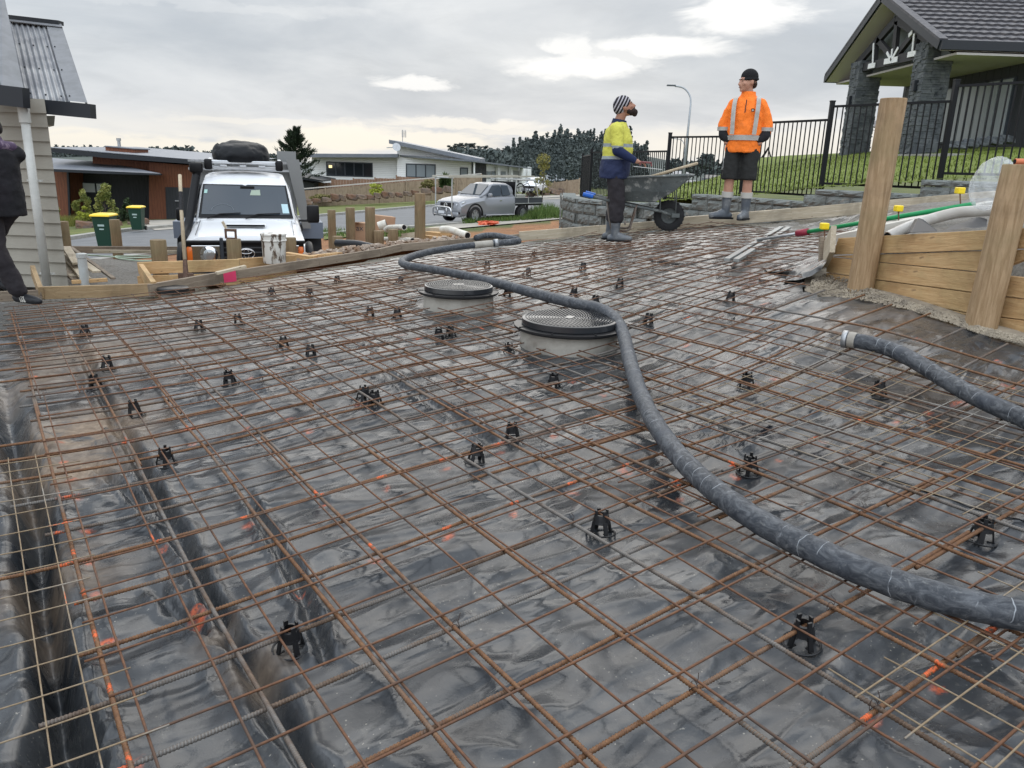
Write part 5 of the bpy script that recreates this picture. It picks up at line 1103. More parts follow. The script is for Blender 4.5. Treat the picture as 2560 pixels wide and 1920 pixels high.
MB().add([a0+nrm*.022, a1+nrm*.022, b1+nrm*.022, b0_+nrm*.022, a1+nrm*.022-Vector((0, 0, .12)), b1+nrm*.022-Vector((0, 0, .12))], [(0, 1, 2, 3), (1, 4, 5, 2)]).build('barge_flashing', FL, h8)
MB().prism([rL+nrm*.03, rR+nrm*.03, rR+nrm*.03+(eR-rR).normalized()*.16, rL+nrm*.03+(eR-rR).normalized()*.16], nrm*.01).build('ridge_flashing', FL, h8)
MB().beam(rL+nrm*.04, rR+nrm*.04, .12, .05).build('ridge_cap', FASC, h8)
mb = MB()
for f in (.1, .35, .6):
    for g in (.05, .35, .65): mb.ell(eL.lerp(eR, f).lerp(rL.lerp(rR, f), g)+nrm*.016, (.012, .012, .01), nu=6, nv=4)
for g in (.05, .35, .65, .95): mb.ell(eL.lerp(eR, .74).lerp(rL.lerp(rR, .74), g)+nrm*.028, (.01, .01, .01), nu=6, nv=4)
mb.build('roof_screws', FASC, h8)
gz = Vector((0, 0, 1)); dn = Vector((0, 0, -.15))
MB().beam(eL+dn*.45, eR+dn*.45+(eR-eL).normalized()*.05, .12, .15).build('gutter', FASC, h8)
# left lower roof piece
aL, aR, bR, bL = P(-60, 180, 8.0), P(57, 226, 8.2), P(3, -30, 9.8), P(-120, -60, 9.8)
corr(aL, aR, bL, bR, 6, .012, 'corrugated_roof', ROOFM, h8, 0, .6); n2_ = (aR-aL).cross(bL-aL).normalized()
MB().add([aL.lerp(aR, .55)+n2_*.022, aR+n2_*.022, bR+n2_*.022, bL.lerp(bR, .55)+n2_*.022, aR+n2_*.02-Vector((0, 0, .10)), bR+n2_*.02-Vector((0, 0, .1))], [(0, 1, 2, 3), (1, 4, 5, 2)]).build('barge_flashing', FL, h8)
MB().beam(P(-80, 196, 8.1), P(57, 212, 8.1), .12, .20).build('gutter', FASC, h8)
MB().prism([P(99, 250, 9.1), P(119, 250, 9.1), P(117, 272, 9.1), P(103, 270, 9.1)], (-.35, .5, 0)).build('soffit_box', mat('pale_soffit', (.40, .41, .37), .7), h8)
PVCW = mat('white_pvc', (.47, .47, .44), .4, var=(.40, .40, .37), vs=4); dpb = P(101, 607, 8.75); dpt = dpb+Vector((0, 0, 1.72))
dp = MB().tube([dpb-Vector((0, 0, .05)), dpt], .045, 14).build('downpipe', PVCW, h8, smooth=True)
MB().cyl(dpt-Vector((0, 0, .02)), dpt+Vector((0, 0, .16)), .058, n=14).build('pipe_socket', PVCW, dp, smooth=True, auto=40)
for hz_ in (.08, 1.1): MB().box(dpb+Vector((0, .03, hz_)), (.16, .03, .02)).build('pipe_bracket', PVCW, dp)
# ================================================================ TIMBER, POSTS AND SITE CLUTTER
PINE = wood('treated_pine', (.46, .275, .12), (.60, .40, .20), green=(.40, .29, .135), axis=0); PINEZ = wood('treated_post', (.28, .18, .09), (.45, .31, .18), green=(.23, .175, .085), axis=2, scale=1.0)
POSTD = wood('weathered_post', (.17, .11, .055), (.25, .175, .095), green=(.15, .13, .065), axis=2, scale=.7); FORM = wood('used_formwork', (.19, .145, .105), (.28, .225, .165), axis=0); FORMP = wood('pale_formwork', (.40, .33, .23), (.52, .45, .34), axis=0)
def orient_board(p0, p1, h, th, m, name, label, cat='timber board', group=None, away=1, parent=None, bev=.003):
    # board with its own long x axis so the grain runs along it
    p0, p1 = Vector(p0), Vector(p1); d = p1-p0; L = d.length; X = d/L; Yv = Vector((0, 0, 1)).cross(X).normalized()*away; Zv = X.cross(Yv)*(1 if away > 0 else 1)
    if Zv.z < 0: Zv = -Zv
    M = Matrix((X, Yv, Zv)).transposed().to_4x4(); M.translation = p0
    if M.to_3x3().determinant() < 0: Yv = -Yv; M = Matrix((X, Yv, Zv)).transposed().to_4x4(); M.translation = p0; sg = -1
    else: sg = 1
    o = MB().box((L/2, sg*th/2, h/2), (L, th, h), None, bev).build(name, m, parent); o.matrix_world = M
    if parent is None: tag(o, label, cat, group)
    return o
def edge(u0, v0, u1, v1, h, m, label, th=.045, dz=-.06, grp='edging boards along the far side of the slab', d0=0):
    a, c = G(u0, v0, dz), G(u1, v1, dz); c_ = c
    return orient_board(a, c_, h, th, m, 'edging_board', label, 'edging board', grp, 1)
edge(92, 647, 327, 640, .125, wood('edge_timber', (.30, .20, .10), (.38, .27, .15), axis=0), 'yellowish edging board left of the small round lid')
e_ = edge(327, 641, 514, 606, .125, FORM, 'edging board with a pink painted mark at its end')
a_, c_ = G(327, 641, -.06), G(514, 606, -.06); L_ = (c_-a_).length
MB().box((L_-.10, -.003, .06), (.16, .004, .125)).build('pink_mark', mat('pink_paint', (.75, .06, .16), .6), e_)
edge(514, 603, 690, 575, .10, FORM, 'grey weathered edging board below the white bucket'); edge(690, 575, 822, 554, .10, FORM, 'grey edging board in front of the black drain pipe'); edge(822, 554, 868, 543, .10, FORM, 'short grey edging board near the hose bend'); edge(868, 543, 1040, 528, .10, FORM, 'edging board behind the hose bend'); edge(1040, 528, 1122, 521, .1, FORM, 'short edging board behind the hose coupling')
edge(1122, 520.5, 1296, 507, .13, FORMP, 'pale edging board in front of the orange dirt'); edge(1296, 507, 1470, 494, .13, FORMP, 'pale edging board behind the man in yellow'); edge(1470, 494, 1710, 475, .15, FORMP, 'pale edging board the man in orange stands on', th=.09)
edge(1710, 475, 1856, 463, .15, FORMP, 'pale edging board left of the big leaning post'); edge(1856, 463, 2092, 444, .15, FORMP, 'pale edging board behind the green pole'); edge(2092, 444, 2260, 432, .15, FORMP, 'last pale edging board at the right')
# left corner pieces
edge(-60, 655, 92, 648, .10, FORM, 'dirty edging board behind the shoe of the man at left'); orient_board(G(96, 645, -.05), P(78, 596, 8.4), .12, .045, wood('edge_timber', (0, 0, 0), (0, 0, 0)), 'edging_board', 'short board running back from the corner to the downpipe', 'edging board', 'edging boards along the far side of the slab')
# retaining box behind the edging
def fboard(u0, v0, u1, v1, d0, d1, h, m, label, grp=None, th=.045, cat='timber board'): return orient_board(P(u0, v0, d0)-Vector((0, 0, h)), P(u1, v1, d1)-Vector((0, 0, h)), h, th, m, 'timber_board', label, cat, grp)
GB = 'boards of the timber planter behind the edging'
fboard(297, 567, 517, 560, 8.9, 9.0, .135, PINE, 'upper planter board left of the bucket', GB); fboard(297, 597, 517, 590, 8.9, 9.0, .135, PINE, 'lower planter board below the upper left one', GB)
fboard(518, 559, 640, 551, 9.3, 10.2, .14, PINE, 'planter board behind the white bucket', GB); fboard(518, 586, 640, 577, 9.3, 10.2, .14, PINE, 'lower planter board behind the white bucket', GB)
orient_board(P(299, 568, 8.85)-Vector((0, 0, .15)), P(326, 611, 7.85)-Vector((0, 0, .13)), .14, .05, PINE, 'timber_board', 'short end board of the planter running towards the slab', 'timber board', GB)
fboard(613, 545, 668, 554, 10.6, 10.3, .05, PINE, 'flat timber offcut right of the bucket', None, .09); fboard(668, 554, 740, 545, 10.4, 11.2, .05, PINE, 'long flat timber offcut in the rubble', None, .09)
fboard(470, 588, 533, 573, 8.3, 8.5, .03, FORMP, 'pale timber offcut leaning against the edging', None, .06)
fboard(150, 532, 395, 533, 13.2, 13.4, .12, FORM, 'long formwork board behind the gravel'); fboard(200, 540, 395, 541, 12.6, 12.8, .05, FORMP, 'thin pale formwork board in front of the long one')
# round posts
def post(u, vtop, d, dia, m, label, zb=None, grp='short round timber posts', lean=(0, 0), name='timber_post', taper=1.0):
    t_ = P(u, vtop, d); zb = zr(t_.x, t_.y)-.1 if zb is None else zb; H = t_.z-zb; r = dia/2; R = random.Random(int(u)); prof = []; mb = MB(); n = 22; rows = []
    for j in range(9):
        z = H*j/8; rr_ = r*(1+.05*(1-j/8)*taper*.5); rows.append([Vector((lean[0]*(z/H-1)+rr_*(1+.02*math.sin(3*a+j*.7+u))*math.cos(a), lean[1]*(z/H-1)+rr_*(1+.02*math.cos(2*a+j))*math.sin(a), z)) for a in [2*math.pi*k/n for k in range(n)]])
    rows.append([Vector((p_.x*.96, p_.y*.96, H+.006)) for p_ in rows[-1]]); mb.loft(rows)
    o = mb.build(name, m, smooth=True, auto=40); o.location = (t_.x, t_.y, zb); return tag(o, label, 'post', grp)
post(341, 519, 9.15, .18, POSTD, 'short round post in the planter left of the tool post'); pt_ = post(504, 517, 9.4, .17, POSTD, 'short round post with a small tool lying on top'); post(627, 514, 11.5, .17, POSTD, 'short round post just right of the white bucket')
post(134, 479, 12.4, .18, POSTD, 'pale round post beside the weatherboard corner'); post(247, 475, 14.2, .18, POSTD, 'dark round post in front of the near rubbish bin')
post(716, 454, 17.5, .18, POSTD, 'leftmost of the tall posts beside the white ute'); post(756, 449, 15.3, .18, POSTD, 'second tall post right of the white ute'); post(799, 448, 13.9, .18, POSTD, 'third tall post beside the cardboard box'); post(907, 418, 12.8, .18, POSTD, 'tallest weathered post in front of the silver ute')
post(729, 511, 13.0, .17, POSTD, 'stub post behind the mouth of the black drain pipe'); post(818, 499, 13.9, .18, POSTD, 'short dark stub post right of the third tall post'); post(849, 496, 13.4, .17, POSTD, 'short stub post under the white pipe elbow')
# shovel
sh = empty('shovel', P(402, 600, 8.35), 0, 'long handled shovel standing upright left of the white ute', 'shovel'); b0 = P(402, 600, 8.35); c1, c2, c3, c4 = [P(u, v, 8.35)-b0 for u, v in ((399.5, 563), (391.5, 452), (390, 410), (388.5, 379))]
MB().tube([c1, c2, c3, c4], [.021, .019, .019, .019], 10).ell(c4, (.019, .019, .014)).build('handle', wood('handle_wood', (.45, .36, .24), (.55, .46, .33), axis=2), sh, smooth=True); MB().tube([c3+(c2-c3)*.1, c2+(c1-c2)*.02], .023, 10).build('tape_wrap', mat('black_tape', (.015, .015, .017), .4, bump=1, bs=60), sh)
MB().tube([Vector((0, 0, 0)), c1*.4, c1*1.05], [.035, .03, .024], 8).box((0, 0, -.06), (.16, .03, .22)).build('blade', mat('rusty_steel', (.10, .06, .045), .7, .4, var=(.16, .10, .07), vs=20), sh)
# tool on post
tt = P(504, 517, 9.4); tg = empty('hand_tool', tt+Vector((-.02, -.02, .01)), 0, 'small wooden handled clamp lying on the short round post', 'tool'); MB().box((0, 0, .10), (.14, .03, .03)).box((-.06, 0, .05), (.022, .02, .1)).box((.06, 0, .05), (.022, .02, .1)).box((0, 0, .006), (.10, .03, .012)).build('frame', mat('rusty_steel', (0, 0, 0)), tg); MB().beam((-.05, 0, .12), (-.09, 0, .2), .025, .025).build('handle', FORMP, tg)
# bucket
bk = empty('plastic_bucket', P(586, 571, 9.45)+Vector((0, .14, 0)), 0, 'white plastic bucket splashed with black mud', 'bucket')
BW = mat('muddy_white', (.62, .60, .55), .45, var=(.10, .07, .05), vs=16, vcut=(.52, .60), var2=(.30, .25, .19), v2s=5, stretch=(1, 1, .35)); MB().lathe([(.128, 0), (.135, .02), (.148, .36), (.142, .36), (.128, .03), (.0, .03)], n=40).build('pail', BW, bk, smooth=True, auto=40); MB().lathe([(.146, .27), (.158, .275), (.158, .285), (.150, .29), (.150, .335), (.158, .34), (.158, .36), (.146, .365)], n=40).build('rim_band', BW, bk, smooth=True, auto=40)
# pvc riser, string
pv = P(183, 607, 8.7); rp = empty('pvc_riser', pv-Vector((0, 0, .1)), 0, 'upright grey white plastic pipe stub in front of the gravel', 'pipe'); GP = mat('grey_pvc', (.42, .44, .43), .45, var=(.34, .34, .32), vs=6); MB().cyl((0, 0, 0), (0, 0, .40), .048, n=24).build('pipe', GP, rp, smooth=True, auto=40); MB().lathe([(.05, .36), (.056, .362), (.056, .405), (.04, .41), (0, .412)], n=24).build('cap', GP, rp, smooth=True, auto=40)
def gz_(u, v, z=-.33): r = ray(u, v); t_ = (z-H0)/r[2]; return Vector((r[0]*t_, r[1]*t_, z))
MB_ = MB().tube(smoothpath([gz_(u, v) for u, v in ((128, 548), (160, 549), (190, 551), (250, 555), (290, 557), (325, 556), (318, 553), (280, 553), (252, 553), (252, 557), (270, 560), (300, 563), (330, 563))], 6), .012, 6).build('garden_hose', mat('pale_green_hose', (.42, .52, .40), .5), smooth=True); tag(MB_, 'thin pale green hose coiled on the gravel', 'hose')
GT = 'pile of offcuts beside the weatherboards'
for i, (u0, v0, u1, v1, z0, z1, w, lb) in enumerate(((128, 550, 176, 606, .05, .02, .10, 'pale plank nearest the plastic riser in the offcut pile'), (132, 542, 200, 590, .12, .05, .09, 'long pale plank crossing the top of the offcut pile'), (150, 537, 240, 604, .05, -.05, .05, 'narrow timber edging right of the offcut pile'), (128, 562, 150, 600, .0, -.02, .12, 'short brown plank at the bottom of the offcut pile'), (134, 536, 156, 572, .16, .1, .10, 'steep short plank at the back of the offcut pile'), (135, 590, 155, 608, .0, -.05, .1, 'stubby offcut at the front of the pile'))):
    a, c = gz_(u0, v0, z0-.1), gz_(u1, v1, z1-.1); o = orient_board(a, c, .025, w, [FORMP, FORM][i % 3 == 2], 'offcut_plank', lb, 'plank', GT)
fboard(155, 606, 232, 601, 8.6, 8.8, .04, PINE, 'low board between the pipe stub and the planter'); 
# debris to the right of the white ute
CARD = mat('cardboard', (.42, .27, .17), .85, var=(.36, .22, .14), vs=3)
bx = empty('cardboard_box', P(777, 520, 16)-Vector((0, 0, .0)), .2, 'open cardboard box between the second and third tall posts', 'box'); MB().box((0, 0, .19), (.30, .3, .36)).build('carton', CARD, bx); MB().beam((-.15, -.15, .37), (-.02, -.30, .40), .3, .006).beam((.15, 0, .37), (.26, 0, .50), .28, .006).build('flap', mat('cardboard_pale', (.55, .40, .28), .85), bx)
tx = bpy.data.curves.new('carton_marking', 'FONT'); tx.body = 'ax'; tx.size = .16; tx.extrude = .001; t0_ = bpy.data.objects.new('tmp_text', tx); COL.objects.link(t0_); bpy.context.view_layer.update(); tme = bpy.data.meshes.new_from_object(t0_.evaluated_get(bpy.context.evaluated_depsgraph_get())); bpy.data.objects.remove(t0_); to = bpy.data.objects.new('carton_marking', tme); COL.objects.link(to); to.parent = bx; to.location = (-.07, -.155, .22); to.rotation_euler = (math.pi/2, 0, 0); tme.materials.clear(); tme.materials.append(mat('print_ink', (.08, .08, .09), .7))
bx2 = MB().box((0, 0, 0), (.5, .3, .32), None, .01).build('cardboard_box', CARD); bx2.location = P(825, 482, 16.5); bx2.rotation_euler = (0, .1, .4); tag(bx2, 'cardboard box behind the third tall post near the white pipe mouth', 'box')
def pipe(name, pts, r, m, label, n=14, cat='pipe', hollow=True):
    pts = smoothpath(pts, 6); root = empty(name, pts[0], 0, label, cat); o = pts[0]; pts = [p_-o for p_ in pts]; d0 = (pts[0]-pts[1]).normalized(); d1 = (pts[-1]-pts[-2]).normalized()
    MB().tube(pts, r, n).build('pipe_body', m, root, smooth=True, auto=50)
    for q, d in ((pts[0], d0), (pts[-1], d1)): MB().cyl(q-d*.001, q+d*.002, r*.82, n=n).build('bore', mat('pipe_dark', (.006, .006, .007), .9), root)
    return root
pipe('drain_pipe', [P(727, 525, 12.3), P(770, 527, 12.1), P(800, 533, 11.9), P(835, 543, 11.6)], .058, mat('black_pipe', (.014, .015, .018), .4), 'thick black drain pipe lying behind the edging')
WP = mat('white_pipe', (.66, .64, .58), .45, var=(.5, .46, .38), vs=5)
pipe('waste_pipe', [P(832, 517, 14.6), P(891, 519, 13.5)], .046, WP, 'white pipe lying low between the stub posts and the tallest post'); pipe('waste_pipe', [P(818, 490, 14.6), P(835, 484, 14.6)], .09, WP, 'short wide white pipe mouth on top of the rubbish'); pipe('waste_pipe', [P(833, 497, 14.2), P(842, 492, 14.1), P(873, 491, 13.6)], .05, WP, 'white pipe elbow on the stub post'); pipe('waste_pipe', [P(955, 496, 12.9), P(975, 497, 12.7), P(992, 503, 12.4), P(1010, 509, 12.2)], .06, WP, 'white pipe bend lying in the dirt right of the tallest post')
DD = [(868, 505, 905, 500, 13.8, .10, FORMP, 'pale sheet of ply left of the tallest post'), (917, 492, 958, 493, 13.6, .10, FORMP, 'top board of the offcut stack right of the tallest post'), (915, 500, 950, 503, 13.4, .12, PINE, 'second board of the offcut stack right of the tallest post'), (915, 508, 950, 512, 13.2, .14, PINE, 'third board of the offcut stack right of the tallest post'), (915, 521, 965, 509, 12.9, .08, PINE, 'slanting board at the foot of the offcut stack'), (700, 541, 745, 538, 12.2, .04, FORMP, 'pale pink offcut below the drain pipe'), (745, 541, 800, 537, 12.0, .04, FORMP, 'thin offcut below the middle of the drain pipe'), (650, 556, 700, 549, 10.8, .08, PINE, 'rough offcut near the rubble behind the edging'), (860, 512, 905, 508, 13.9, .16, FORMP, 'broken ply sheet below the white elbow')]
for u0, v0, u1, v1, d, h, m, lb in DD: fboard(u0, v0, u1, v1, d, d-.3, h, m, lb, 'offcuts scattered behind the edging', .25 if h < .13 else .1)
RUB = mat('pale_rubble', (.42, .36, .30), .9, var=(.26, .17, .11), vs=5); mb = MB(); R = random.Random(8)
for i in range(260):
    u = R.uniform(640, 1010); q = P(u, float(np.interp(u, [640, 700, 868, 1010], [560, 548, 527, 515]))+R.uniform(-7, 3), float(np.interp(u, [640, 1010], [10.9, 12.4]))); s = R.uniform(.02, .06); mb.box(q, (s*R.uniform(1, 2), s, s*.6), Matrix.Rotation(R.random()*6, 3, 'Z')@Matrix.Rotation(R.random(), 3, 'X'))
tag(mb.build('rubble', RUB), 'broken rubble and scraps lying behind the grey edging boards', 'rubble', kind='stuff')
# bank of soil carrying the clutter
mb = MB(); rows = []
for j in range(8):
    row = []
    for i in range(40):
        u = 640+i*11; v0 = float(np.interp(u, [640, 700, 868, 1040, 1240], [570, 556, 532, 519, 505])); d0 = float(np.interp(u, [640, 868, 1040, 1240], [9.9, 11.3, 12.1, 12.2])); q = P(u, v0, d0); z = q.z+.02; y = j*.55; back = Vector((q.x, q.y, 0)).normalized()*y; zz_ = max(zr(q.x+back.x, q.y+back.y), z-.07-.05*j-(.10*j*j if j > 2 else 0)); row.append(Vector((q.x+back.x, q.y+back.y, zz_+.09*float(vn(np.array(u*.13), np.array(j*.7))))))
    rows.append(row)
o = mb.grid(rows).build('soil_bank', DIRT, smooth=True); o['kind'] = 'structure'
# wheelie bins
BING = mat('bin_green', (.012, .045, .028), .45); YEL = mat('lid_yellow', (.80, .55, .03), .4)
def bin_(u, v, d, rz, label, s=1.0):
    b0 = P(u, v, d); r = empty('wheelie_bin', (b0.x, b0.y, b0.z), rz, label, 'rubbish bin', 'green bins with yellow lids'); secs = []
    for z, w, dp in ((.05, .42, .46), (.5, .48, .56), (.95, .54, .66), (1.0, .58, .70)): secs.append([Vector((x*w/2, y*dp/2, z)) for x, y in ((-.9, -1), (.9, -1), (1, -.9), (1, .9), (.9, 1), (-.9, 1), (-1, .9), (-1, -.9))])
    MB().loft(secs).build('bin_body', BING, r, bevel=.01); MB().loft([[Vector((x*.61/2, y*.76/2-.01, 1.0)) for x, y in ((-1, -1), (1, -1), (1, 1), (-1, 1))], [Vector((x*.60/2, y*.74/2, 1.05)) for x, y in ((-1, -1), (1, -1), (1, 1), (-1, 1))], [Vector((x*.42/2, y*.5/2, 1.09)) for x, y in ((-1, -1), (1, -1), (1, 1), (-1, 1))]]).build('lid', YEL, r, bevel=.015)
    MB().tube([(-.3, .42, .98), (.3, .42, .98)], .02, 8).build('handle', BING, r)
    for x in (-.24, .24): MB().cyl((x-.03, .30, .10), (x+.03, .30, .10), .10, n=16).build('wheel', BLK, r)
    MB().box((0, -.315, .72), (.20, .004, .06)).box((0, -.295, .60), (.14, .004, .04)).build('printed_mark', mat('pale_print', (.35, .45, .42), .6), r); r.scale = (s,)*3; return r
bin_(299, 498, 34.5, .15, 'green bin with yellow lid standing on the gravel beside the driveway'); bin_(232, 534, 25.2, .1, 'nearer green bin with yellow lid partly behind a round post')
# ---------------------------------------------------------------- timber retaining wall at right
z8 = Zm(1960, 400, 600); P1f, P2f = G(1855, 633, -.06), G(2112, 716, -.06); wp0 = Vector((P1f.x*1.036, P1f.y*1.036, 0)); wp1 = Vector((P2f.x*1.045, P2f.y*1.045, 0)); wdr = (wp1-wp0).normalized(); wn = Vector((-wdr.y, wdr.x, 0)); wn = wn if wn.y > 0 or wn.x > 0 else -wn
if wn.x < 0: wn = -wn
rw = empty('timber_wall', (0, 0, 0), 0, 'treated timber retaining wall of wide boards between the big round posts', 'retaining wall')
def wboard(pts, off=0):
    w = [onplane(*z8(*p_), wp0+wn*off, wdr) for p_ in pts]; o = w[0].copy(); X = (w[1]-w[0]).normalized(); Y = wn.copy(); Z = X.cross(Y).normalized(); Z = Z if Z.z > 0 else -Z; Y2 = Z.cross(X); M = Matrix((X, Y2, Z)).transposed().to_4x4(); M.translation = o; Mi = M.inverted(); n_ = wn*.046
    ob = MB().prism([Mi@p_ for p_ in w], Mi.to_3x3()@n_).build('wall_board', PINE, rw, bevel=.004); ob.matrix_world = M; return ob
for pts, off in (([(500, 720), (1850, 646), (2300, 622), (2300, 815), (1815, 832), (450, 872)], .0), ([(432, 884), (1810, 845), (2300, 823), (2300, 880), (1790, 905), (1760, 1030), (850, 936)], .004), ([(398, 890), (850, 942), (1765, 1036), (2300, 1098), (2300, 886), (2301, 1110), (1715, 1213), (840, 1098), (388, 1032)], .008)): pass
B_ = [([(500, 720), (1200, 682), (2320, 620), (2320, 812), (1200, 852), (448, 872)], 0), ([(430, 884), (1200, 860), (2320, 820), (2320, 876), (1900, 1040), (850, 938)], .012), ([(398, 892), (850, 944), (1762, 1036), (2320, 1096), (2320, 1290), (1706, 1214), (840, 1100), (388, 1032)], .004), ([(388, 1040), (840, 1106), (1704, 1220), (2320, 1298), (2320, 1488), (1666, 1404), (800, 1240), (380, 1160)], .008), ([(380, 1168), (800, 1248), (1664, 1411), (2320, 1495), (2320, 1690), (1640, 1590), (800, 1420), (370, 1290)], .003)]
for pts, off in B_: wboard(pts, off)
def bigpost(us, vt, vb, front, dia, label):
    r = dia/2; c = Vector((front.x, front.y, 0)); c = c+c.normalized()*r; d = c.y; top = ray(*us) ; t_ = c.y/top[1]; T_ = Vector((top[0]*t_, c.y, top[2]*t_+H0)); zb = front.z-.25; B0 = Vector((c.x, c.y, zb)); n = 30; rows = []; H = T_.z-zb
    for j in range(14):
        f = j/13; ax = B0.lerp(T_, f)-B0; rows.append([Vector((ax.x+r*(1.04-.06*f)*(1+.012*math.sin(3*a+j*.5))*math.cos(a), ax.y+r*(1.04-.06*f)*(1+.012*math.sin(2*a+j*.8))*math.sin(a), ax.z)) for a in [2*math.pi*k/n for k in range(n)]])
    rows.append([Vector((p_.x*1+0, p_.y, p_.z+.004)).lerp(T_-B0, .04) for p_ in rows[-1]]); o = MB().loft(rows).build('timber_post', PINEZ, smooth=True, auto=40); o.location = B0; return tag(o, label, 'post', 'big round retaining wall posts')
bigpost((1931, 214), 0, 0, P1f, .178, 'tall thick round post leaning at the left end of the timber wall'); bigpost((2203, 357), 0, 0, P2f, .180, 'thick round post at right with a plastic bag behind it')
# gravel heaps at the foot of the wall
GRV = mat('loose_gravel', (.34, .29, .22), .95, var=(.17, .145, .115), vs=9); mb = MB(); R = random.Random(4)
def pebble(mb, q, s, R):
    M = Matrix.Rotation(R.random()*6, 3, 'Z')@Matrix.Rotation(R.random()*3, 3, 'X'); vs = [M@Vector((x*s*R.uniform(.7, 1.3), y*s*R.uniform(.6, 1.1), z*s*.8)) for x, y, z in ((1, 0, 0), (0, 1, 0), (-1, 0, 0), (0, -1, 0), (0, 0, 1), (0, 0, -1))]; mb.add([v+q for v in vs], [(0, 1, 4), (1, 2, 4), (2, 3, 4), (3, 0, 4), (1, 0, 5), (2, 1, 5), (3, 2, 5), (0, 3, 5)])
for i in range(3600):
    f = R.random(); u = 1752+f*480; vb_ = float(np.interp(u, [1752, 1795, 1850, 1960, 2060, 2120, 2230], [628, 640, 646, 668, 700, 722, 748])); vt_ = float(np.interp(u, [1752, 1795, 1850, 1960, 2060, 2120, 2230], [606, 585, 612, 650, 682, 706, 732])); v = R.uniform(vt_, vb_); q = G(u, v, -.056+.03*(vb_-v)/max(1, vb_-vt_)); pebble(mb, q, R.uniform(.004, .012), R)
tag(mb.build('gravel_heap', GRV), 'loose gravel spilled along the foot of the timber wall', 'gravel', kind='stuff')
rows = []
for j in range(5):
    rows.append([])
    for i in range(36):
        u = 1738+i*15; vb_ = float(np.interp(u, [1738, 1795, 1850, 1960, 2060, 2120, 2260], [628, 648, 652, 676, 708, 728, 760])); vt_ = float(np.interp(u, [1738, 1795, 1850, 1960, 2060, 2120, 2260], [600, 568, 600, 640, 672, 694, 728])); rows[-1].append(G(u, vb_+(vt_-vb_)*j/4, -.082+.028*math.sin(j/4*1.7)))
o = MB().grid(rows).build('gravel_bed', GRV, smooth=True); o['kind'] = 'structure'
# torn plastic flap at the wall corner
fl_ = [[G(1690, 606, -.04), G(1735, 603, -.01), G(1768, 588, .03), G(1778, 578, .09)], [G(1700, 592, -.04), G(1730, 590, .02), G(1760, 577, .06), G(1786, 560, .12)], [G(1660, 585, -.05), G(1720, 575, .02), G(1760, 562, .05), G(1785, 545, .06)], [G(1640, 572, -.06), G(1710, 560, -.04), G(1755, 548, -.03), G(1780, 535, -.03)]]
def refine(rows, n=6):
    r1 = [smoothpath(r, n) for r in rows]; cols = [smoothpath([r[i] for r in r1], n) for i in range(len(r1[0]))]; return [[c[j]+Vector((0, 0, .02*(float(vn(np.array(i*.45), np.array(j*.5)))-.5))) for i, c in enumerate(cols)] for j in range(len(cols[0]))]
tag(MB().grid(refine(fl_)).build('plastic_flap', bpy.data.materials['polythene'], smooth=True), 'crumpled edge of black plastic lifted at the corner of the timber wall', 'plastic sheet')
# corner stakes, screeds, pole, pipes behind the wall
o = orient_board(P(1776, 578, 6.2), P(1792, 545, 5.9), .22, .04, FORMP, 'corner_board', 'short pale board at the left end of the timber wall', 'timber board'); MB().beam(P(1774, 580, 6.25), P(1775, 512, 6.25), .035, .035).build('corner_stake', FORM)
tag(bpy.data.objects['corner_stake'], 'thin timber stake beside the corner board', 'stake')
orient_board(P(1790, 530, 6.15), P(2150, 452, 6.6), .07, .04, mat('white_plank', (.55, .52, .46), .7, var=(.42, .38, .32), vs=6, stretch=(.3, 3, 3)), 'white_plank', 'long whitish plank running behind the timber wall', 'plank'); orient_board(P(1850, 508, 6.7), P(2140, 446, 7.0), .05, .04, mat('white_plank', (0, 0, 0)), 'white_plank', 'second whitish plank farther behind the timber wall', 'plank')
gp = empty('float_pole', (0, 0, 0), 0, 'long green pole with a red joint resting behind the timber wall', 'pole'); a, c = P(1742, 501, 7.6), P(2105, 441, 6.2); MB().tube([a, c], .021, 12).build('green_tube', mat('green_plastic', (.01, .26, .085), .35), gp, smooth=True); MB().tube([a+(a-c).normalized()*.11, a+(c-a).normalized()*.02], [.036, .033], 12).build('red_joint', mat('red_plastic', (.25, .02, .04), .4), gp, smooth=True); MB().tube([a, a+(a-c).normalized()*.62], .015, 10).build('grey_rod', STEELG, gp, smooth=True)
YC = mat('cap_yellow', (.85, .62, .02), .4)
for u, vt, vb_, d, lb in ((1782, 481, 530, 6.3, 'yellow safety cap on a steel pin left of the big post'), (1942, 443, 500, 6.6, 'yellow safety cap on a steel pin right of the big post'), (2075, 404, 445, 6.3, 'yellow safety cap on a steel pin near the plastic bag')):
    t_ = P(u, vt, d); r = empty('steel_pin', P(u, vb_, d), 0, lb, 'capped pin', 'yellow capped steel pins'); o_ = P(u, vb_, d); MB().tube([(0, 0, 0), t_-o_-Vector((0, 0, .03))], .006, 6).build('rod', RUST, r); MB().box(t_-o_-Vector((0, 0, .028)), (.062, .062, .052), None, .008).build('cap', YC, r)
for i, (u0, v0, u1, v1) in enumerate(((1570, 561, 1688, 491), (1590, 562, 1704, 492))): MB().beam(G(u0, v0, .035), G(u1, v1, .035), .05, .025).build('screed_bar', mat('screed_alloy', (.30, .31, .30), .45, .6)); tag(bpy.data.objects['screed_bar' if i == 0 else 'screed_bar.001'], ['aluminium screed bar on the mesh, nearer the yellow dressed man', 'aluminium screed bar on the mesh, nearer the big post'][i], 'screed bar', 'screed bars')
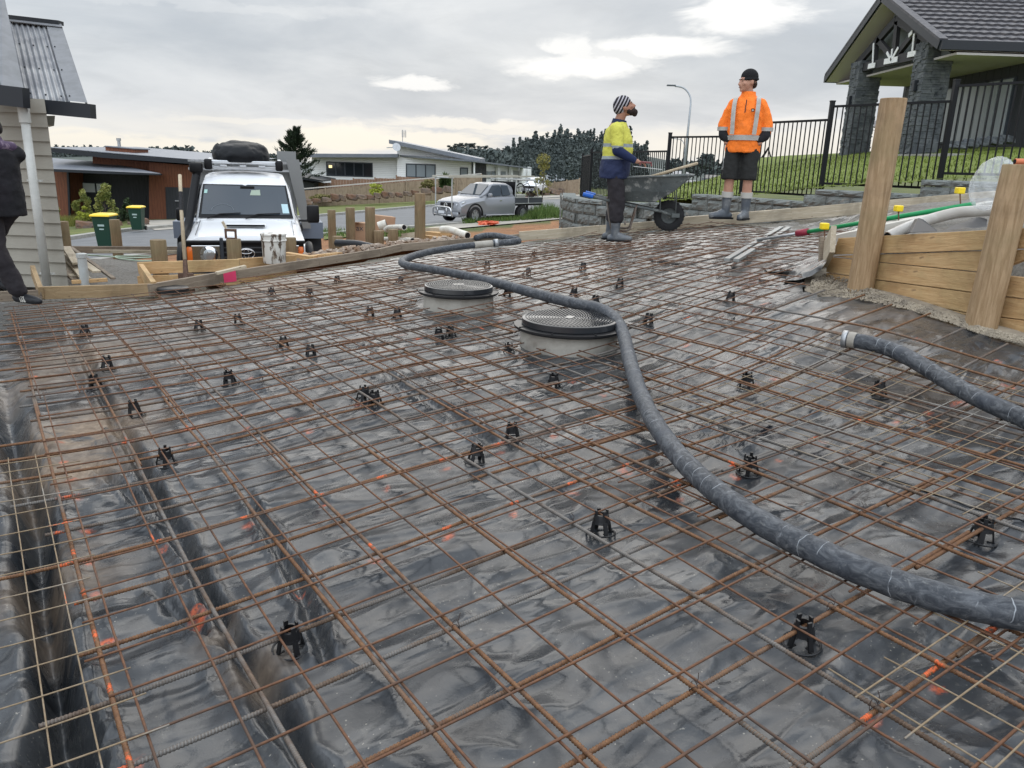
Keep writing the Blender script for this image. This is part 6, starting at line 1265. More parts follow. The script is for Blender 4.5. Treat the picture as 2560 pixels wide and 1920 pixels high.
pipe('grey_pipe', [P(1918, 512, 5.8), P(1960, 492, 5.85), P(2000, 477, 5.9), P(2060, 461, 5.9), P(2110, 456, 5.9), P(2200, 452, 5.9), P(2290, 448, 6)], .043, mat('grey_drain_pipe', (.50, .48, .44), .4, var=(.40, .37, .33), vs=4), 'thick pale grey pipe lying on the fill behind the timber wall'); pipe('waste_pipe', [P(2190, 462, 5.2), P(2300, 466, 5.2)], .05, WP, 'white pipe end at the right edge above the wall')
BP = mat('black_scrap', (.007, .008, .012), .4, spec=.15)
tag(MB().prism([P(*z8(1165, 672), 5.35), P(*z8(1238, 532), 5.6), P(*z8(1290, 550), 5.6), P(*z8(1425, 655), 5.3)], (.1, .25, -.02)).build('black_tray', BP, bevel=.008), 'bent piece of black plastic tray behind the wall', 'plastic scrap')
sc_ = [[P(*z8(1440, 655), 5.3), P(*z8(1560, 640), 5.25), P(*z8(1720, 632), 5.2), P(*z8(1870, 628), 5.15)], [P(*z8(1560, 608), 5.5), P(*z8(1640, 575), 5.55), P(*z8(1760, 560), 5.5), P(*z8(1870, 590), 5.45)], [P(*z8(1640, 590), 5.7), P(*z8(1720, 560), 5.75), P(*z8(1795, 528), 5.8), P(*z8(1870, 560), 5.8)]]
tag(MB().grid(refine(sc_, 4)).build('plastic_scrap', BP, smooth=True), 'crumpled black plastic scrap behind the wall', 'plastic scrap')
# clear plastic bag
bgm = mat('clear_film', (.75, .78, .78), .18, alpha=.28, spec=.8, bump=1.6, bs=14, trans=0); bm = bmesh.new(); bmesh.ops.create_icosphere(bm, subdivisions=5, radius=1)
for v in bm.verts:
    q = v.co; n_ = float(fbm(np.array(q.x*2.2+3+q.z*1.3), np.array(q.y*2.2+5-q.z*1.7), 4)); r1 = 1-abs(2*n_-1)*2; v.co = Vector((q.x*.155*(1+.5*(n_-.5)), q.y*.13*(1+.5*(n_-.5)), q.z*.165*(1+.4*(n_-.5))+.035*r1*q.z))
me = bpy.data.meshes.new('plastic_bag'); bm.to_mesh(me); bm.free(); me.polygons.foreach_set('use_smooth', [True]*len(me.polygons)); me.materials.append(bgm); o = bpy.data.objects.new('plastic_bag', me); COL.objects.link(o); o.location = P(2146, 397, 5.6); o.rotation_euler = (0, .35, 0); tag(o, 'crumpled clear plastic bag over the end of the green pole', 'plastic bag')
pipe('orange_pipe', [P(2192, 349, 5.3), P(2290, 350, 5.3)], .02, mat('orange_plastic', (.55, .16, .07), .5), 'orange pipe end at the right edge above the post')
# ================================================================ VEHICLES
WHT = mat('white_paint', (.78, .79, .80), .34, coat=.15, spec=.4); SILV = mat('silver_paint', (.27, .28, .30), .36, .45, coat=.3); WGL = mat('windscreen_glass', (.03, .042, .055), .06, spec=.5); CHR = mat('chrome', (.65, .65, .65), .12, 1.0)
AMB = mat('amber_lens', (.75, .16, .02), .2, spec=.7); LENS = mat('clear_lens', (.45, .47, .48), .08, .6, spec=.9); TYRE = mat('tyre_rubber', (.018, .018, .019), .8, bump=.6, bs=50); ALLOY = mat('alloy', (.45, .46, .47), .3, .8); GREYP = mat('grey_plastic', (.05, .052, .056), .5); TRIM = mat('black_trim', (.006, .006, .007), .5, spec=.25)
def ringpts(y, zt, wt, zs, ws, zb, wb, crown=.02):
    h = [(0, zt+crown), (wt*.55, zt+crown*.6), (wt*.9, zt), (wt, zt-.02), (wt+(ws-wt)*.55, zt+(zs-zt)*.45), (ws, zs), (ws, zs+(zb-zs)*.5), (wb, zb+.03), (wb-.06, zb), (0, zb)]
    return [Vector((x, y, z)) for x, z in h]+[Vector((-x, y, z)) for x, z in h[-2:0:-1]]
def wheel(par, c, r, w, spokes=6, axis='x', name='wheel', rimm=None, s_=1):
    w_ = empty(name, c); w_.parent = par; M = Matrix.Rotation(math.pi/2, 3, 'Y')
    MB().lathe([(r*.62, -w/2), (r*.93, -w/2), (r, -w*.36), (r, w*.36), (r*.93, w/2), (r*.62, w/2), (r*.60, 0), (r*.62, -w/2)], n=32, M=M).build('tyre', TYRE, w_, smooth=True, auto=40)
    mb = MB(); mb.lathe([(r*.63, -w*.35), (r*.63, w*.40), (r*.57, w*.42), (r*.55, w*.2)], n=32, M=M); mb.lathe([(0, w*.36*s_), (r*.14, w*.36*s_), (r*.16, w*.3*s_)], n=16, M=M)
    for k in range(spokes):
        a = 2*math.pi*k/spokes; d = Vector((0, math.cos(a), math.sin(a))); e = Vector((0, math.cos(a+.16), math.sin(a+.16))); X = Vector((w*.36*s_, 0, 0))
        mb.beam(X+d*r*.1, X+e*r*.60, r*.07, .02, (1, 0, 0)); mb.beam(X+d*r*.1, X+Vector((0, math.cos(a-.16), math.sin(a-.16)))*r*.60, r*.07, .02, (1, 0, 0))
    mb.build('rim', rimm or ALLOY, w_); MB().cyl((-w*.2*s_-.02, 0, 0), (w*.12*s_, 0, 0), r*.58, n=24).build('brake_shadow_plate', TRIM, w_); return w_
def panel(name, pts, m, par, th=.006, off=None, sub=None):
    pts = [Vector(p_) for p_ in pts]; n = (pts[1]-pts[0]).cross(pts[2]-pts[1]).normalized(); return MB().prism(pts, n*th).build(name, m, par)
# ---- white tray ute facing the camera
vc = P(531, 521, 11.5); lc = empty('tray_ute', (vc.x, vc.y, zr(vc.x, vc.y+1)+.08), math.radians(17.5), 'white four wheel drive tray ute facing the camera with a snorkel and roof rack', 'ute')
body = MB().loft([ringpts(.00, .98, .66, .86, .80, .50, .78), ringpts(.05, 1.075, .70, .93, .845, .46, .80), ringpts(.25, 1.12, .70, .97, .865, .50, .82), ringpts(.8, 1.175, .69, 1.03, .855, .60, .82), ringpts(1.22, 1.225, .70, 1.07, .845, .45, .80), ringpts(1.3, 1.23, .76, 1.08, .85, .40, .80), ringpts(3.0, 1.24, .80, 1.10, .86, .40, .80)]).build('body', WHT, lc, smooth=True, auto=35)
cabp = MB().loft([ringpts(1.20, 1.235, .745, 1.22, .77, 1.18, .77, .01), ringpts(1.60, 1.80, .655, 1.50, .74, 1.18, .79, .012), ringpts(1.70, 1.885, .625, 1.55, .74, 1.18, .80, .02), ringpts(1.90, 1.93, .62, 1.55, .74, 1.18, .80, .03), ringpts(2.85, 1.945, .62, 1.55, .74, 1.18, .80, .03), ringpts(2.95, 1.90, .62, 1.55, .74, 1.18, .80, .02)]).build('cab', WHT, lc, smooth=True, auto=35)
def ws(f, g, o=.0): # across (-1..1), up (0..1) on the windscreen plane
    y = 1.20+.40*g; z = 1.245+.545*g; w = .745+(.655-.745)*g; return Vector((f*w, y-.8*o, z+.6*o))
panel('windscreen_seal', [ws(-.985, .03, .008), ws(.985, .03, .008), ws(.985, .97, .008), ws(-.985, .97, .008)], TRIM, lc, .004)
wsc = panel('windscreen', [ws(-.93, .12, .016), ws(.93, .12, .016), ws(.94, .93, .016), ws(-.94, .93, .016)], WGL, lc, .004)
panel('registration_sticker', [ws(.78, .16, .024), ws(.92, .16, .024), ws(.92, .42, .024), ws(.78, .42, .024)], mat('sticker', (.42, .58, .62), .5), wsc, .002); panel('registration_sticker', [ws(-.93, .70, .024), ws(-.86, .70, .024), ws(-.86, .80, .024), ws(-.93, .80, .024)], mat('sticker2', (.35, .55, .50), .5), wsc, .002)
MB().tube([ws(-.50+.24*math.cos(a), .20+.20*math.sin(a), .022) for a in np.linspace(.15, math.pi-.1, 14)], .006, 6).build('steering_wheel', mat('wheel_grey', (.14, .16, .18), .5), wsc)
MB().box(ws(.05, .86, .024), (.22, .01, .06)).build('rear_view_mirror', TRIM, wsc)
panel('rear_window_glimpse', [ws(.10, .66, .022), ws(.34, .66, .022), ws(.34, .82, .022), ws(.14, .80, .022)], mat('glimpse', (.30, .36, .28), .3), wsc, .002)
for x0, x1 in ((-.80, -.12), (-.02, .72)): MB().tube([ws(x0, .0, .03), ws(x0+.25, .11, .04), ws(x1, .15, .035)], [.012, .010, .007], 6).build('wiper', TRIM, lc)
MB().box((0, .62, 1.205), (.60, .26, .05), None, .02).build('bonnet_scoop', WHT, lc, smooth=True, auto=30); MB().box((0, .488, 1.205), (.56, .02, .030)).build('scoop_opening', TRIM, lc)
for x_ in (-.70, .70): MB().beam((x_*1.0, .1, 1.10), (x_, 1.18, 1.225), .008, .012).build('bonnet_gap', GREYP, lc)
fr0 = MB().box((0, -.02, .82), (1.66, .08, .36), None, .015).build('grille', TRIM, lc)
for z_ in (.72, .79, .86, .93): MB().box((0, -.064, z_), (.96, .012, .018)).build('grille_bar', GREYP, fr0)
MB().box((0, -.05, 1.01), (1.70, .10, .045), None, .012).build('bumper_top_bar', TRIM, lc)
for s_ in (-1, 1):
    hl = MB().box((s_*.56, -.065, .83), (.40, .02, .27), None, .01).build('headlight', CHR, lc); M = Matrix.Rotation(math.pi/2, 3, 'X')
    MB().lathe([(.118, -.0), (.125, .02), (.12, .03)], (s_*.52, -.06, .83), 28, M).build('lamp_ring', CHR, hl, smooth=True); MB().ell((s_*.52, -.07, .83), (.108, .03, .108), nu=24, nv=12).build('lens', LENS, hl, smooth=True); MB().box((s_*.78, -.045, .84), (.085, .07, .21), None, .02).build('indicator', AMB, hl, smooth=True)
    MB().box((s_*.335, -.13, .80), (.05, .05, .56), None, .01).build('bar_upright', mat('bar_grey', (.035, .042, .05), .4), lc)
    pts = [(s_*.93, .46+.48*math.cos(a), .42+.50*math.sin(a)) for a in np.linspace(.15, math.pi*.92, 12)]; MB().tube(pts, .055, 8).build('wheel_flare', TRIM if s_ > 0 else TRIM, lc, smooth=True); wheel(lc, (s_*.78, .46, .40), .40, .25, 6, s_=s_)
    wheel(lc, (s_*.78, 3.7, .40), .40, .25, 6, s_=s_)
def ering(c, rx, rz_, t_=.007, n=28): return [(c[0]+rx*math.cos(a), c[1], c[2]+rz_*math.sin(a)) for a in np.linspace(0, 2*math.pi, n+1)[:-1]]
MB().tube(ering((0, -.075, .84), .115, .078), .009, 6, closed=True).tube(ering((0, -.078, .84), .035, .070), .007, 6, closed=True).tube(ering((0, -.080, .872), .085, .032), .007, 6, closed=True).build('emblem', CHR, lc, smooth=True)
MB().box((0, -.12, .50), (1.74, .16, .20), None, .03).build('bumper', TRIM, lc)
snk = MB().tube(smoothpath([(-.92, .55, .98), (-.90, 1.0, 1.08), (-.86, 1.22, 1.26), (-.80, 1.48, 1.60), (-.74, 1.68, 1.93)], 5), [.075]*4+[.065]*17, 10).build('snorkel', TRIM, lc, smooth=True); MB().box((-.74, 1.68, 2.03), (.20, .17, .16), None, .03).build('snorkel_head', TRIM, snk, smooth=True); MB().cyl((-.74, 1.68, 1.88), (-.74, 1.68, 1.98), .055, .08, 12).build('snorkel_neck', TRIM, snk)
mr = MB().box((1.06, 1.42, 1.33), (.20, .10, .29), None, .03).build('side_mirror', TRIM, lc, smooth=True); MB().tube([(.82, 1.42, 1.22), (1.0, 1.42, 1.22)], .02, 8).build('mirror_arm', TRIM, mr)
mr = MB().box((-1.02, 1.44, 1.30), (.12, .08, .20), None, .03).build('side_mirror', TRIM, lc, smooth=True)
for s_ in (-1, 1): panel('side_window', [(s_*.80, 1.45, 1.28), (s_*.80, 2.5, 1.28), (s_*.70, 2.5, 1.78), (s_*.70, 1.72, 1.78)][::s_], WGL, lc)
rk = MB().box((0, 1.75, 2.13), (1.02, .05, .055), None, .012).box((0, 1.85, 2.04), (1.02, .06, .055), None, .012).box((0, 2.5, 2.10), (1.02, .05, .05), None, .012).build('roof_rack', mat('rack_alloy', (.62, .64, .66), .35, .3), lc)
for s_ in (-1, 1): MB().beam((s_*.57, 1.72, 2.10), (s_*.57, 2.6, 2.14), .06, .10, bev=.015).build('rack_rail', WHT, rk); MB().box((s_*.555, 1.70, 2.09), (.12, .14, .17), None, .03).build('rack_foot', TRIM, rk, smooth=True)
for x_ in (-.32, -.02, .28): MB().box((x_, 2.1, 2.075), (.10, .7, .03)).build('rack_slat', rk.data.materials[0], rk)
for z_, w_ in ((2.13, 1.95), (1.99, 1.95)): MB().box((0, 3.05, z_), (w_, .06, .04)).build('ladder_bar', STEELG, lc)
tr_ = MB().box((0, 3.15, 1.55), (1.72, .05, 1.20)).build('headboard', mat('galv_board', (.24, .245, .24), .6, .4), lc); MB().prism([(.70, 3.0, 2.2), (.93, 3.0, 2.2), (1.10, 3.05, .95), (.95, 3.05, .95)], (0, .05, 0)).build('headboard_brace', mat('galv_board', (0, 0, 0)), tr_)
MB().box((.72, 3.3, 1.98), (.34, .04, .72)).build('side_panel', mat('galv_board', (0, 0, 0)), tr_)
MB().box((0, 4.3, .95), (1.9, 2.2, .12)).build('tray', GREYP, lc)
for s_ in (-1, 1):
    g_ = MB().box((s_*1.12, 3.7, 1.02), (.42, .95, .06), None, .01).box((s_*1.12, 3.23, .90), (.42, .05, .30)).build('mudguard', mat('guard_steel', (.16, .19, .24), .5, .2), lc); w_ = MB().cyl((s_*1.0, 3.7, .42), (s_*1.3, 3.7, .42), .41, n=28).build('outer_tyre', TYRE, lc, smooth=True, auto=40); MB().cyl((s_*1.28, 3.7, .42), (s_*1.306, 3.7, .42), .22, n=24).build('outer_rim', mat('white_rim', (.55, .55, .55), .4), lc)
# bag on the roof rack
bm = bmesh.new(); bmesh.ops.create_icosphere(bm, subdivisions=5, radius=1)
for v in bm.verts:
    q = v.co; n_ = float(fbm(np.array(q.x*1.6+8), np.array(q.y*1.6+q.z*.8+2), 3)); w_ = float(fbm(np.array(q.x*5+2), np.array(q.z*2+q.y*3), 3)); sx_ = abs(q.x)**.75*(1 if q.x > 0 else -1); zz_ = max(q.z, -.35); f = 1+.22*(n_-.5); v.co = Vector((sx_*.47*f, q.y*.52*f, (zz_+.35)*.26*f+.014*(1-abs(2*w_-1)*2)*(q.z > -.3)))
for v in bm.verts:
    if v.co.x < -.36: v.co.z += .03; v.co.x -= .02
me = bpy.data.meshes.new('covered_load'); bm.to_mesh(me); bm.free(); me.polygons.foreach_set('use_smooth', [True]*len(me.polygons)); me.materials.append(mat('black_tarp', (.006, .007, .009), .5, bump=1, bs=4, spec=.22))
bg_ = bpy.data.objects.new('covered_load', me); COL.objects.link(bg_); Ml = Matrix.Translation(lc.location)@Matrix.Rotation(math.radians(17.5), 4, 'Z'); bg_.location = Ml@Vector((-.04, 2.2, 2.13)); bg_.rotation_euler = (0, 0, math.radians(17.5)); tag(bg_, 'bundle wrapped in black tarpaulin on the roof rack of the white ute', 'load')
# ---- silver ute with steel tray
q = P(992, 480, 35.2); mz = empty('tray_ute', (q.x-.55, q.y+.0, zr(q.x, q.y)+.03), math.radians(-43), 'silver grey tray ute parked on the road with bull bar and ladder rack', 'ute')
MB().loft([ringpts(-.02, .78, .55, .62, .72, .42, .66), ringpts(.06, .95, .70, .74, .86, .36, .80), ringpts(.30, 1.06, .72, .86, .92, .32, .86), ringpts(.9, 1.15, .74, .95, .93, .50, .88), ringpts(1.35, 1.19, .76, 1.0, .93, .32, .88), ringpts(1.6, 1.20, .80, 1.04, .94, .30, .88), ringpts(3.45, 1.24, .84, 1.08, .94, .30, .88), ringpts(3.5, 1.2, .84, 1.08, .93, .34, .86)]).build('body', SILV, mz, smooth=True, auto=35)
MB().loft([ringpts(1.30, 1.19, .74, 1.18, .80, 1.12, .82, .01), ringpts(2.05, 1.70, .62, 1.45, .74, 1.14, .86, .02), ringpts(2.35, 1.78, .60, 1.45, .75, 1.14, .87, .03), ringpts(3.2, 1.77, .60, 1.45, .75, 1.14, .87, .03), ringpts(3.48, 1.66, .62, 1.45, .76, 1.14, .87, .02)]).build('cab', SILV, mz, smooth=True, auto=35)
panel('windscreen', [(-.70, 1.38, 1.26), (.70, 1.38, 1.26), (.60, 2.02, 1.71), (-.60, 2.02, 1.71)], WGL, mz, .02)
for s_ in (1, -1):
    a = [(s_*.86, 1.62, 1.20), (s_*.865, 2.62, 1.22), (s_*.71, 2.62, 1.70), (s_*.70, 2.12, 1.68)]; b_ = [(s_*.865, 2.68, 1.22), (s_*.865, 3.22, 1.24), (s_*.73, 3.12, 1.68), (s_*.71, 2.68, 1.70)]
    panel('side_window', a[::s_], WGL, mz, .012); panel('side_window', b_[::s_], WGL, mz, .012)
    MB().box((s_*1.02, 1.72, 1.26), (.22, .12, .16), None, .04).build('side_mirror', SILV, mz, smooth=True)
    wheel(mz, (s_*.82, .88, .385), .385, .26, 6, s_=s_); wheel(mz, (s_*.82, 4.08, .385), .385, .26, 6, s_=s_)
    MB().tube([(s_*.915, .88+.46*math.cos(a_), .40+.47*math.sin(a_)) for a_ in np.linspace(-.1, math.pi+.1, 16)], .045, 6).build('wheel_arch', TRIM, mz)
    MB().tube([(s_*.97, 1.5, .36), (s_*.98, 3.4, .36)], .035, 8).build('side_step', CHR, mz)
    MB().prism([(s_*.60, .02, .80), (s_*.86, .20, .90), (s_*.88, .34, .98), (s_*.62, .12, .94)], (0, -.05, .0)).build('headlight', LENS, mz); MB().box((s_*.70, .0, .47), (.22, .10, .10), None, .02).build('fog_recess', TRIM, mz); MB().box((s_*.945, 2.5, 1.0), (.02, .16, .03)).build('door_handle', CHR, mz)
    MB().beam((s_*.955, 1.62, .45), (s_*.955, 1.62, 1.15), .004, .012).beam((s_*.957, 2.66, .40), (s_*.957, 2.66, 1.2), .004, .012).build('door_gap', TRIM, mz)
MB().box((0, -.02, .78), (.80, .12, .26), None, .03).build('grille', TRIM, mz); MB().tube(ering((0, -.10, .80), .10, .08), .012, 6, closed=True).tube([(-.07, -.1, .84), (-.03, -.1, .80), (0, -.1, .79), (.03, -.1, .80), (.07, -.1, .84)], .010, 6).build('emblem', CHR, mz)
MB().tube(smoothpath([(-.62, -.22, .30), (-.62, -.30, .42), (-.56, -.32, .66), (-.3, -.33, .72), (.3, -.33, .72), (.56, -.32, .66), (.62, -.30, .42), (.62, -.22, .30)], 4), .035, 8).tube([(-.3, -.33, .72), (-.3, -.30, .36)], .025, 6).tube([(.3, -.33, .72), (.3, -.30, .36)], .025, 6).tube([(-.62, -.24, .36), (.62, -.24, .36)], .035, 8).build('bull_bar', CHR, mz, smooth=True); MB().box((0, -.36, .50), (.38, .01, .12)).build('number_plate', mat('plate_white', (.6, .62, .64), .5), mz)
MB().box((0, .05, .40), (1.6, .3, .22), None, .05).build('front_bumper', SILV, mz, smooth=True)
rkm = mat('rack_tube', (.42, .43, .42), .5, .4)
for x_ in (-.55, .55): MB().tube([(x_, -.22, .6), (x_, -.22, 2.02)], .028, 8).build('front_rack_post', rkm, mz)
for x_ in (-.55, .55): MB().beam((x_, -.4, 2.04), (x_, 5.2, 2.10), .07, .08).build('ladder_rail', mat('rack_plank', (.36, .34, .28), .7, var=(.46, .44, .38), vs=2), mz)
MB().tube([(-.62, -.22, 2.0), (.62, -.22, 2.0)], .03, 8).build('rack_crossbar', rkm, mz)
ty = MB().box((0, 4.45, .80), (1.85, 1.95, .10)).build('tray_deck', TRIM, mz)
for s_ in (-1, 1): MB().box((s_*.93, 4.45, .99), (.03, 1.95, .30)).build('tray_side', mat('tray_dark', (.045, .05, .058), .5), mz); MB().box((s_*.95, 4.45, .86), (.02, 1.95, .03)).box((s_*.95, 4.45, 1.13), (.02, 1.95, .03)).box((s_*.95, 4.4, 1.0), (.025, .04, .32)).build('tray_rail', rkm, mz)
MB().box((0, 5.42, .99), (1.86, .03, .30)).build('tailgate', mat('tray_dark', (0, 0, 0)), mz)
mb = MB()
for s_ in (-1, 1):
    mb.tube([(s_*.85, 3.55, .85), (s_*.85, 3.62, 2.0)], .03, 6).tube([(s_*.85, 5.3, .85), (s_*.85, 4.95, 1.95)], .03, 6).tube([(s_*.85, 3.62, 1.95), (s_*.85, 4.95, 1.92)], .025, 6)
for y_ in (3.62, 4.95): mb.tube([(-.85, y_, 1.95), (.85, y_, 1.95)], .025, 6)
mb.build('rear_rack', rkm, mz); MB().box((0, 3.62, 1.35), (1.7, .04, 1.0)).build('headboard', TRIM, mz)
for s_ in (-1, 1): MB().box((s_*.86, 4.42, .55), (.10, .06, .45)).build('mud_flap', TRIM, mz)
Mz = Matrix.Translation(mz.location)@Matrix.Rotation(math.radians(-43), 4, 'Z')
def onveh(M, o, c): o.matrix_world = M@Matrix.Translation(c); return o
tag(onveh(Mz, MB().box((0, 0, 0), (.50, .65, .42), None, .02).build('tool_box', mat('box_grey', (.30, .30, .27), .6)), (.60, 3.98, 1.06)), 'grey tool box in the tray of the silver ute', 'tool box'); tag(onveh(Mz, MB().ell((0, 0, 0), (.3, .25, .28)).build('tarp_roll', mat('tarp_pale', (.35, .33, .30), .8, bump=1)), (.25, 3.9, 1.5)), 'pale roll above the tool box on the silver ute', 'roll'); tag(onveh(Mz, MB().tube(ering((0, 0, 0), .26, .26), .03, 6, closed=True).tube([(-.3, 0, 0), (.5, 0, .3), (.9, 0, -.2)], .02, 6).tube(ering((.75, 0, -.1), .24, .24), .02, 6, closed=True).build('handtools', TRIM), (.3, 4.5, 1.5)), 'tangle of tools and hoops in the tray of the silver ute', 'tools'); tag(onveh(Mz, MB().box((0, 0, 0), (.4, .5, .2), None, .05).build('red_pack', mat('red_pack', (.55, .05, .05), .5)), (.5, 4.7, 1.02)), 'red and white pack in the tray of the silver ute', 'pack')
mb = MB(); R = random.Random(3)
for i in range(220): q = R_(R.uniform(1044, 1076), R.uniform(493, 504)) if False else R_(R.uniform(1042, 1078), R.uniform(495, 503)); mb.add([q+Vector((R.uniform(-.2, .2), R.uniform(-.2, .2), R.uniform(.0, .12))) for _ in range(3)], [(0, 1, 2)])
o = mb.build('orange_netting', mat('orange_net', (.62, .13, .06), .7)); d_ = R_(1055, 486)-R_(1060, 499); o.location = d_+Vector((0, 0, .03)); tag(o, 'crumpled orange safety netting on the verge beside the silver ute', 'netting')
# ---- distant white wagon
q = R_(1142, 426); q = P(1142, 419.5, 88); wg = empty('station_wagon', q, math.radians(-16), 'white station wagon parked in a driveway far down the road', 'car')
MB().loft([ringpts(0, .95, .68, .80, .80, .4, .78), ringpts(.12, 1.08, .74, .92, .92, .36, .84), ringpts(1.2, 1.18, .78, 1.02, .94, .36, .86), ringpts(4.7, 1.2, .80, 1.05, .94, .36, .86)]).build('body', WHT, wg, smooth=True, auto=35); MB().loft([ringpts(1.15, 1.17, .74, 1.16, .8, 1.1, .84, .01), ringpts(1.7, 1.78, .66, 1.5, .76, 1.1, .86, .02), ringpts(4.3, 1.84, .66, 1.5, .76, 1.1, .86, .03), ringpts(4.6, 1.4, .7, 1.3, .8, 1.1, .86)]).build('cab', WHT, wg, smooth=True, auto=35)
panel('windscreen', [(-.70, 1.22, 1.22), (.70, 1.22, 1.22), (.62, 1.66, 1.72), (-.62, 1.66, 1.72)], WGL, wg, .02); MB().box((0, -.03, .80), (1.3, .1, .22)).build('grille', TRIM, wg); MB().box((0, -.05, .5), (1.7, .2, .3), None, .04).build('bumper', mat('bumper_grey', (.2, .2, .22), .5), wg); MB().box((0, -.16, .5), (.4, .01, .12)).build('number_plate', mat('plate_white', (0, 0, 0)), wg)
for s_ in (-1, 1): wheel(wg, (s_*.82, .85, .38), .38, .25, 6, s_=s_); wheel(wg, (s_*.82, 3.8, .38), .38, .25, 6, s_=s_); MB().box((s_*.72, -.0, .82), (.28, .08, .2)).build('headlight', LENS, wg); panel('side_window', [(s_*.84, 1.4, 1.22), (s_*.84, 4.2, 1.25), (s_*.72, 4.1, 1.74), (s_*.72, 1.75, 1.74)][::s_], WGL, wg)
# ---- small digger and truck beyond the lawn
q = P(1598, 398, 33); dg = empty('mini_digger', q, 0, 'white cabbed mini digger standing beyond the grass bank behind the fence', 'digger'); DW = mat('digger_white', (.45, .46, .46), .4)
MB().box((0, 0, .30), (1.15, 1.6, .42), None, .12).build('rubber_track', TRIM, dg, smooth=True); MB().prism([(-.75, -.5, .55), (-.70, -.5, 1.0), (-.42, -.5, 1.62), (-.28, -.5, 1.66), (-.28, -.5, .55)], (0, 1.0, 0)).build('engine_cover', DW, dg, bevel=.03); cb = MB().prism([(-.25, -.5, .62), (-.20, -.5, 1.80), (.62, -.5, 1.86), (.62, -.5, .62)], (0, 1.0, 0)).build('cab', mat('cab_dark', (.06, .06, .06), .4), dg, bevel=.03); MB().prism([(-.10, -.515, .78), (-.06, -.515, 1.68), (.52, -.515, 1.74), (.52, -.515, .80)], (0, .01, 0)).build('cab_window', mat('cab_glass', (.16, .15, .13), .2), cb); MB().box((.2, 0, 1.92), (.95, 1.05, .06)).build('cab_roof', DW, dg); MB().tube([(.6, -.2, .8), (.95, -.3, 1.5), (1.15, -.35, .9)], .06, 8).build('boom_arm', TRIM, dg)
wallpoly('far_house_wall', [(1640, 341), (1671, 339), (1670, 362), (1641, 365)], 60, 5, mat('grey_render', (0, 0, 0)), None); tag(bpy.data.objects['far_house_wall'], 'small grey house showing behind the legs of the man in orange', 'house')
bpy.data.objects['far_house_wall'].name = 'grey_house'
wallpoly('eave_house', [(1957, 256), (1999, 238), (1999, 262), (1968, 268)], 70, 5, TILE, None) if False else None
# distant scrub seen through the fence
R = random.Random(31); mb = MB()
for i in range(260):
    u = R.uniform(1440, 1660); h = R.uniform(1, 2.4); fartree(mb, P(u, 356+R.uniform(-3, 18)+(u-1440)*.02, 150)-Vector((0, 0, h*.5)), h, h*.5, R, 26)
for i in range(12): fartree(mb, P(R.uniform(1505, 1540), 354, 130)-Vector((0, 0, 1.0)), R.uniform(1.8, 2.6), 1.0, R, 40)
tag(mb.build('far_scrub', FOR), 'distant scrub and trees seen between the fence pickets', 'trees', kind='stuff')
for i, (u, v, w, h) in enumerate(((1500, 402, 40, 9), (1545, 390, 34, 9), (1470, 380, 26, 8), (1690, 352, 24, 6))):
    q = Fy(u, v, 85 if i < 3 else 95); W_ = w*px(85); H_ = h*px(85); r = empty('far_house', q, 0, ['pale roofed house low behind the fence left', 'dark roofed house behind the wheelbarrow handle', 'white house far behind the left fence panel', 'tiny roof on the crest of the lawn'][i], 'house'); MB().box((0, 0, H_*.0), (W_, 5, H_)).build('house_wall', mat(['garage_white', 'grey_render', 'garage_white', 'grey_render'][i], (0, 0, 0)), r); MB().prism([(-W_*.6, -2.9, H_*.45), (W_*.6, -2.9, H_*.45), (W_*.3, 0, H_*1.2), (-W_*.3, 0, H_*1.2)], (0, 2.8, .0)).build('roof', [LROOF, FASC, LROOF, TILE][i], r)
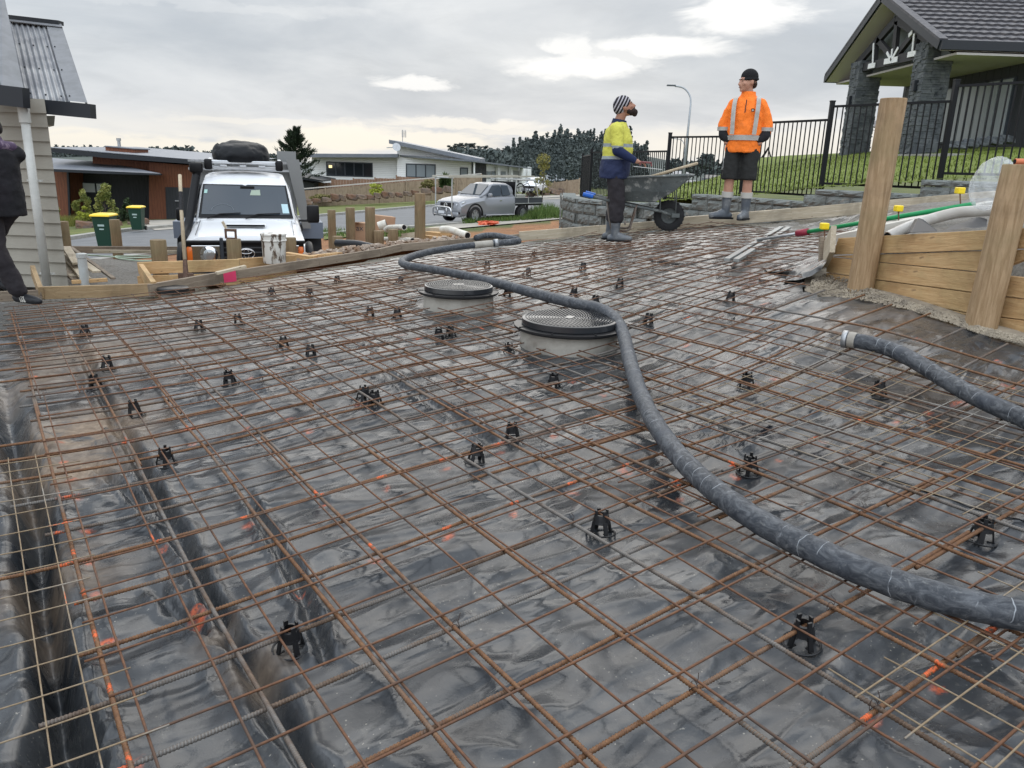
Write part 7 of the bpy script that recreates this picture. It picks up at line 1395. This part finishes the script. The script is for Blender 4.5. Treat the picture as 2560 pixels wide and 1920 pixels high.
# ================================================================ PEOPLE
SKIN = mat('skin', (.46, .25, .17), .55, var=(.38, .19, .13), vs=9); SKINB = mat('skin_tanned', (.34, .17, .11), .55, var=(.27, .13, .085), vs=9); BOOT = mat('rubber_boot', (.075, .085, .10), .45, var=(.15, .155, .16), vs=7, vcut=(.4, .7), var2=(.24, .24, .23), v2s=14, v2cut=(.6, .75)); LINING = mat('boot_lining', (.44, .42, .38), .8); NAVY = mat('navy_cloth', (.014, .022, .06), .85, bump=.5, bs=30); NAVYS = mat('sock_navy', (.02, .03, .085), .9)
DARKT = mat('dark_trousers', (.020, .017, .020), .85, var=(.032, .027, .03), vs=4, bump=1, bs=9)
def jacketmat(name, top, low, zsplit, bands, bandcol=(.36, .38, .38), vbands=None, dirt=None, ysl=None, armbands=()):
    m = bpy.data.materials.new(name); m.use_nodes = True; t = NB(m.node_tree); p = m.node_tree.nodes['Principled BSDF']; tc = t.node('ShaderNodeTexCoord').outputs['Object']; x, y, z = t.sep(tc)
    zz = t.math('ADD', z, t.math('MULTIPLY', t.math('SUBTRACT', t.noise(tc, 3, 2, .5), .5), .015)); c = t.mix(t.math('GREATER_THAN', zz, zsplit), low, top)
    if dirt: c = t.mix(t.ramp(t.noise(tc, 6, 6, .7), .52, .70, 0, .55), c, dirt)
    def rng(v, a, b_): return t.math('MULTIPLY', t.math('GREATER_THAN', v, a), t.math('LESS_THAN', v, b_))
    for a, b_ in bands: c = t.mix(rng(zz, a, b_), c, bandcol)
    ax = t.math('ABSOLUTE', x)
    for xa, xb, za, zb in (vbands or []): c = t.mix(t.math('MULTIPLY', rng(ax, xa, xb), rng(z, za, zb)), c, bandcol)
    t.put(p, 'Base Color', c); p.inputs['Roughness'].default_value = .8; bn = t.node('ShaderNodeBump'); bn.inputs['Strength'].default_value = .9; bn.inputs['Distance'].default_value = .02
    t.put(bn, 'Height', t.math('ADD', t.noise(t.mapping(tc, (1, 1, .6)), 7, 4, .6, 1.2), t.math('MULTIPLY', t.noise(tc, 22, 3, .5), .3))); t.put(p, 'Normal', bn.outputs[0]); MT[name] = m; return m
def hand(mb, wrist, dirv, palmn, side=1, curl=.7, s=1.0):
    d = Vector(dirv).normalized(); n = (Vector(palmn)-d*Vector(palmn).dot(d)).normalized(); l = d.cross(n)*side
    w = Vector(wrist); mb.caps([w, w+d*.03*s], [.026*s, .028*s], 10)
    for k in (-1.2, -.4, .4, 1.2): mb.caps([w+d*.03*s+l*k*.013*s, w+d*.088*s+l*k*.0175*s], [.0155*s, .0125*s], 8)
    for k, L in ((-1.25, .068), (-.42, .078), (.42, .073), (1.25, .058)):
        p_ = w+d*.09*s+l*k*.0175*s; a = .25*curl; pts = [p_]; dd = d
        for j, seg in enumerate((.42, .32, .26)):
            dd = (dd*math.cos(a)+n*math.sin(a)).normalized(); pts.append(pts[-1]+dd*L*seg*s); a = .75*curl
        mb.caps(pts, [.0098*s, .0092*s, .0085*s, .0072*s], 8)
    b0 = w+d*.030*s+l*.026*s; mb.caps([b0, b0+(d*.8+l*.75+n*.3).normalized()*.040*s, b0+(d*.8+l*.75+n*.3).normalized()*.040*s+(d*.95+l*.2+n*.5).normalized()*.032*s], [.0145*s, .0115*s, .009*s], 8)
def head(mb, c, F, U, s=1.0, jaw=1.0):
    # c: centre of skull, F: facing, U: up
    F = Vector(F).normalized(); U = (Vector(U)-F*Vector(U).dot(F)).normalized(); X = F.cross(U); M = Matrix((X, F, U)).transposed(); T_ = lambda x, y, z: Vector(c)+M@Vector((x, y, z))*s; E = lambda x, y, z, r: mb.ell(T_(x, y, z), [q*s for q in r], M, 18, 12)
    E(0, -.015, .03, (.077, .098, .088)); E(0, .018, -.025, (.066, .078, .085)); E(0, .035, -.072, (.047*jaw, .052, .040)); E(0, .078, -.092, (.022, .018, .018)); E(0, .068, .020, (.056, .026, .016))
    for sx in (-1, 1): E(sx*.040, .060, -.024, (.024, .026, .022)); E(sx*.077, -.012, -.012, (.010, .020, .032)); E(sx*.030, .075, .004, (.013, .012, .010))
    mb.caps([T_(0, .084, .010), T_(0, .106, -.020), T_(0, .108, -.030)], [.010*s, .013*s, .0145*s], 8)
    for sx in (-1, 1): E(sx*.012, .098, -.033, (.009, .011, .008))
    E(0, .088, -.055, (.024, .014, .007)); E(0, .086, -.066, (.021, .013, .008)); return T_, M
def features(par, T_, M, s=1.0, eyecol=(.04, .03, .025), brow=(.06, .04, .03)):
    mb = MB()
    for sx in (-1, 1): MB().ell(T_(sx*.030, .0815, .004), (.011*s, .008*s, .0055*s), M, 10, 6).build('eye', mat('eye_dark', eyecol, .3), par)
    for sx in (-1, 1): MB().caps([T_(sx*.016, .092, .020), T_(sx*.033, .089, .025), T_(sx*.046, .078, .020)], [.004*s]*3, 6).build('eyebrow', mat('brow_dark', brow, .8), par)
    MB().caps([T_(-.020, .0985, -.060), T_(0, .102, -.059), T_(.020, .0985, -.060)], [.0032*s]*3, 6).build('mouth_line', mat('lip', (.22, .09, .075), .6), par)
def boot(par, foot, knee, toe, top=.30, m=BOOT, lining=True, s=1.0, rtop=.062, nm='boot'):
    foot, knee = Vector(foot), Vector(knee); t_ = Vector(toe).normalized(); up_ = (knee-foot).normalized(); a = foot+Vector((0, 0, .085)); mb = MB()
    mb.caps([a, a+up_*top*.35, a+up_*(top-.02)], [.052*s, .056*s, rtop*s], 16); mb.caps([foot+Vector((0, 0, .045))-t_*.055, foot+Vector((0, 0, .050))+t_*.03, foot+Vector((0, 0, .048))+t_*.12, foot+Vector((0, 0, .042))+t_*.185], [.044*s, .050*s, .047*s, .040*s], 14); mb.caps([foot+Vector((0, 0, .075)), foot+Vector((0, 0, .07))+t_*.07], [.050*s, .046*s], 12)
    b_ = mb.build(nm, m, par, remesh=.008, sm=4); c = foot-t_*.02; L_ = t_.cross(Vector((0, 0, 1))); prof = [(-.082, .040), (-.05, .048), (.03, .046), (.12, .050), (.19, .044), (.228, .018)]
    pl = [c+t_*p_[0]+L_*p_[1]+Vector((0, 0, 0)) for p_ in prof]+[c+t_*p_[0]-L_*p_[1] for p_ in prof[::-1]]; MB().prism(pl, (0, 0, .024)).build('boot_sole', TRIM, b_)
    if lining: MB().tube([a+up_*(top-.035), a+up_*(top+.035)], [(rtop+.009)*s, (rtop+.011)*s], 20).build('folded_cuff', LINING, b_, smooth=True, auto=50)
    return b_
# ---------------------------------------------------------------- man in orange: stands on the edging, turned to the left, face in profile
fo = G(1588, 474, .095); pf = Vector((fo.x, fo.y, fo.z)); hv = 1.80
A = empty('frame_helper', (0, 0, 0)); bpy.data.objects.remove(A)
def person(name, loc, rz, label): return loc, rz, label
# local frame: x to picture right, y away from camera, z up
def finishbody(mb, name, m, loc, rz, label, vox=.009, sm=3, scale=1.0):
    o = mb.build(name, m, remesh=vox, sm=sm); o.location = loc; o.rotation_euler = (0, 0, rz); o.scale = (scale,)*3; return tag(o, label, 'person')
FB = Vector((-.35, -.94, 0)).normalized()   # chest direction: towards camera, a little left
RB = Vector((.94, -.35, 0)).normalized()    # wearer's left = picture right
def tb_(l, f, z): return RB*l+FB*f+Vector((0, 0, z))
hip = {s_: tb_(s_*.10, 0, .93) for s_ in (-1, 1)}; foot_ = {-1: Vector((-.13, .02, 0)), 1: Vector((.10, -.05, .0))}; knee = {s_: hip[s_].lerp(foot_[s_]+Vector((0, 0, .08)), .50)+FB*.03 for s_ in (-1, 1)}
mb = MB(); hc = tb_(-.02, .03, 1.635); FH = Vector((-.97, -.26, -.05)); T_, Mh = head(mb, hc, FH, (0, 0, 1), 1.08)
mb.caps([tb_(0, -.02, 1.42), tb_(-.0, .01, 1.50), hc+Vector((0, 0, -.06))], [.062, .060, .058], 16); mb.caps([tb_(0, -.03, 1.33), tb_(0, 0, 1.15), tb_(0, 0, .96)], [.09, .12, .12], 18)
for s_ in (-1, 1):
    mb.caps([tb_(s_*.08, 0, 1.40), tb_(s_*.16, 0, 1.385), tb_(s_*.245, -.03, 1.13), tb_(s_*.195, .06, .93)], [.07, .056, .046, .036], 12); mb.caps([hip[s_], knee[s_], knee[s_].lerp(foot_[s_], .35), foot_[s_]+Vector((0, 0, .10))], [.088, .058, .060, .040], 14); hand(mb, tb_(s_*.165, .05, .93), tb_(-s_*.3, .05, -.95), tb_(-s_*.5, -.4, 0), s_, .5, .8)
orange = finishbody(mb, 'person', SKIN, pf, 0, 'man in an orange high visibility jacket, black beanie, shorts and gumboots'); features(orange, T_, Mh, 1.03)
MB().ell(hc+Vector((0, 0, .050))-FH*.018, (.090, .108, .098), Mh, 24, 14).tube([hc+Mh@Vector((.086*math.cos(a), .108*math.sin(a)-.018, .022)) for a in np.linspace(0, 2*math.pi, 25)[:-1]], .012, 8, closed=True).build('beanie', mat('black_knit', (.010, .010, .011), .95, bump=1, bs=60), orange, remesh=.006, sm=2)
mb = MB()
for s_ in (-1, 1): mb.ell(T_(s_*.068, -.02, -.01), (.012, .035, .035), Mh, 10, 8)
mb.ell(T_(0, -.075, -.03), (.06, .035, .05), Mh, 14, 8); mb.build('hair', mat('hair_brown', (.05, .032, .022), .85, bump=1, bs=80), orange)
ORJ = jacketmat('orange_jacket', (.93, .20, .015), (.93, .20, .015), 5, [(.965, 1.015)], (.38, .36, .33), dirt=(.62, .16, .03))
mb = MB(); mb.loft([[tb_(w*math.cos(a), dd*math.sin(a), z) for a in np.linspace(0, 2*math.pi, 33)[:-1]] for z, w, dd in ((.81, .205, .150), (.90, .215, .158), (.98, .210, .160), (1.10, .200, .155), (1.25, .205, .152), (1.35, .190, .135), (1.41, .150, .11), (1.45, .10, .09), (1.50, .085, .088))])
for s_ in (-1, 1): mb.caps([tb_(s_*.10, 0, 1.385), tb_(s_*.155, -.005, 1.365), tb_(s_*.205, -.02, 1.27), tb_(s_*.252, -.03, 1.14), tb_(s_*.250, -.01, 1.06)], [.080, .080, .080, .074, .068], 16)
jk = mb.build('jacket', ORJ, orange, remesh=.011, sm=5, disp=(.028, .10))
mb = MB()
for s_ in (-1, 1): mb = MB(); mb.caps([tb_(s_*.250, -.01, 1.075), tb_(s_*.244, .02, 1.01), tb_(s_*.190, .06, .965)], [.064, .062, .050], 14); mb.build('black_cuff', mat('black_cloth', (.012, .012, .014), .9, bump=.5), jk, remesh=.01, sm=2)

TAPE = mat('reflective_tape', (.40, .39, .36), .45, var=(.30, .28, .25), vs=12); mb = MB()
def band(mb, pts, w, n_, th=.006):
    for i in range(len(pts)-1): pass
for s_ in (-1, 1):
    pts = [tb_(s_*x_, f_, z_) for x_, f_, z_ in ((.130, .04, 1.458), (.135, .085, 1.432), (.140, .118, 1.38), (.140, .148, 1.28), (.135, .160, 1.15), (.130, .165, 1.02))]; pts = smoothpath(pts, 5); rows = [[q-RB*.025, q, q+RB*.025] for q in pts]; rows = [[a_-FB*abs(0)*.0 for a_ in r_] for r_ in rows]; mb.grid([[q+FB*.016 for q in r_] for r_ in rows])
    z0 = 1.09; c_ = tb_(s_*.251, -.02, 1.09); rows = [[c_+Vector((0, 0, dz))+RB*.083*math.cos(a)+FB*.083*math.sin(a) for a in np.linspace(0, 2*math.pi, 25)] for dz in (-.022, .022)]; mb.grid(rows)
rows = [[tb_((.213+.012)*math.cos(a), (.160+.016)*math.sin(a), z) for a in np.linspace(0, 2*math.pi, 49)] for z in (.955, 1.005)]; mb.grid(rows); mb.build('reflective_tape', TAPE, jk, smooth=True)
MB().beam(tb_(0, .152, 1.42), tb_(-.005, .174, 1.27), .012, .006, FB).build('zip', mat('zip_dark', (.05, .015, .012), .6), jk); bd = MB().box(tb_(.085, .170, 1.30), (.036, .008, .036), Matrix((RB, FB, Vector((0, 0, 1)))).transposed()).build('chest_badge', TRIM, jk); MB().prism([tb_(.085+x_, .1755, 1.30+z_) for x_, z_ in ((-.010, -.010), (.010, -.010), (.010, .003), (0, .011), (-.010, .003))], FB*.002).build('badge_mark', LINING, bd)
mb = MB(); mb.tube([tb_(0, -.0, 1.44), tb_(0, .0, 1.52)], [.094, .084], 20, caps=False); mb.build('collar', ORJ, jk, smooth=True)
mb = MB(); SHO = mat('black_shorts', (.018, .018, .017), .9, bump=1, bs=12)
mb.loft([[tb_(w*math.cos(a), dd*math.sin(a), z) for a in np.linspace(0, 2*math.pi, 25)[:-1]] for z, w, dd in ((.98, .175, .12), (.90, .195, .135), (.84, .19, .13))])
for s_ in (-1, 1): mb.tube([hip[s_]+Vector((0, 0, .02)), hip[s_].lerp(knee[s_], .5), knee[s_]+Vector((0, 0, -.02))], [.102, .104, .106], 22)
mb.build('shorts', SHO, orange, remesh=.011, sm=4, disp=(.022, .09))
for s_, toe in ((-1, (-1, -.25, 0)), (1, (-.55, -.84, 0))):
    boot(orange, foot_[s_], knee[s_], toe, .22, rtop=.062); up_ = (knee[s_]-foot_[s_]).normalized(); a = foot_[s_]+Vector((0, 0, .085))+up_*.25; MB().tube([a-up_*.05, a+up_*.10], [.054, .056], 18).build('sock', NAVYS, orange, smooth=True)
# ---------------------------------------------------------------- man in yellow, side on, looking up to the right
fy_ = G(1322, 520, .02); pf = Vector((fy_.x, fy_.y, fy_.z)); FB = Vector((.97, -.22, 0)).normalized(); RB = Vector((-.22, -.97, 0)).normalized()  # towards camera side
mb = MB(); hc = tb_(0, .055, 1.615); FH = Vector((.90, -.12, .42)); UP = Vector((-.42, 0, .90)); T_, Mh = head(mb, hc, FH, UP, 1.03, 1.1)
hip = {s_: tb_(s_*.095, -.02, .92) for s_ in (-1, 1)}; foot_ = {1: Vector((.02, -.10, 0)), -1: Vector((-.02, .16, .0))}; knee = {s_: hip[s_].lerp(foot_[s_]+Vector((0, 0, .08)), .5)+FB*.035 for s_ in (-1, 1)}
mb.caps([tb_(0, -.02, 1.40), tb_(0, .0, 1.47), hc+Vector((-.03, 0, -.07))], [.075, .062, .058], 16); mb.caps([tb_(0, -.01, 1.34), tb_(0, 0, 1.15), tb_(0, -.01, .96)], [.13, .14, .13], 18)
wr = {1: tb_(.20, .235, .99), -1: tb_(-.25, .0, .90)}
for s_ in (-1, 1):
    el = tb_(s_*.24, .02, 1.10) if s_ > 0 else tb_(-.25, -.13, 1.12); mb.caps([tb_(s_*.08, -.01, 1.35), tb_(s_*.17, -.01, 1.35), el, wr[s_]], [.07, .058, .046, .030], 12); mb.caps([hip[s_], knee[s_], foot_[s_]+Vector((0, 0, .10))], [.092, .06, .042], 14)
hand(mb, wr[1], tb_(-.25, 1, -.25), (0, 0, -1), 1, .95, 1.05); hand(mb, wr[-1], tb_(.1, .4, -.9), FB, -1, .7)
yel = finishbody(mb, 'person', SKINB, pf, 0, 'bearded man in yellow and navy work shirt and striped beanie, looking up'); features(yel, T_, Mh, 1.03)
mb = MB(); [mb.ell(T_(*c_), [q*1.03 for q in r_], Mh, 16, 10) for c_, r_ in (((0, .052, -.078), (.058, .055, .044)), ((0, .088, -.098), (.034, .032, .036)), ((0, .02, -.055), (.070, .045, .045)), ((.0, .094, -.048), (.028, .012, .009)), ((0, .075, -.118), (.028, .030, .030)))]; mb.build('beard', mat('beard_dark', (.030, .020, .016), .95, bump=1.5, bs=120), yel, remesh=.006, sm=1)
m = bpy.data.materials.new('striped_knit'); m.use_nodes = True; t = NB(m.node_tree); p = m.node_tree.nodes['Principled BSDF']; tcx = t.node('ShaderNodeTexCoord').outputs['Object']; x, y, z = t.sep(tcx); st_ = t.math('ADD', t.math('MULTIPLY', x, .92), t.math('MULTIPLY', z, -.42)); fr = t.math('FRACT', t.math('MULTIPLY', st_, 27)); t.put(p, 'Base Color', t.mix(t.math('GREATER_THAN', fr, .62), (.014, .012, .016), (.40, .38, .40))); p.inputs['Roughness'].default_value = .95
MB().ell(hc+Mh@Vector((0, -.022, .050)), (.094, .112, .098), Mh, 24, 14).ell(hc+Mh@Vector((0, -.060, .02)), (.088, .085, .095), Mh, 24, 14).build('beanie', m, yel, remesh=.006, sm=3)
YJ = jacketmat('yellow_navy_shirt', (.54, .52, .08), (.010, .018, .060), 1.02, [(1.145, 1.185), (.998, 1.035)], (.27, .30, .31))
mb = MB(); mb.loft([[tb_(w*math.cos(a), dd*math.sin(a)+o_, z) for a in np.linspace(0, 2*math.pi, 33)[:-1]] for z, w, dd, o_ in ((.77, .205, .185, -.03), (.88, .21, .19, -.025), (1.0, .20, .185, -.01), (1.12, .20, .185, -.0), (1.25, .205, .175, -.005), (1.34, .19, .15, -.015), (1.40, .14, .11, -.01), (1.44, .085, .085, -.0))])
sh_ = mb.build('work_shirt', YJ, yel, remesh=.011, sm=4, disp=(.026, .09))
SLY = jacketmat('sleeve_yellow', (.54, .52, .08), (.27, .30, .31), 1.155, [], dirt=(.42, .41, .07)); mb = MB()
for s_ in (-1, 1): el = tb_(s_*.24, .02, 1.10) if s_ > 0 else tb_(-.25, -.13, 1.12); mb.caps([tb_(s_*.12, -.01, 1.355), tb_(s_*.185, -.01, 1.345), tb_(s_*.19, -.01, 1.345).lerp(el, .80)], [.080, .086, .074], 16)
slv = mb.build('sleeves', SLY, yel, remesh=.011, sm=4, disp=(.022, .07))
for s_ in (-1, 1): mb = MB(); el = tb_(s_*.24, .02, 1.10) if s_ > 0 else tb_(-.25, -.13, 1.12); mb.caps([tb_(s_*.19, -.01, 1.345).lerp(el, .84), el, el.lerp(wr[s_], .55), el.lerp(wr[s_], .92)], [.066, .066, .054, .044], 16); mb.build('navy_forearm', mat('navy_sleeve', (.010, .018, .060), .85, bump=1, bs=14), slv, remesh=.01, sm=3)

mb = MB(); mb.tube([tb_(0, -.012, 1.40), tb_(0, .0, 1.47)], [.098, .086], 20, caps=False).build('collar', NAVY, sh_, smooth=True)
mb = MB(); mb.loft([[tb_(w*math.cos(a), dd*math.sin(a)-.02, z) for a in np.linspace(0, 2*math.pi, 25)[:-1]] for z, w, dd in ((.93, .165, .135), (.86, .18, .145), (.80, .175, .14))])
for s_ in (-1, 1): mb.caps([hip[s_]+Vector((0, 0, -.05)), hip[s_].lerp(knee[s_], .5), knee[s_], knee[s_].lerp(foot_[s_], .42)], [.098, .108, .098, .092], 18)
mb.build('trousers', DARKT, yel, remesh=.011, sm=4, disp=(.030, .10))
for s_, toe in ((-1, (1, .1, 0)), (1, (.97, -.22, 0))): bt = boot(yel, foot_[s_], knee[s_], toe, .20, lining=False, rtop=.066); up_ = (knee[s_]-foot_[s_]).normalized(); a = foot_[s_]+Vector((0, 0, .085))+up_*.16; MB().tube([a, a+up_*.13], [.071, .078], 20).build('neoprene_top', NAVY, bt, smooth=True, auto=40)
hw_ = pf+wr[1]; tw = empty('steel_trowel', hw_+Vector((.12, -.04, -.05)), 0, 'flat plastering trowel held in the hand of the man in yellow', 'trowel'); MB().box((.03, 0, -.03), (.34, .11, .006), Matrix.Rotation(.08, 3, 'Y')).build('blade', mat('trowel_white', (.62, .62, .60), .4), tw); MB().tube([(-.06, 0, .0), (-.05, 0, .035), (.07, 0, .03), (.08, 0, -.01)], .012, 8).build('grip', mat('grip_red', (.16, .05, .05), .6), tw)
# ---------------------------------------------------------------- man at the left edge, dark clothes, walking
pl_ = G(28, 655, .01); pf = Vector((pl_.x, pl_.y, pl_.z)); pf.x += .07; FB = Vector((.75, -.66, 0)).normalized(); RB = Vector((-.66, -.75, 0)).normalized()
mb = MB(); hc = tb_(0, .02, 1.60)+Vector((-.10, 0, 0)); FH = Vector((-.75, -.35, -.35)); T_, Mh = head(mb, hc, FH, (0, 0, 1), 1.0)
SH = Vector((-.06, 0, 0)); mb.caps([SH+tb_(0, 0, 1.38), SH+tb_(0, 0, 1.46), hc+Vector((0, 0, -.06))], [.07, .06, .056], 14); mb.caps([SH+tb_(0, 0, 1.34), SH+tb_(0, 0, 1.1), SH+tb_(0, 0, .95)], [.13, .13, .12], 16)
ft = {1: Vector((.03, -.0, 0)), -1: Vector((-.42, .25, .16))}; hp_ = {s_: SH+tb_(s_*.09, 0, .90) for s_ in (-1, 1)}; kn = {1: Vector((-.10, -.10, .50)), -1: Vector((-.28, .05, .52))}
for s_ in (-1, 1): mb.caps([hp_[s_], kn[s_], ft[s_]+Vector((0, 0, .09))], [.09, .06, .042], 14)
wl_ = Vector((-.12, -.32, .95)); mb.caps([SH+tb_(.17, 0, 1.36), Vector((.02, -.28, 1.12)), wl_], [.06, .046, .034], 12); hand(mb, wl_, (-.9, -.3, .05), (0, 0, -1), -1, .9); mb.caps([SH+tb_(-.17, 0, 1.36), Vector((-.3, .15, 1.1)), Vector((-.35, .05, .92))], [.06, .046, .034], 12)
lm = finishbody(mb, 'person', SKINB, pf, 0, 'man in dark clothes cut off by the left edge of the picture'); features(lm, T_, Mh)
BJ = mat('black_jacket', (.010, .010, .012), .9, var=(.018, .016, .02), vs=5, bump=1, bs=10); mb = MB(); mb.loft([[SH+tb_(w*math.cos(a), dd*math.sin(a), z) for a in np.linspace(0, 2*math.pi, 29)[:-1]] for z, w, dd in ((.80, .21, .17), (.95, .21, .17), (1.1, .20, .165), (1.25, .21, .16), (1.34, .195, .145), (1.40, .14, .11), (1.44, .09, .09))]); mb.caps([SH+tb_(.12, 0, 1.35), SH+tb_(.18, 0, 1.34), Vector((.03, -.28, 1.12)), Vector((-.06, -.31, .97))], [.085, .088, .072, .058], 14); mb.caps([SH+tb_(-.12, 0, 1.35), SH+tb_(-.18, 0, 1.34), Vector((-.3, .15, 1.1)), Vector((-.35, .05, .95))], [.085, .085, .07, .055], 14)
jk = mb.build('jacket', BJ, lm, remesh=.011, sm=4, disp=(.026, .10)); MB().caps([SH+tb_(.15, .03, 1.40), SH+tb_(0, .10, 1.41), SH+tb_(-.15, .03, 1.40)], [.05, .05, .05], 14).tube([SH+tb_(0, 0, 1.41), SH+tb_(0, 0, 1.49)], [.11, .09], 16).build('patterned_collar', mat('purple_pattern', (.07, .045, .085), .8, var=(.20, .15, .20), vs=16, vcut=(.5, .6)), jk, remesh=.01, sm=2)
mb = MB(); mb.ell(T_(0, -.03, .035), (.088, .105, .09), Mh, 18, 12); mb.ell(T_(0, -.07, -.04), (.07, .05, .09), Mh, 16, 10); mb.build('hair', mat('hair_black', (.012, .010, .009), .7, bump=1.5, bs=50), lm, remesh=.008, sm=1)
mb = MB()
for s_ in (-1, 1): mb.caps([hp_[s_]+Vector((0, 0, .02)), kn[s_], kn[s_].lerp(ft[s_], .8)+Vector((0, 0, .03))], [.112, .092, .078], 16)
mb.build('trousers', DARKT, lm, remesh=.011, sm=5, disp=(.030, .10))
SHM = mat('shoe_black', (.012, .013, .016), .5)
for s_, toe in ((1, (.95, -.3, 0)), (-1, (.9, -.2, -.45))):
    f_, t_ = ft[s_], Vector(toe).normalized(); b_ = MB().caps([f_+Vector((0, 0, .055))-t_*.06, f_+Vector((0, 0, .05))+t_*.04, f_+Vector((0, 0, .04))+t_*.15, f_+Vector((0, 0, .036))+t_*.19], [.048, .046, .040, .032], 12).build('shoe', SHM, lm, remesh=.008, sm=3)
    mb = MB()
    for k in (0, .022, .044): q = f_+t_*(.03+k)+Vector((0, 0, .055)); mb.beam(q+RB*.040+Vector((0, 0, .02))-t_*.01, q+RB*.050+Vector((0, 0, -.03))+t_*.02, .008, .012, RB)
    mb.build('shoe_stripe', LINING, b_)
# ---------------------------------------------------------------- wheelbarrow
wc = G(1442, 499, .02); rzw = math.radians(-8); wb = empty('wheelbarrow', (wc.x, wc.y, wc.z), rzw, 'grey mud caked wheelbarrow between the two men', 'wheelbarrow')
MUD = mat('muddy_steel', (.12, .13, .125), .75, .2, var=(.09, .10, .10), vs=4, bump=1, bs=20, var2=(.32, .32, .30), v2s=9, v2cut=(.55, .7))
w_ = empty('wheel', (0, 0, .195)); w_.parent = wb; Mx = Matrix.Rotation(math.pi/2, 3, 'X'); MB().lathe([(.10, -.05), (.16, -.055), (.19, -.035), (.195, 0), (.19, .035), (.16, .055), (.10, .05), (.09, 0), (.10, -.05)], n=36, M=Mx).build('tyre', TYRE, w_, smooth=True, auto=45); mb = MB()
for k in range(26): a = 2*math.pi*k/26; mb.box((.19*math.cos(a), .028*(1 if k % 2 else -1), .19*math.sin(a)), (.018, .05, .02), Matrix.Rotation(-a, 3, 'Y'))
mb.build('tread', TYRE, w_); MB().lathe([(0, -.035), (.03, -.04), (.05, -.02), (.10, -.035), (.105, .035), (.05, .02), (0, .035)], n=24, M=Mx).build('rim', MUD, w_, smooth=True, auto=40)
def tr_ring(x0, x1, w, z0, z1): return [Vector((x0, -w, z0)), Vector((x1, -w, z1)), Vector((x1, w, z1)), Vector((x0, w, z0))]
mb = MB(); secs = [(-.66, -.20, .20, .36, .36), (-.74, .02, .27, .49, .50), (-.80, .25, .33, .635, .71)]
ro = [tr_ring(*a) for a in secs]; ri = [[p_+Vector((0, 0, .012)) for p_ in tr_ring(a[0]+.015, a[1]-.015, a[2]-.015, a[3], a[4])] for a in secs][::-1]
mb.loft(ro+ri); tray = mb.build('tray', MUD, wb, bevel=.012); rim_ = ro[-1]; MB().tube([*rim_], .014, 8, closed=True).build('tray_rim', MUD, tray); MB().ell((-.30, 0, .635), (.46, .27, .05), Matrix.Rotation(-.07, 3, 'Y'), nu=24, nv=10).build('wet_concrete', CONC, tray, smooth=True)
for s_ in (-1, 1):
    MB().tube([(.06, s_*.075, .195), (-.1, s_*.12, .25), (-.62, s_*.24, .335), (-.98, s_*.29, .41)], .019, 8).build('handle_frame', MUD, wb, smooth=True); MB().tube([(-.97, s_*.29, .408), (-1.10, s_*.30, .435)], .027, 10).build('grip', mat('blue_plastic', (.01, .10, .42), .4), wb)
    MB().beam((-.12, s_*.12, .25), (-.14, s_*.30, .62), .03, .012, (1, 0, 0)).beam((.08, s_*.08, .21), (.05, s_*.30, .64), .03, .012, (1, 0, 0)).build('tray_brace', MUD, wb)
    MB().tube(smoothpath([(-.42, s_*.20, .32), (-.47, s_*.22, .1), (-.50, s_*.22, .01), (-.60, s_*.22, .0), (-.72, s_*.23, .03), (-.80, s_*.25, .40)], 4), .014, 8).build('leg', mat('rusted_frame', (.12, .08, .06), .8, var=(.2, .18, .16), vs=8), wb, smooth=True)
MB().box((.08, 0, .205), (.10, .22, .05)).build('axle_guard', MUD, wb); MB().tube([(-.55, -.22, .08), (-.55, .22, .08)], .012, 8).build('leg_brace', mat('rusted_frame', (0, 0, 0)), wb)
Mb = Matrix.Translation(wb.location)@Matrix.Rotation(rzw, 4, 'Z'); shv = empty('shovel', Mb@Vector((-.30, 0, .66)), 0, 'shovel with a wooden handle lying in the wheelbarrow', 'shovel'); c = P(1505, 353, 9.4)-shv.location; MB().tube([(0, 0, 0), c], .018, 10).ell(c, (.018, .018, .018)).build('handle', wood('handle_wood', (0, 0, 0), (0, 0, 0)), shv, smooth=True); MB().beam((-.02, 0, -.01), Vector((-.32, 0, -.03)), .2, .02).build('blade', MUD, shv)
